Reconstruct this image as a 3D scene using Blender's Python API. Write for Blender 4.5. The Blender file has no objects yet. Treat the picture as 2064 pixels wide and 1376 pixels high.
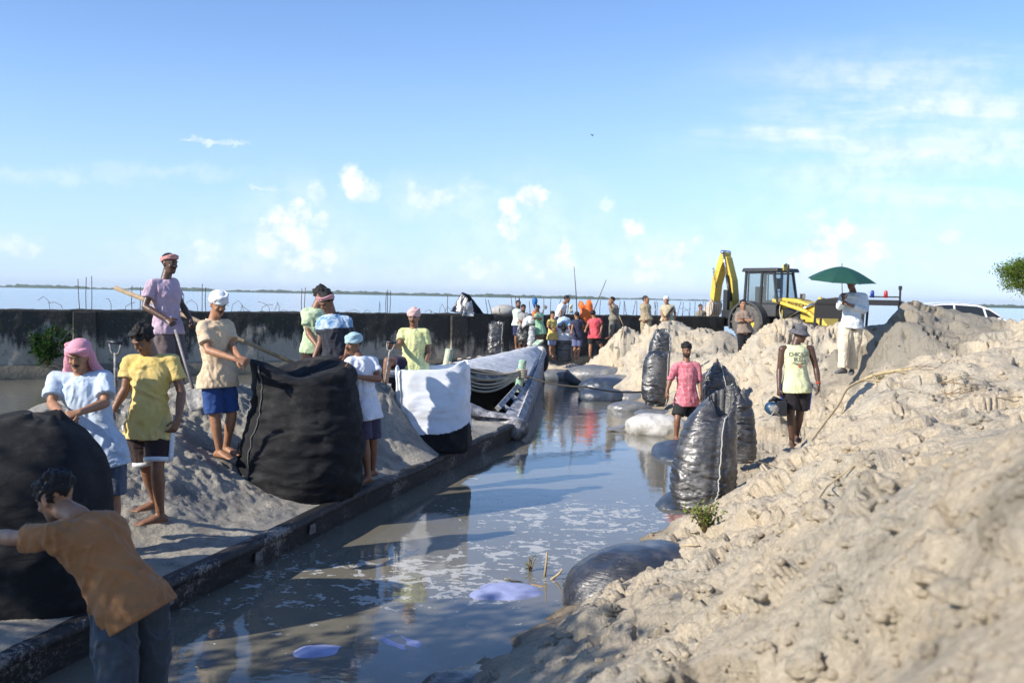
import bpy, math, random
import numpy as np
from mathutils import Vector, Matrix
from mathutils.bvhtree import BVHTree
random.seed(7); RNG = np.random.default_rng(7)
S = bpy.context.scene
COL = S.collection
# ---------------------------------------------------------------- camera
W0, H0, F0 = 2064.0, 1376.0, 1900.0
CAMH = 2.35
pit = math.atan(91/F0); th = math.radians(1.166)
cf = np.array([0, math.cos(pit), -math.sin(pit)])
r0 = np.array([1.0, 0, 0]); u0 = np.array([0, math.sin(pit), math.cos(pit)])
cu = math.cos(th)*u0 - math.sin(th)*r0
cr = math.cos(th)*r0 + math.sin(th)*u0
C0 = np.array([0, 0, CAMH])
cam = bpy.data.cameras.new('camera'); camo = bpy.data.objects.new('camera', cam); COL.objects.link(camo)
m = Matrix.Identity(4)
for i in range(3):
    m[i][0] = cr[i]; m[i][1] = cu[i]; m[i][2] = -cf[i]; m[i][3] = C0[i]
camo.matrix_world = m
cam.sensor_width = 36; cam.lens = 36*F0/W0; cam.clip_end = 20000; cam.clip_start = 0.05
cam.dof.use_dof = True; cam.dof.focus_distance = 11.0; cam.dof.aperture_fstop = 3.4
S.camera = camo
# ---------------------------------------------------------------- light
SUN_DIR = np.array([-0.875*math.cos(math.radians(31)), -0.485*math.cos(math.radians(31)), math.sin(math.radians(31))])
SUN_DIR /= np.linalg.norm(SUN_DIR)
sl = bpy.data.lights.new('sun', 'SUN'); sl.energy = 5.0; sl.angle = math.radians(0.5); sl.color = (1.0, 0.92, 0.80)
so = bpy.data.objects.new('sun', sl); COL.objects.link(so)
so.rotation_euler = Vector(SUN_DIR).to_track_quat('Z', 'Y').to_euler()
S.view_settings.view_transform = 'Standard'; S.view_settings.look = 'None'
S.view_settings.exposure = 0.5; S.view_settings.gamma = 1.0
S.cycles.max_bounces = 6; S.cycles.caustics_reflective = False; S.cycles.caustics_refractive = False
S.cycles.transparent_max_bounces = 12; S.cycles.sample_clamp_indirect = 6

def G(px, py, d):
    """point of the place seen at photograph pixel (px,py) at depth d metres"""
    return C0 + cf*d + cr*((px-W0/2)/F0*d) + cu*((H0/2-py)/F0*d)
def GZ(px, py, z):
    v = cf + cr*((px-W0/2)/F0) + cu*((H0/2-py)/F0)
    return C0 + v*((z-CAMH)/v[2])

# ---------------------------------------------------------------- world
wd = bpy.data.worlds.new('World'); S.world = wd; wd.use_nodes = True
NT = wd.node_tree; NT.nodes.clear()
class NB:
    def __init__(s, nt): s.nt = nt; s.L = nt.links
    def n(s, t, **kw):
        nd = s.nt.nodes.new(t)
        for k, v in kw.items(): setattr(nd, k, v)
        return nd
    def put(s, sock, v):
        if isinstance(v, bpy.types.NodeSocket): s.L.new(v, sock)
        elif v is not None: sock.default_value = v
    def math(s, op, a, b=None, c=None, clamp=False):
        nd = s.n('ShaderNodeMath', operation=op); nd.use_clamp = clamp
        s.put(nd.inputs[0], a)
        if b is not None: s.put(nd.inputs[1], b)
        if c is not None: s.put(nd.inputs[2], c)
        return nd.outputs[0]
    def vm(s, op, a, b=None, sc=None):
        nd = s.n('ShaderNodeVectorMath', operation=op); s.put(nd.inputs[0], a)
        if b is not None: s.put(nd.inputs[1], b)
        if sc is not None: s.put(nd.inputs['Scale'], sc)
        return nd.outputs['Value'] if op in ('DOT_PRODUCT', 'LENGTH', 'DISTANCE') else nd.outputs[0]
    def mapr(s, v, a, b, c=0.0, d=1.0, smooth=True):
        nd = s.n('ShaderNodeMapRange'); nd.interpolation_type = 'SMOOTHSTEP' if smooth else 'LINEAR'; nd.clamp = True
        s.put(nd.inputs[0], v); nd.inputs[1].default_value = a; nd.inputs[2].default_value = b
        nd.inputs[3].default_value = c; nd.inputs[4].default_value = d
        return nd.outputs[0]
    def noise(s, vec, scale, detail=4, rough=0.55, dist=0.0, col=False):
        nd = s.n('ShaderNodeTexNoise'); s.put(nd.inputs['Vector'], vec)
        nd.inputs['Scale'].default_value = scale; nd.inputs['Detail'].default_value = detail
        nd.inputs['Roughness'].default_value = rough; nd.inputs['Distortion'].default_value = dist
        return nd.outputs['Color' if col else 'Fac']
    def mix(s, f, a, b, mode='MIX'):
        nd = s.n('ShaderNodeMix', data_type='RGBA', blend_type=mode)
        s.put(nd.inputs[0], f); s.put(nd.inputs[6], a if not isinstance(a, tuple) else c4(a)); s.put(nd.inputs[7], b if not isinstance(b, tuple) else c4(b))
        return nd.outputs[2]
    def scale(s, v, sc):
        nd = s.n('ShaderNodeMapping'); s.put(nd.inputs[0], v); nd.inputs['Scale'].default_value = sc
        return nd.outputs[0]
def c4(c): return (c[0], c[1], c[2], 1.0)

b = NB(NT)
sky = b.n('ShaderNodeTexSky', sky_type='NISHITA'); sky.sun_disc = False
sky.sun_elevation = math.radians(31); sky.sun_rotation = math.atan2(SUN_DIR[0], SUN_DIR[1])
sky.air_density = 1.0; sky.dust_density = 0.1; sky.ozone_density = 1.6; sky.altitude = 50
tc = b.n('ShaderNodeTexCoord').outputs['Generated']
dirn = b.vm('NORMALIZE', tc)
sep = b.n('ShaderNodeSeparateXYZ'); b.put(sep.inputs[0], dirn)
# tangent-plane sky coordinates: u = x/y, v = z/y (the sky ahead), valid for y > 0
yy = b.math('MAXIMUM', sep.outputs[1], 0.05)
su = b.math('DIVIDE', sep.outputs[0], yy); sv = b.math('DIVIDE', sep.outputs[2], yy)
cmb = b.n('ShaderNodeCombineXYZ'); b.put(cmb.inputs[0], su); b.put(cmb.inputs[1], sv)
uv = cmb.outputs[0]
def skyuv(px, py):
    v = cf + cr*((px-W0/2)/F0) + cu*((H0/2-py)/F0)
    return v[0]/v[1], v[2]/v[1]
# cumulus heaps: (px, py, rx, ry, strength)
heaps = [(715,362,26,38,1.0),(740,385,26,24,.5),(572,470,52,50,.85),(600,430,26,30,.75),(636,385,22,28,.45),(560,510,40,24,.7),(648,440,22,20,.6),(612,520,60,22,.7),
 (660,520,22,22,.8),(872,392,52,24,.6),(940,375,70,16,.35),(1070,392,34,22,.95),(1022,440,22,44,.9),(1030,470,20,18,.7),(1134,500,13,32,.85),(1105,535,60,18,.55),(970,540,34,18,.6),
 (1280,465,24,16,.8),(1262,488,14,20,.5),(1360,520,24,34,.75),(1322,545,24,26,.65),(1290,540,16,26,.7),(1412,480,18,12,.5),(1690,468,34,26,1.0),(1665,500,40,38,.9),(1620,535,44,34,.8),
 (1770,508,34,18,.75),(1745,525,22,18,.5),(1222,418,24,12,.5),(1650,430,34,14,.4),(1740,432,40,10,.35),(1920,472,26,12,.4),(410,510,50,22,.45),(40,500,40,18,.4),(540,382,44,6,.4),(110,355,150,14,.22),(330,345,150,12,.2),(430,285,60,6,.45),
 (590,500,150,85,.30),(600,420,90,60,.22),(1060,470,150,95,.26),(900,400,120,40,.30),(1330,520,120,55,.30),(1690,500,150,75,.34),(390,510,150,50,.22),(1790,440,160,50,.2),(990,550,220,40,.22),(1480,490,120,60,.18)]
acc = None
dn = b.noise(uv, 26.0, 9, 0.66, col=True)
dv = b.vm('SCALE', b.vm('SUBTRACT', dn, (0.5, 0.5, 0.5)), sc=0.046)
uvd = b.vm('ADD', uv, dv)
for (px, py, rx, ry, st) in heaps:
    if st <= 0: continue
    u_, v_ = skyuv(px, py)
    q = b.vm('SUBTRACT', uvd, (u_, v_, 0))
    q = b.scale(q, (F0/rx/1.25, F0/ry/1.25, 0))
    dd = b.vm('LENGTH', q)
    f = b.mapr(dd, 1.1 if st > .36 else 1.5, 0.50 if st > .36 else .1, 0, min(1, st*1.05))
    acc = f if acc is None else b.math('MAXIMUM', acc, f)
nz = b.noise(uv, 38.0, 8, 0.62)
cum = b.math('MULTIPLY', acc, b.mapr(nz, 0.25, 0.6, 0.55, 1.0))
# thin high streaks, right half
rot = b.n('ShaderNodeMapping'); b.put(rot.inputs[0], uv); rot.inputs['Rotation'].default_value = (0, 0, math.radians(-30)); rot.inputs['Scale'].default_value = (.9, 6.5, 1)
ci = b.noise(rot.outputs[0], 3.4, 9, 0.62, 0.25)
u1, v1 = skyuv(1880, 270)
q = b.vm('SUBTRACT', uv, (u1, v1, 0))
rq = b.n('ShaderNodeMapping'); b.put(rq.inputs[0], q); rq.inputs['Rotation'].default_value = (0, 0, math.radians(-28)); rq.inputs['Scale'].default_value = (3.6, 9.5, 1)
m1 = b.mapr(b.vm('LENGTH', rq.outputs[0]), 1.25, 0.1, 0, 1)
u2, v2 = skyuv(1560, 268)
q = b.vm('SUBTRACT', uv, (u2, v2, 0)); q = b.scale(q, (9.0, 90.0, 0))
m2 = b.mapr(b.vm('LENGTH', q), 1.0, 0.3, 0, .7)
cir = b.math('ADD', b.math('MULTIPLY', b.mapr(ci, 0.32, 0.68, 0, 0.95), m1), b.math('MULTIPLY', b.mapr(ci, 0.3, 0.6, 0.2, 0.6), m2), clamp=True)
# veil of thin cloud near the horizon
veil = b.math('MULTIPLY', b.mapr(sv, 0.32, -0.03, 0, 0.72), b.mapr(b.noise(b.scale(uv, (1, 3, 1)), 4.0, 5, .6), .3, .7, .8, 1))
ahead = b.mapr(sep.outputs[1], 0.0, 0.2, 0, 1)
cov = b.math('MAXIMUM', cum, b.math('MULTIPLY', cir, .85))
cov = b.math('MULTIPLY', cov, ahead)
skyc = b.mix(1.0, sky.outputs[0], (0.80, 0.93, 1.17), 'MULTIPLY')
cloudc = b.mix(b.mapr(nz, .3, .65), (4.2, 5.1, 6.4), (6.6, 6.7, 6.9))
skyc = b.mix(b.math('MULTIPLY', veil, ahead), skyc, (3.1, 4.4, 6.6))
fin = b.mix(cov, skyc, cloudc)
bg = b.n('ShaderNodeBackground'); b.put(bg.inputs[0], fin); bg.inputs[1].default_value = 0.128
wo = b.n('ShaderNodeOutputWorld'); b.L.new(bg.outputs[0], wo.inputs[0])
# ---------------------------------------------------------------- numpy noise
def _h(ix, iy, iz, k):
    n = (ix.astype(np.int64)*374761393 + iy.astype(np.int64)*668265263 + iz.astype(np.int64)*1274126177 + k*974634777) & 0xffffffff
    n = ((n ^ (n >> 13))*1103515245) & 0xffffffff
    n = ((n ^ (n >> 16))*2246822519) & 0xffffffff
    return ((n ^ (n >> 15)) & 0xffff)/65535.0
def vn(p, k=0):
    p = np.asarray(p, float); i = np.floor(p); f = p-i; i = i.astype(np.int64)
    w = f*f*f*(f*(f*6-15)+10)
    r = 0
    for dx in (0, 1):
        wx = w[:, 0] if dx else 1-w[:, 0]
        for dy in (0, 1):
            wy = w[:, 1] if dy else 1-w[:, 1]
            for dz in (0, 1):
                wz = w[:, 2] if dz else 1-w[:, 2]
                r = r + wx*wy*wz*_h(i[:, 0]+dx, i[:, 1]+dy, i[:, 2]+dz, k)
    return r*2-1
def fbm(p, o=4, lac=2.03, g=0.5, k=0):
    p = np.asarray(p, float); a = 1.0; r = 0; t = 0
    for j in range(o):
        r = r + a*vn(p, k+j); t += a; a *= g; p = p*lac + 3.7
    return r/t
def cells(p2, k=0, jit=0.9):
    """distance to nearest jittered cell centre, and that cell's random value"""
    i = np.floor(p2).astype(np.int64); best = np.full(len(p2), 9.0); val = np.zeros(len(p2))
    z = np.zeros(len(p2), np.int64)
    for dx in (-1, 0, 1):
        for dy in (-1, 0, 1):
            cx = i[:, 0]+dx; cy = i[:, 1]+dy
            jx = cx+.5+(_h(cx, cy, z, k)-.5)*jit; jy = cy+.5+(_h(cx, cy, z, k+1)-.5)*jit
            d = np.hypot(p2[:, 0]-jx, p2[:, 1]-jy); v = _h(cx, cy, z, k+2)
            mk = d < best; best = np.where(mk, d, best); val = np.where(mk, v, val)
    return best, val
def ss(x, a, b):
    t = np.clip((x-a)/(b-a), 0, 1); return t*t*(3-2*t)
def rbf(P, Z, c=0.35, lam=1e-3):
    P = np.asarray(P, float); Z = np.asarray(Z, float); n = len(P)
    D = np.sqrt(((P[:, None]-P[None])**2).sum(-1)+c*c)
    A = np.zeros((n+3, n+3)); A[:n, :n] = D - lam*np.eye(n)*n; A[:n, n] = 1; A[n, :n] = 1
    A[:n, n+1:] = P; A[n+1:, :n] = P.T
    w = np.linalg.solve(A, np.concatenate([Z, [0, 0, 0]]))
    def f(Q):
        Q = np.asarray(Q, float); out = np.zeros(len(Q))
        for a in range(0, len(Q), 60000):
            q = Q[a:a+60000]
            out[a:a+60000] = np.sqrt(((q[:, None]-P[None])**2).sum(-1)+c*c)@w[:n] + w[n] + q@w[n+1:]
        return out
    return f
# ---------------------------------------------------------------- meshes
def mesh(name, V, Fc, smooth=True):
    me = bpy.data.meshes.new(name)
    V = np.asarray(V, np.float32).reshape(-1, 3)
    if isinstance(Fc, np.ndarray):
        nf, k = Fc.shape
        me.vertices.add(len(V)); me.vertices.foreach_set('co', V.ravel())
        me.loops.add(nf*k); me.loops.foreach_set('vertex_index', Fc.astype(np.int32).ravel())
        me.polygons.add(nf); me.polygons.foreach_set('loop_start', np.arange(0, nf*k, k, dtype=np.int32))
        me.update(calc_edges=True); me.validate()
    else:
        me.from_pydata(V.tolist(), [], Fc); me.update()
    if smooth: me.polygons.foreach_set('use_smooth', np.ones(len(me.polygons), bool))
    return me
def obj(name, V, Fc, mat, parent=None, smooth=True):
    me = mesh(name, V, Fc, smooth); o = bpy.data.objects.new(name, me); COL.objects.link(o)
    if mat is not None:
        for x in (mat if isinstance(mat, (list, tuple)) else [mat]): me.materials.append(x)
    if parent is not None:
        o.parent = parent; o.matrix_parent_inverse = parent.matrix_basis.inverted()
    return o
def tag(o, label=None, cat=None, group=None, kind=None):
    if label: o['label'] = label
    if cat: o['category'] = cat
    if group: o['group'] = group
    if kind: o['kind'] = kind
    return o
def empty(name, loc, label, cat, group=None):
    o = bpy.data.objects.new(name, None); COL.objects.link(o); o.location = tuple(loc); o.empty_display_size = .1
    return tag(o, label, cat, group)
def nrm(v):
    v = np.asarray(v, float); return v/max(np.linalg.norm(v), 1e-9)
def A3(*a): return np.array(a, float)
class MB:
    def __init__(s): s.V = []; s.F = []; s.n = 0
    def add(s, V, Fc):
        V = np.asarray(V, float).reshape(-1, 3)
        s.V.append(V); s.F += [tuple(int(i)+s.n for i in f) for f in Fc]; s.n += len(V); return s
    def box(s, c, size, R=None, taper=1.0):
        hx, hy, hz = [q/2 for q in size]
        V = np.array([[x*(taper if z > 0 else 1), y*(taper if z > 0 else 1), z] for z in (-hz, hz) for y in (-hy, hy) for x in (-hx, hx)])
        if R is not None: V = V@np.asarray(R).T
        return s.add(V+np.asarray(c, float), [(0, 2, 3, 1), (4, 5, 7, 6), (0, 1, 5, 4), (2, 6, 7, 3), (0, 4, 6, 2), (1, 3, 7, 5)])
    def bar(s, a, b_, w, h=None, up=(0, 0, 1)):
        a = np.asarray(a, float); b_ = np.asarray(b_, float); h = h or w
        z = nrm(b_-a); x = nrm(np.cross(up, z)) if abs(np.dot(nrm(up), z)) < .98 else nrm(np.cross((0, 1, 0), z)); y = np.cross(z, x)
        R = np.array([x, y, z]).T
        return s.box((a+b_)/2, (w, h, np.linalg.norm(b_-a)), R)
    def loft(s, C, X, Y, n=16, ex=2.0, cap=True, rnd=True):
        """rings: centre C[i], half axes X[i], Y[i] as vectors"""
        C = np.asarray(C, float); X = np.asarray(X, float); Y = np.asarray(Y, float)
        t = np.arange(n)*2*math.pi/n; ct = np.cos(t); st = np.sin(t)
        if ex != 2.0:
            ct = np.sign(ct)*np.abs(ct)**(2/ex); st = np.sign(st)*np.abs(st)**(2/ex)
        V = (C[:, None]+ct[None, :, None]*X[:, None]+st[None, :, None]*Y[:, None]).reshape(-1, 3)
        Fc = [(i*n+j, i*n+(j+1) % n, (i+1)*n+(j+1) % n, (i+1)*n+j) for i in range(len(C)-1) for j in range(n)]
        if cap:
            Fc += [tuple(range(n-1, -1, -1)), tuple((len(C)-1)*n+j for j in range(n))]
        return s.add(V, Fc)
    def tube(s, pts, rad, n=10, cap=True, flat=1.0, side=None):
        P = np.asarray(pts, float)
        if np.isscalar(rad): rad = [rad]*len(P)
        T = np.gradient(P, axis=0); T = T/np.maximum(np.linalg.norm(T, axis=1), 1e-9)[:, None]
        if side is None: side = (1, 0, 0) if abs(T[0][0]) < .8 else (0, 1, 0)
        x = nrm(np.asarray(side, float)-T[0]*np.dot(side, T[0])); X = []; Y = []
        for i in range(len(P)):
            x = nrm(x-T[i]*np.dot(x, T[i])); y = np.cross(T[i], x)
            X.append(x*rad[i]); Y.append(y*rad[i]*flat)
        return s.loft(P, X, Y, n, cap=cap)
    def capsule(s, a, b_, ra, rb, n=12):
        a = np.asarray(a, float); b_ = np.asarray(b_, float); z = nrm(b_-a)
        pts = [a-z*ra*.95, a-z*ra*.7, a-z*ra*.3, a, b_, b_+z*rb*.3, b_+z*rb*.7, b_+z*rb*.95]
        rr = [ra*.3, ra*.71, ra*.95, ra, rb, rb*.95, rb*.71, rb*.3]
        return s.tube(pts, rr, n)
    def ell(s, c, r, R=None, n=14, m=9):
        ph = np.linspace(-math.pi/2, math.pi/2, m+2)[1:-1]
        C = np.array([[0, 0, r[2]*math.sin(p)] for p in ph]); X = np.array([[r[0]*math.cos(p), 0, 0] for p in ph]); Y = np.array([[0, r[1]*math.cos(p), 0] for p in ph])
        k = MB().loft(C, X, Y, n, cap=False); V = np.concatenate(k.V+[np.array([[0, 0, -r[2]], [0, 0, r[2]]])]); Fc = list(k.F); L = len(ph)
        Fc += [(L*n, (j+1) % n, j) for j in range(n)]+[(L*n+1, (L-1)*n+j, (L-1)*n+(j+1) % n) for j in range(n)]
        if R is not None: V = V@np.asarray(R).T
        return s.add(V+np.asarray(c, float), Fc)
    def prism(s, poly, o, ax, ay, an, th_):
        """extrude 2-D outline by th_ along an, centred"""
        o = np.asarray(o, float); ax = np.asarray(ax, float); ay = np.asarray(ay, float); an = np.asarray(an, float)
        n = len(poly); a = [o+ax*p[0]+ay*p[1]-an*th_/2 for p in poly]; c = [o+ax*p[0]+ay*p[1]+an*th_/2 for p in poly]
        return s.add(a+c, [tuple(range(n-1, -1, -1)), tuple(range(n, 2*n))]+[(i, (i+1) % n, n+(i+1) % n, n+i) for i in range(n)])
    def quad(s, a, b_, c, d): return s.add([a, b_, c, d], [(0, 1, 2, 3)])
    def xf(s, R, T): s.V = [v@np.asarray(R).T+np.asarray(T) for v in s.V]; return s
    def arr(s): return np.concatenate(s.V)
    def build(s, name, mat, parent=None, smooth=True, bevel=0):
        o = obj(name, s.arr(), s.F, mat, parent, smooth)
        if bevel:
            md = o.modifiers.new('b', 'BEVEL'); md.width = bevel; md.segments = 2; md.limit_method = 'ANGLE'; md.angle_limit = .6
        if smooth == 'auto': pass
        return o
def remesh(V, Fc, vox):
    me = mesh('t', V, Fc); o = bpy.data.objects.new('t', me); COL.objects.link(o)
    md = o.modifiers.new('r', 'REMESH'); md.mode = 'VOXEL'; md.voxel_size = vox; md.use_smooth_shade = True
    dg = bpy.context.evaluated_depsgraph_get(); ev = o.evaluated_get(dg); m2 = ev.to_mesh()
    n = len(m2.vertices); v = np.empty(n*3, np.float32); m2.vertices.foreach_get('co', v)
    nr = np.empty(n*3, np.float32); m2.vertices.foreach_get('normal', nr)
    nl = len(m2.loops); li = np.empty(nl, np.int32); m2.loops.foreach_get('vertex_index', li)
    ev.to_mesh_clear(); bpy.data.objects.remove(o); bpy.data.meshes.remove(me)
    return v.reshape(-1, 3).astype(float), li.reshape(-1, 4), nr.reshape(-1, 3).astype(float)
def smooth_v(V, Q, it=2, k=.5):
    E = np.concatenate([Q[:, [0, 1]], Q[:, [1, 2]], Q[:, [2, 3]], Q[:, [3, 0]]]); n = len(V)
    deg = np.bincount(E[:, 0], minlength=n)+np.bincount(E[:, 1], minlength=n)
    for _ in range(it):
        s = np.zeros_like(V)
        for a in range(3):
            s[:, a] = np.bincount(E[:, 0], V[E[:, 1], a], n)+np.bincount(E[:, 1], V[E[:, 0], a], n)
        V = V*(1-k)+k*s/np.maximum(deg, 1)[:, None]
    return V
# ---------------------------------------------------------------- materials
MATS = {}
def mat(name, col, rough=0.7, var=0.0, vs=8.0, bump=0.0, bs=40.0, metal=0.0, spec=0.5, col2=None, sss=0, coat=0, sheen=0, bdist=0.01, detail=5, thr=(.42, .6)):
    if name in MATS: return MATS[name]
    m_ = bpy.data.materials.new(name); m_.use_nodes = True; nt = m_.node_tree; b_ = NB(nt)
    p = nt.nodes['Principled BSDF']; tcn = b_.n('ShaderNodeTexCoord').outputs['Object']
    c = c4(col)
    if var or col2:
        n1 = b_.noise(tcn, vs, detail, .6)
        if col2: c = b_.mix(b_.mapr(n1, thr[0], thr[1]), col, col2)
        if var:
            n2 = b_.noise(tcn, vs*2.3, 4, .6)
            v = b_.mapr(n2, .3, .7, 1-var, 1+var)
            cc = b_.n('ShaderNodeCombineXYZ'); [b_.put(cc.inputs[i], v) for i in range(3)]
            c = b_.mix(1.0, c, cc.outputs[0], 'MULTIPLY')
    b_.put(p.inputs['Base Color'], c); p.inputs['Roughness'].default_value = rough; p.inputs['Metallic'].default_value = metal
    p.inputs['Specular IOR Level'].default_value = spec
    if coat: p.inputs['Coat Weight'].default_value = coat; p.inputs['Coat Roughness'].default_value = .1
    if sheen: p.inputs['Sheen Weight'].default_value = sheen
    if bump:
        bn = b_.n('ShaderNodeBump'); bn.inputs['Strength'].default_value = bump; bn.inputs['Distance'].default_value = bdist
        b_.put(bn.inputs['Height'], b_.noise(tcn, bs, 5, .6)); b_.L.new(bn.outputs[0], p.inputs['Normal'])
    MATS[name] = m_; return m_
# ---------------------------------------------------------------- sand material
def sand_mat(name, dry, damp, dampz=(0.05, 0.4), grey=(0.36, 0.335, 0.29), greyness=.45):
    m_ = bpy.data.materials.new(name); m_.use_nodes = True; nt = m_.node_tree; b_ = NB(nt); p = nt.nodes['Principled BSDF']
    o = b_.n('ShaderNodeTexCoord').outputs['Object']
    n1 = b_.noise(o, 0.55, 5, .6); n2 = b_.noise(o, 5.0, 6, .65); n3 = b_.noise(o, 42.0, 5, .7); n4 = b_.noise(o, 1.3, 6, .7, .6)
    c = b_.mix(b_.mapr(n4, .42, .62, 0, greyness*2), dry, grey)
    c = b_.mix(b_.mapr(n2, .5, .72, 0, .5), c, damp)
    v = b_.mapr(n3, .3, .7, .80, 1.15); cc = b_.n('ShaderNodeCombineXYZ'); [b_.put(cc.inputs[i], v) for i in range(3)]
    c = b_.mix(1.0, c, cc.outputs[0], 'MULTIPLY')
    sp = b_.n('ShaderNodeSeparateXYZ'); b_.put(sp.inputs[0], o)
    zz = b_.math('ADD', sp.outputs[2], b_.math('MULTIPLY', b_.math('SUBTRACT', n2, .5), .35))
    c = b_.mix(b_.mapr(zz, dampz[1], dampz[0], 0, .85), c, damp)
    if name == 'bank_sand':      # freshly dumped darker damp heap; bags' shadow painted on the path; two darker patches
        for (cx, rx, ry, rz, k_) in [(G(1830, 680, 15.0), 1.7, 1.7, 1.2, .75), (G(1560, 925, 11.5), 1.5, 1.6, .8, .35), (G(1420, 690, 23), 2.2, 2, 1, .25), (G(1240, 1280, 5.4), .8, .9, .6, .35)]:
            q_ = b_.vm('SUBTRACT', o, tuple(cx)); q_ = b_.vm('ADD', q_, b_.vm('SCALE', b_.vm('SUBTRACT', b_.noise(o, 1.6, 5, .65, col=True), (.5, .5, .5)), sc=1.6)); q_ = b_.scale(q_, (1/rx, 1/ry, 1/rz))
            c = b_.mix(b_.mapr(b_.vm('LENGTH', q_), 1.05, .8, 0, k_), c, b_.mix(n3, (.17, .155, .125), (.30, .275, .23)))
    b_.put(p.inputs['Base Color'], c); p.inputs['Roughness'].default_value = .95; p.inputs['Specular IOR Level'].default_value = .15
    bn = b_.n('ShaderNodeBump'); bn.inputs['Strength'].default_value = 1.0; bn.inputs['Distance'].default_value = .032
    h = b_.math('ADD', b_.noise(o, 22.0, 8, .72), b_.math('MULTIPLY', b_.noise(o, 120.0, 3, .7), .35))
    b_.put(bn.inputs['Height'], h); b_.L.new(bn.outputs[0], p.inputs['Normal'])
    return m_
SAND = sand_mat('bank_sand', (0.585, 0.495, 0.365), (0.20, 0.16, 0.115), (.0, .34), grey=(.46, .42, .34), greyness=.4)
BOATSAND = sand_mat('boat_sand', (0.44, 0.41, 0.345), (0.13, 0.10, 0.10), (-.4, -.3), grey=(.25, .245, .23))
# ---------------------------------------------------------------- terrain control points
T = []
def tp(px, py, d): T.append(G(px, py, d))
def tz(px, py, z): T.append(GZ(px, py, z))
for p in [(900,1376),(1000,1300),(1110,1230),(1180,1180),(1290,1085),(1390,1050),(1385,1000),(1370,930),(1345,885),(1310,850),(1292,815),(1300,795),(1260,775),(1190,756),(1110,747),(1050,748)]: tz(*p, 0.0)
for p in [(700,1376),(850,1310),(1000,1200),(1150,1100),(1250,1000),(1250,900),(1200,830),(1150,790),(1100,770),(900,1100),(1000,950),(1100,860)]: tz(*p, -0.8)
for p in [(1200,1250,.35),(1100,1330,.4),(1300,1180,.42),(1400,1130,.5),(1480,1070,.52),(1450,1010,.3),(1500,960,.25),(1560,920,.28),(1590,900,.33),(1620,880,.36),(1500,880,.2),(1450,880,.15),(1230,1376,.7),(1400,1250,.7),(1660,860,.5),(1700,830,.72)]: tz(*p)
for p in [(2064,842,2.3),(1936,886,2.5),(1800,930,2.7),(1747,962,2.8),(1663,1014,3.0),(1600,1090,3.1),(1560,1190,3.1),(1475,1255,3.0),(1380,1290,2.9),(1250,1350,2.8),(1180,1400,2.8),
          (2064,1376,1.2),(1700,1376,1.6),(1400,1376,2.1),(1900,1100,1.8),(2064,1100,1.6),(1750,1180,2.1),
          (1590,1075,5.0),(1500,1034,7.5),(1587,962,8.0),(1640,909,8.5),(1680,874,9.0),(1738,793,10),(1753,781,10.3),(1814,758,11),
          (1700,960,6.5),(1800,880,7),(1900,850,7.5),(1950,800,9),(2040,805,9),(1650,1010,5.5),(1800,925,4.2),(2064,850,4.5),
          (1738,812,12.2),(1690,880,11.2),(1640,915,10.8),(1700,757,16.3),(1760,760,15.5),
          (1850,740,13),(1950,720,12.5),(2040,720,11.5),(1900,660,14.5),(2000,680,13.5),(2064,640,14),(2010,650,15),(1950,642,15.5),
          (1860,603,15.2),(1800,610,15.2),(1762,628,15.5),(1745,655,15.6),(1900,612,15.4),(1780,680,14.6),(1860,660,14.2),
          (1570,643,18),(1620,643,18),(1700,650,18),(1535,660,18.5),(1495,700,19),(1600,700,16.5),(1560,760,15),(1560,830,14),(1500,800,16),(1480,745,18),(1450,705,21),
          (1450,668,23),(1400,665,24),(1350,661,24.5),(1300,657,25),(1250,660,26),(1225,690,27),(1300,720,23),(1250,735,25),(1200,728,27.5),(1110,728,28.3),(1060,708,28),(1000,715,27.5),(1150,741,27),
          (1350,780,20.5),(1400,765,19.5),(1330,842,18),(950,722,27.2)]: tp(*p)
for p in [(0,0,.95),(0,-6,1.1),(-1.2,3.2,-.25),(-.5,4.4,-.05),(.6,2.0,1.0),(-3,3,-.5),(-3,0,.5),(-10,-2,.7),(-10,1.5,.5),(-8,.5,.6),(-20,-3,.7),(-20,4,-.8),(-6,6,-.8),(2.6,1.5,2.0),(5,3.5,1.8),(8,8,1.9),(5,0,1.6),(10,-6,1.2),(12,12,2.0),
          (10,15,2.0),(14,20,1.2),(20,20,.9),(6.5,19.3,1.2),(8,22,.75),(5.5,22,.65),(6.5,26,.6),(10,25,.75),(3.5,27.5,.7),(5,29,.65),(7,32,.5),(12,32,.6),(20,35,.4),(12,40,.3),(30,25,.6),(30,10,1.2),
          (9.5,20,.95),(11.5,21,.9),(-8,15,-.8),(-6,22,-.8),(-14,18,-.8),(-2.5,27,.15),(-5,25,-.6),(-1,24,-.6)]: T.append(A3(*p))
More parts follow.
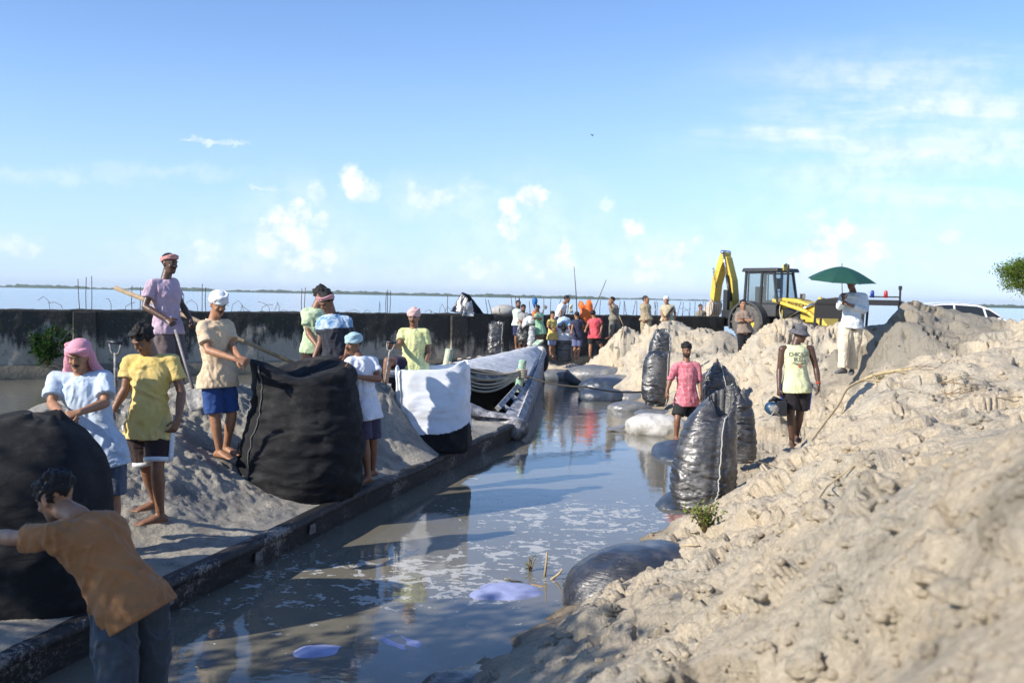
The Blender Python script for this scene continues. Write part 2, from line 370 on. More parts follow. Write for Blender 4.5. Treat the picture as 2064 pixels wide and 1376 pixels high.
# wall line
def wallp(px, z=None):
    inv = 47/23.5 + (32/34.4*0)  # keep analytic below
    k = (47-0.01034*px)/47.0     # relative inverse depth
    d = 23.5/k; g = G(px, 600, d); return np.array([g[0], g[1]])
WA = wallp(-900); WB = wallp(1462); wdir = nrm(WB-WA); wn = np.array([wdir[1], -wdir[0]])   # wn faces camera
def wall_side(P): return (P[:, 0]-WA[0])*wn[0]+(P[:, 1]-WA[1])*wn[1]
def wall_along(P): return (P[:, 0]-WA[0])*wdir[0]+(P[:, 1]-WA[1])*wdir[1]
WL = np.linalg.norm(WB-WA)
for p in [(1600,903,12.3),(1595,912,11.4),(1575,930,10.4),(1545,950,9.6),(1630,893,12.0),(1655,880,12.0),(1560,898,13.2),(1530,905,12.6),(1690,768,15.4),(1715,768,15.2),(1742,772,14.8),(1700,803,14),(1722,795,13.8),(1665,722,17),(1640,705,17.3),(1650,790,14.8),(1720,752,16.6)]: tp(*p)
T = np.array(T)
land = rbf(T[:, :2], T[:, 2], .3, 2e-4)
def landz(P, detail=False):
    P = np.asarray(P, float); z = land(P)
    p3 = np.column_stack([P, np.zeros(len(P))])
    z = z + .10*fbm(p3*.9, 3, k=5)*ss(z, -.1, .6)*ss(np.hypot(P[:, 0], P[:, 1]), 1.5, 5)
    q = wall_side(P); al = wall_along(P)
    z = np.where((q < -.15) & (al < WL+1), -1.0, z)
    far_ = ss(P[:, 1], 44, 50); return z*(1-far_)-1.0*far_
def relief(V):
    """clods, lumps and dug pits: height of the relief along the surface normal; patterns follow the slope"""
    x, y, z = V.T; S2 = np.column_stack([x+.75*z, y+.8*z]); p3 = V*A3(1, 1, 1.0)
    amp = (.25+.75*ss(z, .02, .5))
    w = S2+.30*np.column_stack([fbm(p3*1.3, 3, k=21), fbm(p3*1.3, 3, k=31)])
    rough = ss(fbm(p3*.6, 3, k=41), -.12, .22); r2 = ss(fbm(p3*1.1+4, 4, k=43), -.08, .22)
    def dome(sc, k, a): 
        d_, v_ = cells(w*sc+k, k); return np.sqrt(np.clip(1-(d_*a)**2, 0, 1)), v_, d_
    h1, v1_, _ = dome(2.2, 3, 1.5); h2, v2_, _ = dome(6.0, 9, 1.45); h3, v3_, _ = dome(14, 15, 1.5); h4, v4_, _ = dome(30, 19, 1.5)
    dd_ = np.hypot(x, y); nr0 = ss(dd_, 3.5, 7.5); n5 = ss(dd_, 1.5, 5)
    r3 = ss(fbm(p3*1.1+9, 4, k=47, g=.6), -.05, .35)
    d7, v7_ = cells(w*3.1+17, 37); h7 = np.sqrt(np.clip(1-(d7*1.9)**2, 0, 1))
    h = .11*h1*(v1_ > .80)*rough*n5 + .065*h7*(v7_ > .86)*(1+.5*fbm(p3*8, 3, k=85)) + .050*h2*(v2_ > .78)*v2_*rough*r2*(.35+.65*nr0) + .026*h3*(v3_ > .72)*r3 + .010*h4*(v4_ > .6)*r3
    fin = .35+.65*nr0; h = h + .12*fbm(p3*1.6, 4, k=51, g=.5)*(.5+.5*n5) + .046*fin*fbm(p3*5, 6, k=53, g=.70)*(.10+.90*r2) + .020*fin*fbm(p3*19, 4, k=57, g=.72)*(.2+.8*np.maximum(r3, r2))
    h = h - .075*np.abs(fbm(p3*2.4, 5, k=61, g=.6))*(.2+.8*rough) - .032*np.abs(fbm(p3*7.5, 4, k=63, g=.65))*r2 - .035
    cr = 1-np.abs(fbm(p3*1.9+7, 4, k=71))*2.2; h = h - .11*ss(cr, .88, 1.0)*r2
    d5, v5_ = cells(w*1.5+9, 33); h = h - .20*(v5_ > .74)*ss(1-d5*3.2+.5*fbm(p3*6, 3, k=81), 0, .25)
    d6, v6_ = cells(w*3.9+5, 35); h = h - .10*(v6_ > .80)*ss(1-d6*2.9+.8*fbm(p3*9, 3, k=83), 0, .22)
    return h*amp
# polar sheet: fine where the photo looks, coarse elsewhere
az = np.concatenate([np.linspace(-180, -60, 40)[:-1], np.linspace(-60, -34, 60)[:-1], np.linspace(-34, -4, 250)[:-1], np.linspace(-4, 34, 760)[:-1], np.linspace(34, 60, 140)[:-1], np.linspace(60, 180, 40)[:-1]])
az = np.radians(az)
rr = np.concatenate([[0.05, .3, .5, .7], np.exp(np.arange(math.log(.9), math.log(5), .007)), np.exp(np.arange(math.log(5), math.log(31), .0042)), np.exp(np.arange(math.log(31), math.log(42), .01)), np.linspace(42.5, 75, 26)])
R_, A_ = np.meshgrid(rr, az, indexing='ij')
PX = np.column_stack([(R_*np.sin(A_)).ravel(), (R_*np.cos(A_)).ravel()])
ZT = landz(PX); nr_, na_ = R_.shape
VT = np.column_stack([PX, ZT]); Gd = VT.reshape(nr_, na_, 3)
du = np.gradient(Gd, axis=0); dv_ = np.roll(Gd, -1, axis=1)-np.roll(Gd, 1, axis=1)
NN = np.cross(dv_, du).reshape(-1, 3); NN *= np.sign(NN[:, 2:3]+1e-9); NN /= np.maximum(np.linalg.norm(NN, axis=1), 1e-9)[:, None]
live = (ZT > -.5); hh_ = np.zeros(len(VT)); hh_[live] = relief(VT[live])
nearf = ss(np.hypot(PX[:, 0], PX[:, 1]), .3, 1.2)
VT = VT+NN*(hh_*nearf)[:, None]
ii = np.arange(nr_-1)[:, None]*na_ + np.arange(na_)[None]; jj = np.arange(nr_-1)[:, None]*na_ + (np.arange(na_)[None]+1) % na_
FT = np.stack([ii, jj, jj+na_, ii+na_], -1).reshape(-1, 4)
bank = obj('sand_bank', VT, FT, SAND); tag(bank, kind='structure')
def gz(x, y): return float(landz(np.array([[x, y]]), False)[0])
# ---------------------------------------------------------------- water
def water_mat(name, deep, ripple, foam=False, trans=0.0, big=0.0):
    m_ = bpy.data.materials.new(name); m_.use_nodes = True; nt = m_.node_tree; b_ = NB(nt); nt.nodes.clear()
    o = b_.n('ShaderNodeTexCoord').outputs['Object']
    out = b_.n('ShaderNodeOutputMaterial')
    df = b_.n('ShaderNodeBsdfDiffuse')
    n0 = b_.noise(o, .8, 4, .6); b_.put(df.inputs[0], b_.mix(n0, tuple(c*.85 for c in deep), tuple(c*1.15 for c in deep)))
    body = df.outputs[0]
    if trans:
        tr = b_.n('ShaderNodeBsdfTransparent'); tr.inputs[0].default_value = (.75, .82, .95, 1)
        mx = b_.n('ShaderNodeMixShader'); mx.inputs[0].default_value = trans; b_.L.new(body, mx.inputs[1]); b_.L.new(tr.outputs[0], mx.inputs[2]); body = mx.outputs[0]
    gl = b_.n('ShaderNodeBsdfGlossy'); gl.inputs['Roughness'].default_value = .015 if not big else .12
    gl.inputs[0].default_value = (.97, .98, 1.0, 1)
    fr = b_.n('ShaderNodeFresnel'); fr.inputs[0].default_value = 1.36
    bn = b_.n('ShaderNodeBump'); bn.inputs['Strength'].default_value = 1.0; bn.inputs['Distance'].default_value = ripple
    st = b_.scale(o, (1.0, 1.0, 1.0))
    hh = b_.math('ADD', b_.noise(st, 3.0, 3, .5), b_.math('MULTIPLY', b_.noise(b_.scale(o, (1, 1.6, 1)), 14.0, 3, .5), .18))
    if foam:   # livelier ripples round the far end of the channel and in the corner
        sp = b_.n('ShaderNodeSeparateXYZ'); b_.put(sp.inputs[0], o)
        liv = b_.mapr(sp.outputs[1], 15.0, 19.0, .25, 1.0)
        hh = b_.math('MULTIPLY', hh, liv)
    b_.put(bn.inputs['Height'], hh)
    b_.L.new(bn.outputs[0], gl.inputs['Normal']); b_.L.new(bn.outputs[0], fr.inputs['Normal'])
    ms = b_.n('ShaderNodeMixShader'); b_.L.new(b_.math('MULTIPLY', fr.outputs[0], 1.15, clamp=True), ms.inputs[0]); b_.L.new(body, ms.inputs[1]); b_.L.new(gl.outputs[0], ms.inputs[2])
    res = ms.outputs[0]
    if foam:
        fo = b_.n('ShaderNodeBsdfDiffuse'); fo.inputs[0].default_value = (.62, .62, .60, 1)
        f1 = b_.noise(b_.scale(o, (1.0, 1.25, 1)), 5.2, 5, .55, .9); f2 = b_.noise(o, 19.0, 4, .6, .5)
        f0 = b_.math('ADD', b_.math('MULTIPLY', f1, .68), b_.math('MULTIPLY', f2, .32))
        cA = GZ(880, 1160, 0); cB = GZ(1160, 1040, 0); cC = GZ(1090, 1110, 0); cD = GZ(620, 1170, 0)
        def blob(c, rx, ry, ang=0):
            q_ = b_.vm('SUBTRACT', o, (c[0], c[1], 0)); mp = b_.n('ShaderNodeMapping'); b_.put(mp.inputs[0], q_)
            mp.inputs['Rotation'].default_value = (0, 0, ang); mp.inputs['Scale'].default_value = (1/rx, 1/ry, 0)
            return b_.mapr(b_.vm('LENGTH', mp.outputs[0]), 1.1, .1)
        dens = b_.math('MAXIMUM', b_.math('MAXIMUM', blob(cA, 1.7, 1.5), blob(cB, 1.9, 1.5)), b_.math('MAXIMUM', blob(cC, 1.6, 1.0), b_.math('MULTIPLY', blob(cD, 1.7, 1.9), .72)))
        thr_ = b_.math('SUBTRACT', .66, b_.math('MULTIPLY', dens, .150))
        fm = b_.math('MULTIPLY', b_.math('SUBTRACT', f0, thr_), 60.0, clamp=True)
        fm = b_.math('MULTIPLY', fm, .5)
        m3 = b_.n('ShaderNodeMixShader'); b_.L.new(fm, m3.inputs[0]); b_.L.new(res, m3.inputs[1]); b_.L.new(fo.outputs[0], m3.inputs[2]); res = m3.outputs[0]
    b_.L.new(res, out.inputs[0]); return m_
CHW = water_mat('channel_water', (.29, .27, .21), .010, foam=True, trans=.42)
RVW = water_mat('river_water', (.30, .29, .25), .05, big=1)
# channel water: near side of the wall; river water beyond it
a0 = WA+wn*.01; a1 = WB+wn*.01
V = [(-60, -20, 0), (30, -20, 0), (30, 60, 0), (a1[0], 60, 0), (a1[0], a1[1], 0), (a0[0], a0[1], 0), (-60, a0[1]-20, 0)]
w_ = obj('channel_water', V, [tuple(range(7))], CHW, smooth=False); tag(w_, kind='structure')
e = -wn
V = [(a0[0], a0[1], -.004), (a1[0], a1[1], -.004), (a1[0], 60, -.004), (30, 60, -.004), (30, 20, -.004), (9000, 20, -.004), (9000, 9000, -.004), (-9000, 9000, -.004), (-9000, -20, -.004), (-60, -20, -.004), (-60, a0[1]-20, -.004)]
w2 = obj('river', V, [tuple(range(11))], RVW, smooth=False); tag(w2, kind='structure')
g_ = obj('riverbed', [(-9000, -9000, -1.3), (9000, -9000, -1.3), (9000, 9000, -1.3), (-9000, 9000, -1.3)], [(0, 1, 2, 3)], mat('riverbed_mud', (.2, .17, .12), .9)); tag(g_, kind='structure')
# ---------------------------------------------------------------- far shore
fs = MB(); rs = random.Random(3)
def shore(px0, px1, dist, h0, h1, n, name, label):
    xs = np.linspace(px0, px1, n); top = []; bot = []
    p3 = np.column_stack([xs*.02, xs*0, xs*0]); p4 = np.column_stack([xs*.11, xs*0, xs*0+5])
    hh = h0+(h1-h0)*np.clip(.5+fbm(p3, 3)*.6+fbm(p4, 4, g=.7)*.55, .02, 1.3)
    V = []
    for i, x in enumerate(xs):
        a = G(x, 600, dist); c = G(x, 600, dist+60)
        for q_, z in ((a, -.1), (a, hh[i]*.55), ((a+c)/2, hh[i]), (c, -.1)): V.append((q_[0], q_[1], z))
    Fc = [(i*4+k, i*4+4+k, i*4+5+k, i*4+1+k) for i in range(n-1) for k in range(3)]
    o = obj(name, V, Fc, mat('far_wood', (.06, .085, .05), .95, .3, .05)); tag(o, label, 'trees', kind='stuff')
shore(-300, 1250, 1500, 2.0, 6.5, 700, 'distant_trees', 'low dark line of trees on the far shore at the left horizon')
shore(1880, 2400, 1300, 1.5, 6.0, 300, 'distant_trees', 'low line of trees on the far shore at the right horizon')
shore(1180, 1900, 2600, 1.5, 6.0, 300, 'distant_trees', 'faint thin line of trees on the far shore behind the digger')
# ---------------------------------------------------------------- haze
hz = MB().box((0, 1500, 13.5), (7000, 7000, 30)).build('haze', None, smooth=False)
hm = bpy.data.materials.new('haze_air'); hm.use_nodes = True; nt = hm.node_tree; nt.nodes.clear(); b_ = NB(nt)
pv = b_.n('ShaderNodeVolumePrincipled'); pv.inputs['Color'].default_value = (.72, .85, 1, 1); pv.inputs['Density'].default_value = .00014; pv.inputs['Anisotropy'].default_value = .2
oo = b_.n('ShaderNodeOutputMaterial'); b_.L.new(pv.outputs[0], oo.inputs['Volume']); hz.data.materials.append(hm); tag(hz, kind='stuff')
# ---------------------------------------------------------------- river wall
def wall_mat():
    m_ = bpy.data.materials.new('mossy_concrete'); m_.use_nodes = True; nt = m_.node_tree; b_ = NB(nt); p = nt.nodes['Principled BSDF']
    o = b_.n('ShaderNodeTexCoord').outputs['Object']; sp = b_.n('ShaderNodeSeparateXYZ'); b_.put(sp.inputs[0], o)
    n1 = b_.noise(o, 1.0, 6, .65); n2 = b_.noise(b_.scale(o, (1, 1, .25)), 5.0, 6, .7); n3 = b_.noise(o, 14.0, 5, .7)
    zz = b_.math('ADD', sp.outputs[2], b_.math('ADD', b_.math('MULTIPLY', b_.math('SUBTRACT', n2, .5), 1.9), b_.math('MULTIPLY', b_.math('SUBTRACT', n1, .5), 2.4)))
    zz = b_.math('ADD', zz, b_.mapr(sp.outputs[0], -6, 3, 0, .8))
    black = b_.mapr(zz, .72, 1.3, 0, .96)
    c = b_.mix(n3, (.30, .275, .225), (.42, .385, .32))
    c = b_.mix(b_.mapr(n2, .5, .7, 0, .6), c, (.17, .165, .12))
    c = b_.mix(black, c, b_.mix(b_.mapr(n3, .55, .75), (.018, .018, .016), (.13, .125, .11)))
    c = b_.mix(b_.mapr(b_.noise(o, 2.2, 4, .6), .62, .7, 0, .7), c, (.03, .05, .02))
    c = b_.mix(b_.mapr(sp.outputs[2], .42, .34, 0, .8), c, (.085, .08, .06))
    b_.put(p.inputs['Base Color'], c); p.inputs['Roughness'].default_value = .9
    bn = b_.n('ShaderNodeBump'); bn.inputs['Strength'].default_value = .7; bn.inputs['Distance'].default_value = .04
    b_.put(bn.inputs['Height'], b_.noise(o, 9.0, 7, .7)); b_.L.new(bn.outputs[0], p.inputs['Normal']); return m_
ZW = 1.77
def wp(s, off, z): return np.array([WA[0]+wdir[0]*s+wn[0]*off, WA[1]+wdir[1]*s+wn[1]*off, z])
def wall_s(px):
    q = wallp(px); return float(np.dot(q-WA, wdir))
wroot = empty('river_wall', (WA[0], WA[1], 0), 'long mossy black concrete river wall behind the boat and workers', 'wall')
N = 420; nv = 26; ss_ = np.linspace(0, WL, N)
V = []
prof = [(0.0, -1.2), (0.0, .02)]
zs = np.concatenate([[-1.2, 0, .3], np.linspace(.36, ZW, nv)])
for s in ss_:
    for z in zs: V.append(wp(s, .07 if z <= .3 else 0, z))
    for off in (-.10, -.22, -.34): V.append(wp(s, off, ZW))
    V.append(wp(s, -.36, ZW-.1)); V.append(wp(s, -.36, -1.2))
V = np.array(V); k = len(zs)+5
dsp = fbm(V*np.array([1.5, 1.5, 1.5]), 5, g=.6)*.035
tops = (V[:, 2] > ZW-.02)
V[:, 2] += np.where(tops, fbm(V*3.0, 4)*.05, 0); V[:, 0] += wn[0]*dsp; V[:, 1] += wn[1]*dsp
FW = np.array([[i*k+j, (i+1)*k+j, (i+1)*k+j+1, i*k+j+1] for i in range(N-1) for j in range(k-1)])
WM = wall_mat(); obj('concrete_face', V, FW, WM, wroot)
mb = MB()
for px in (170, 640, 925, 1010, 1240): mb.box(wp(wall_s(px), .05, .95), (.5, .16, 1.6), np.array([[wdir[0], wn[0], 0], [wdir[1], wn[1], 0], [0, 0, 1]]))
for off_, s_, parent in ((0, 0, 0),):
    pass
for i, px in enumerate((170, 640, 925, 1010)):
    MB().box(wp(wall_s(px), .04, .93), (.55, .14, 1.58), np.array([[wdir[0], wn[0], 0], [wdir[1], wn[1], 0], [0, 0, 1]])).build('pilaster', WM, wroot, False, bevel=.02)
# rebar
RB = mat('rusty_rebar', (.07, .035, .022), .8, .3, 30)
rb_specs = []
for px, top, lean in [(162,570,-.06),(175,566,0),(186,564,.0),(268,583,0),(284,585,.02),(290,589,0),(353,580,0),(410,578,0),(418,585,-.02),(372,600,.02),(612,585,0),(618,583,.02),(786,586,-.01),(790,588,.02),(783,590,0),(908,596,-.02),(990,603,-.2),(998,605,-.3),
  (1040,597,-.12),(1048,596,-.1),(1053,598,-.05),(1058,600,-.16),(1101,600,.02),(1116,600,0),(1128,602,.25),(1216,603,.02),(1253,606,.12),(1264,603,0),(1272,606,-.25),(1281,603,.22),(1290,604,0),(1312,606,-.2),(1326,603,.1),(1332,606,0),
  (1372,604,.25),(1384,606,0),(1397,605,.02),(1408,604,0),(1416,607,.1),(1424,604,0),(1430,604,-.06),(1437,606,.05),(1443,604,-.1),(1449,606,-.12),(1453,606,-.08),(1456,609,.0),(1330,605,-.15),(1148,604,.15),(1075,606,-.1)]:
    s = wall_s(px); bse = wp(s, -.18, ZW-.12); d = bse[1]
    h = (635-top)*d/1900*.98
    h = max(.35, h + (CAMH-ZW)*0)
    t = bse + A3(lean*h, 0, h+.1)
    mid = (bse+t)/2+A3(random.uniform(-.02, .02), 0, 0)
    o = MB().tube([bse, mid, t], .010, 6).build('rebar_rod', RB); tag(o, 'thin rusty rebar rod standing up out of the top of the river wall', 'rebar', 'rebar rods standing on the river wall')
for px in [102, 128, 226, 252, 276, 300, 380, 402, 440, 468, 488, 528, 548, 566, 584, 730, 752, 770, 860, 872, 890, 900, 1140, 1160, 1340, 1362, 1380, 1396]:
    s = wall_s(px); bse = wp(s, -.15, ZW-.08); a = random.uniform(-1, 1); h = random.uniform(.12, .42); L = random.uniform(-.5, .5)
    pts = [bse, bse+A3(L*.1, 0, h*.7), bse+A3(L*.45, 0, h), bse+A3(L*.8, a*.1, h*random.uniform(.4, 1.2))]
    if random.random() < .4: pts.append(bse+A3(L*1.2, 0, h*random.uniform(.1, .5)))
    o = MB().tube(pts, .0065, 5).build('bent_rebar', RB); tag(o, 'short bent rusty rebar end curling over the top edge of the wall', 'rebar', 'bent rebar ends along the wall top')
# ---------------------------------------------------------------- boat
def tarwood():
    m_ = bpy.data.materials.new('tarred_wood'); m_.use_nodes = True; nt = m_.node_tree; b_ = NB(nt); p = nt.nodes['Principled BSDF']
    o = b_.n('ShaderNodeTexCoord').outputs['Object']
    n1 = b_.noise(b_.scale(o, (1.0, 1.0, 2.5)), 7.0, 7, .75); n2 = b_.noise(o, 26.0, 5, .8, .8); n3 = b_.noise(o, 1.6, 3, .5)
    c = b_.mix(b_.mapr(n1, .52, .66), (.012, .012, .013), (.075, .07, .062))
    c = b_.mix(b_.mapr(b_.math('MULTIPLY', n2, n3), .30, .37), c, (.26, .245, .22))
    b_.put(p.inputs['Base Color'], c); p.inputs['Roughness'].default_value = .62
    bn = b_.n('ShaderNodeBump'); bn.inputs['Strength'].default_value = .6; bn.inputs['Distance'].default_value = .02
    b_.put(bn.inputs['Height'], n1); b_.L.new(bn.outputs[0], p.inputs['Normal']); return m_
TAR = tarwood()
edge = [GZ(x, y, .26) for x, y in [(190,1240),(330,1175),(500,1100),(700,1003),(850,937),(950,890),(1020,862)]]
st = edge[0]+(edge[0]-edge[1])*4.2; st[2] = .26
edge = [st]+edge
rail_o = [G(1046, 849, 15.7), G(1062, 806, 17.6), G(1077, 760, 20.3), G(1089, 727, 23.5), G(1097, 709, 26.2)]
near = np.array(edge+rail_o)
def resample(P, n):
    P = np.asarray(P, float); L = np.concatenate([[0], np.cumsum(np.linalg.norm(np.diff(P, axis=0), axis=1))]); t = np.linspace(0, L[-1], n)
    return np.column_stack([np.interp(t, L, P[:, i]) for i in range(P.shape[1])])
nearR = resample(near, 120)
for _ in range(2): nearR[1:-1] = (nearR[:-2]+2*nearR[1:-1]+nearR[2:])/4
far = np.array([(st[0]-.96*3.6, st[1]+.28*3.6, .4), (-5.0, 8.6, .5), (-4.5, 12.6, .6), (-3.0, 16.4, .8), (-1.25, 20.2, .95), (.1, 23.7, .97), (.78, 26.2, .98)])
farR = resample(far, 120)
boat = empty('cargo_boat', (-1.2, 11, 0), 'long low dark wooden cargo boat with sand covered deck and covered raised bow', 'boat')
def strip(A, B, flip=False, n_=4):
    A = np.asarray(A); B = np.asarray(B); V = []
    for i in range(len(A)):
        for j in range(n_+1): V.append(A[i]+(B[i]-A[i])*j/n_)
    k = n_+1; Fc = [(i*k+j, (i+1)*k+j, (i+1)*k+j+1, i*k+j+1) for i in range(len(A)-1) for j in range(n_)]
    return V, Fc
lo = nearR.copy(); lo[:, 2] = -.45; lo[:, 0] -= .12+.25*ss(nearR[:, 1], 15, 24); lo[-1, 1] -= .4
flo = farR.copy(); flo[:, 2] = -.45; flo[:, 0] += .25
h = MB(); V, Fc = strip(nearR, lo); h.add(V, Fc); V, Fc = strip(farR, flo); h.add(V, Fc)
V, Fc = strip(lo, flo, n_=2); h.add(V, Fc); V, Fc = strip([nearR[0], farR[0]], [lo[0], flo[0]]); h.add(V, Fc)
hull = h.build('hull', TAR, boat, smooth=False)
# gunwale timber along the near edge, proud of the hull
gp = nearR[:, :].copy(); sel = gp[:, 1] < 15.6
gw = MB(); P = gp[sel]; n0 = np.column_stack([np.gradient(P[:, 1]), -np.gradient(P[:, 0]), 0*P[:, 0]]); n0 /= np.linalg.norm(n0, axis=1)[:, None]
V = []
wob = fbm(P*.9, 4, g=.6)*.035
for i in range(len(P)):
    for (o_, z_) in ((-.10, .012), (-.005, .02), (.035, .0), (.035, -.055), (.004, -.06)):
        V.append(P[i]+n0[i]*(o_+wob[i])+A3(0, 0, z_+wob[i]))
gw.add(V, [(i*5+j, (i+1)*5+j, (i+1)*5+j+1, i*5+j+1) for i in range(len(P)-1) for j in range(4)])
gw.build('gunwale', TAR, boat)
for (px, py) in [(275,1185),(512,1112),(628,1063)]:
    q = GZ(px, py, .14); j = int(np.argmin(np.hypot(P[:, 0]-q[0], P[:, 1]-q[1]))); c = P[j]+n0[j]*.0+A3(-.028, 0, -.13)+n0[j]*.03
    tdir = nrm(np.array([-n0[j][1], n0[j][0], 0]))
    MB().box(c, (.11, .012, .09), np.array([tdir, n0[j], [0, 0, 1]]).T).build('tin_patch', mat('patch_tin', (.17, .16, .155), .7, .6, 20), boat, False)
# deck planking under the sand
dk = MB(); sel = nearR[:, 1] < 15.4; A_n = nearR[sel]; Bf = farR[:len(A_n)].copy()
V, Fc = strip(A_n-A3(0, 0, .03), Bf*A3(1, 1, 0)+A3(0, 0, .23), n_=6); dk.add(V, Fc); dk.build('deck', TAR, boat, smooth=False)
# sand on the deck
BP = []
def bz(px, py, z, d=None):
    q = GZ(px, py, z); BP.append((q[0], q[1], z))
def bd(px, py, d): BP.append(tuple(G(px, py, d)))
for e_ in edge: BP.append((e_[0]-.03, e_[1], .26))
for px, py, z in [(310,1062,.38),(450,932,.62),(600,1015,.28),(520,965,.32),(720,978,.28),(750,960,.29),(875,905,.28),(960,880,.28),(230,1100,.3),(420,1080,.28),(480,1040,.29),(800,930,.29)]: bz(px, py, z)
for px, py, d in [(330,805,11),(670,872,10.8),(835,855,12.9),(776,782,12.4),(800,792,12.9),(20,838,9.4),(100,822,9.6),(-100,850,8.8),(240,860,9),(372,772,11),(430,782,11.2),(520,776,11.9),(570,800,11.8),(160,1060,7.5),(380,905,9.4),(372,985,8.6),(600,870,10.8),(900,860,13.6),(130,960,8)]: bd(px, py, d)
for f_ in far[:4]: BP.append((f_[0], f_[1], f_[2]*.8))
BP += [(-3.1, 15.2, .35), (-2.0, 15.4, .33), (-1.0, 15.4, .3), (-.2, 15.3, .28), (-3.0, 3.5, .3), (-4.5, 3, .5)]
BP = np.array(BP); bland = rbf(BP[:, :2], BP[:, 2], .25, 1e-3)
ns, nt_ = 620, 190
tt = np.linspace(0, 1, nt_); A2 = resample(A_n, ns); B2 = resample(Bf, ns)
XY = (A2[:, None, :2]*(1-tt)[None, :, None]+B2[:, None, :2]*tt[None, :, None]).reshape(-1, 2)
Q = np.column_stack([XY, 0*XY[:, 0]])
zb = bland(XY); ed = np.tile(ss(np.minimum(tt, 1-tt), 0, .08), ns)
hgt = ss(zb, .3, .6)
d1, v1_ = cells(XY*5, 3); d2, v2_ = cells(XY*12, 5); d3, v3_ = cells(XY*26, 6)
zb = zb + ed*((.35+.65*hgt)*(.05*v1_**2*np.sqrt(np.clip(1-d1*1.4, 0, 1)) + .035*v2_**1.5*np.sqrt(np.clip(1-d2*1.4, 0, 1))+.016*v3_*np.sqrt(np.clip(1-d3*1.4, 0, 1))) + (.02+.05*hgt)*fbm(Q*3.5, 5, g=.6))
zb = np.maximum(zb, .235)+.004
idx = np.arange(ns*nt_).reshape(ns, nt_)
Fs = np.stack([idx[:-1, :-1], idx[1:, :-1], idx[1:, 1:], idx[:-1, 1:]], -1).reshape(-1, 4)
o = obj('sand_load', np.column_stack([XY, zb]), Fs, BOATSAND); tag(o, 'grey damp sand heaped and trodden over the deck of the boat', 'sand', kind='stuff')
def bz_at(x, y): return float(bland(np.array([[x, y]]))[0])
# bow: flared bulwark with slots
GREYW = mat('weathered_wood', (.20, .205, .215), .8, .4, 6, .6, 25, col2=(.42, .43, .45))
GREENP = mat('faded_green_paint', (.23, .42, .31), .7, .2, 9, .4, 30, col2=(.52, .5, .36))
WHT = mat('white_tarpaulin', (.52, .53, .54), .65, .2, 5, .5, 12, col2=(.30, .30, .29), thr=(.5, .75))
inner = resample([G(1004, 822, 16.0), G(1033, 790, 17.6), G(1060, 758, 19.6), G(1078, 732, 22), G(1090, 713, 25.6)], 30)
outer = resample([G(1044, 851, 15.5), G(1062, 806, 17.6), G(1077, 760, 20.3), G(1089, 727, 23.5), G(1097, 709, 26.2)], 30)
rl = MB(); rl.tube(outer, .085, 4); rl.build('outer_rail', GREYW, boat, False)
rl = MB(); rl.tube(inner, .06, 4); rl.build('inner_rail', GREYW, boat, False)
mid2 = inner*.62+outer*.38
rl = MB(); V, Fc = strip(mid2+A3(0, 0, .0), outer+A3(0, 0, .02), n_=3); rl.add(V, Fc); V, Fc = strip(outer+A3(.03, 0, 0), np.column_stack([outer[:, 0]-.02, outer[:, 1], 0*outer[:, 0]-.3]), n_=3); rl.add(V, Fc); rl.build('bulwark', GREYW, boat)
for i in range(1, 29, 3):
    rl = MB(); rl.bar(inner[i], mid2[i], .09, .05); rl.build('rung', GREYW, boat, False)
# sagging grey cover where the deck ends
lp = resample([G(700, 815, 15.6), G(820, 800, 15.6), G(948, 812, 15.7), G(985, 826, 15.7), G(1030, 834, 15.6), G(1050, 846, 15.4)], 40)
rad = .17+.05*fbm(lp*3, 3); C_ = lp-A3(0, 0, .18)
k = MB().tube(C_, rad, 24); V = k.arr(); V += (fbm(V*9, 4)*.02)[:, None]*A3(0, -1, .6)
obj('rolled_cover', V, k.F, mat('grey_plastic_cover', (.13, .13, .14), .4, .3, 9, .5, 18, col2=(.34, .34, .35)), boat)
# hold: dark bulkhead under the foredeck, and the covered foredeck itself
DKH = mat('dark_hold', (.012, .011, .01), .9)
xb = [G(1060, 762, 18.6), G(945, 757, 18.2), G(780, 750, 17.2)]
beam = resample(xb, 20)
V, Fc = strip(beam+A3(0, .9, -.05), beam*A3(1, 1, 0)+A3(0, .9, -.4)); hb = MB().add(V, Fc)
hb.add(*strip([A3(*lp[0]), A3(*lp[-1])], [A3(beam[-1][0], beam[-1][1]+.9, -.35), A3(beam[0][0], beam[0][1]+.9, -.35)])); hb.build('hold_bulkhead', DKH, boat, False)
MB().tube(beam-A3(0, 0, .03), .07, 8).build('cross_beam', GREYW, boat, False)
# foredeck cover
n1_, n2_ = 60, 40; V = []
nb = resample([beam[0], G(1066, 752, 19.6), G(1081, 726, 22.3), G(1093, 708, 25.8)], n1_)
fb = resample([beam[-1], G(850, 741, 18.2), G(929, 729, 20.1), G(1005, 717, 22.8), G(1068, 706, 25.8)], n1_)
for i in range(n1_):
    for j in range(n2_):
        t = j/(n2_-1); q = nb[i]*(1-t)+fb[i]*t; q = q+A3(0, 0, .16*math.sin(math.pi*t)); V.append(q)
V = np.array(V); V[:, 2] += fbm(V*A3(3, 3, 3), 4)*.03 - .02*np.abs(fbm(V*A3(1.2, 4, 1), 3, k=8))
idx = np.arange(n1_*n2_).reshape(n1_, n2_)
obj('foredeck_cover', V, np.stack([idx[:-1, :-1], idx[1:, :-1], idx[1:, 1:], idx[:-1, 1:]], -1).reshape(-1, 4), WHT, boat)
for (px, y0, y1, d, r_) in [(1054, 727, 790, 18.35, .075), (906, 705, 760, 17.6, .075)]:
    a = G(px, y0, d); c = G(px-10, y1, d)
    p_ = MB().tube([c, a, a+nrm(a-c)*.02], [r_, r_, r_*.8], 14).build('mooring_post', GREENP, boat, False)
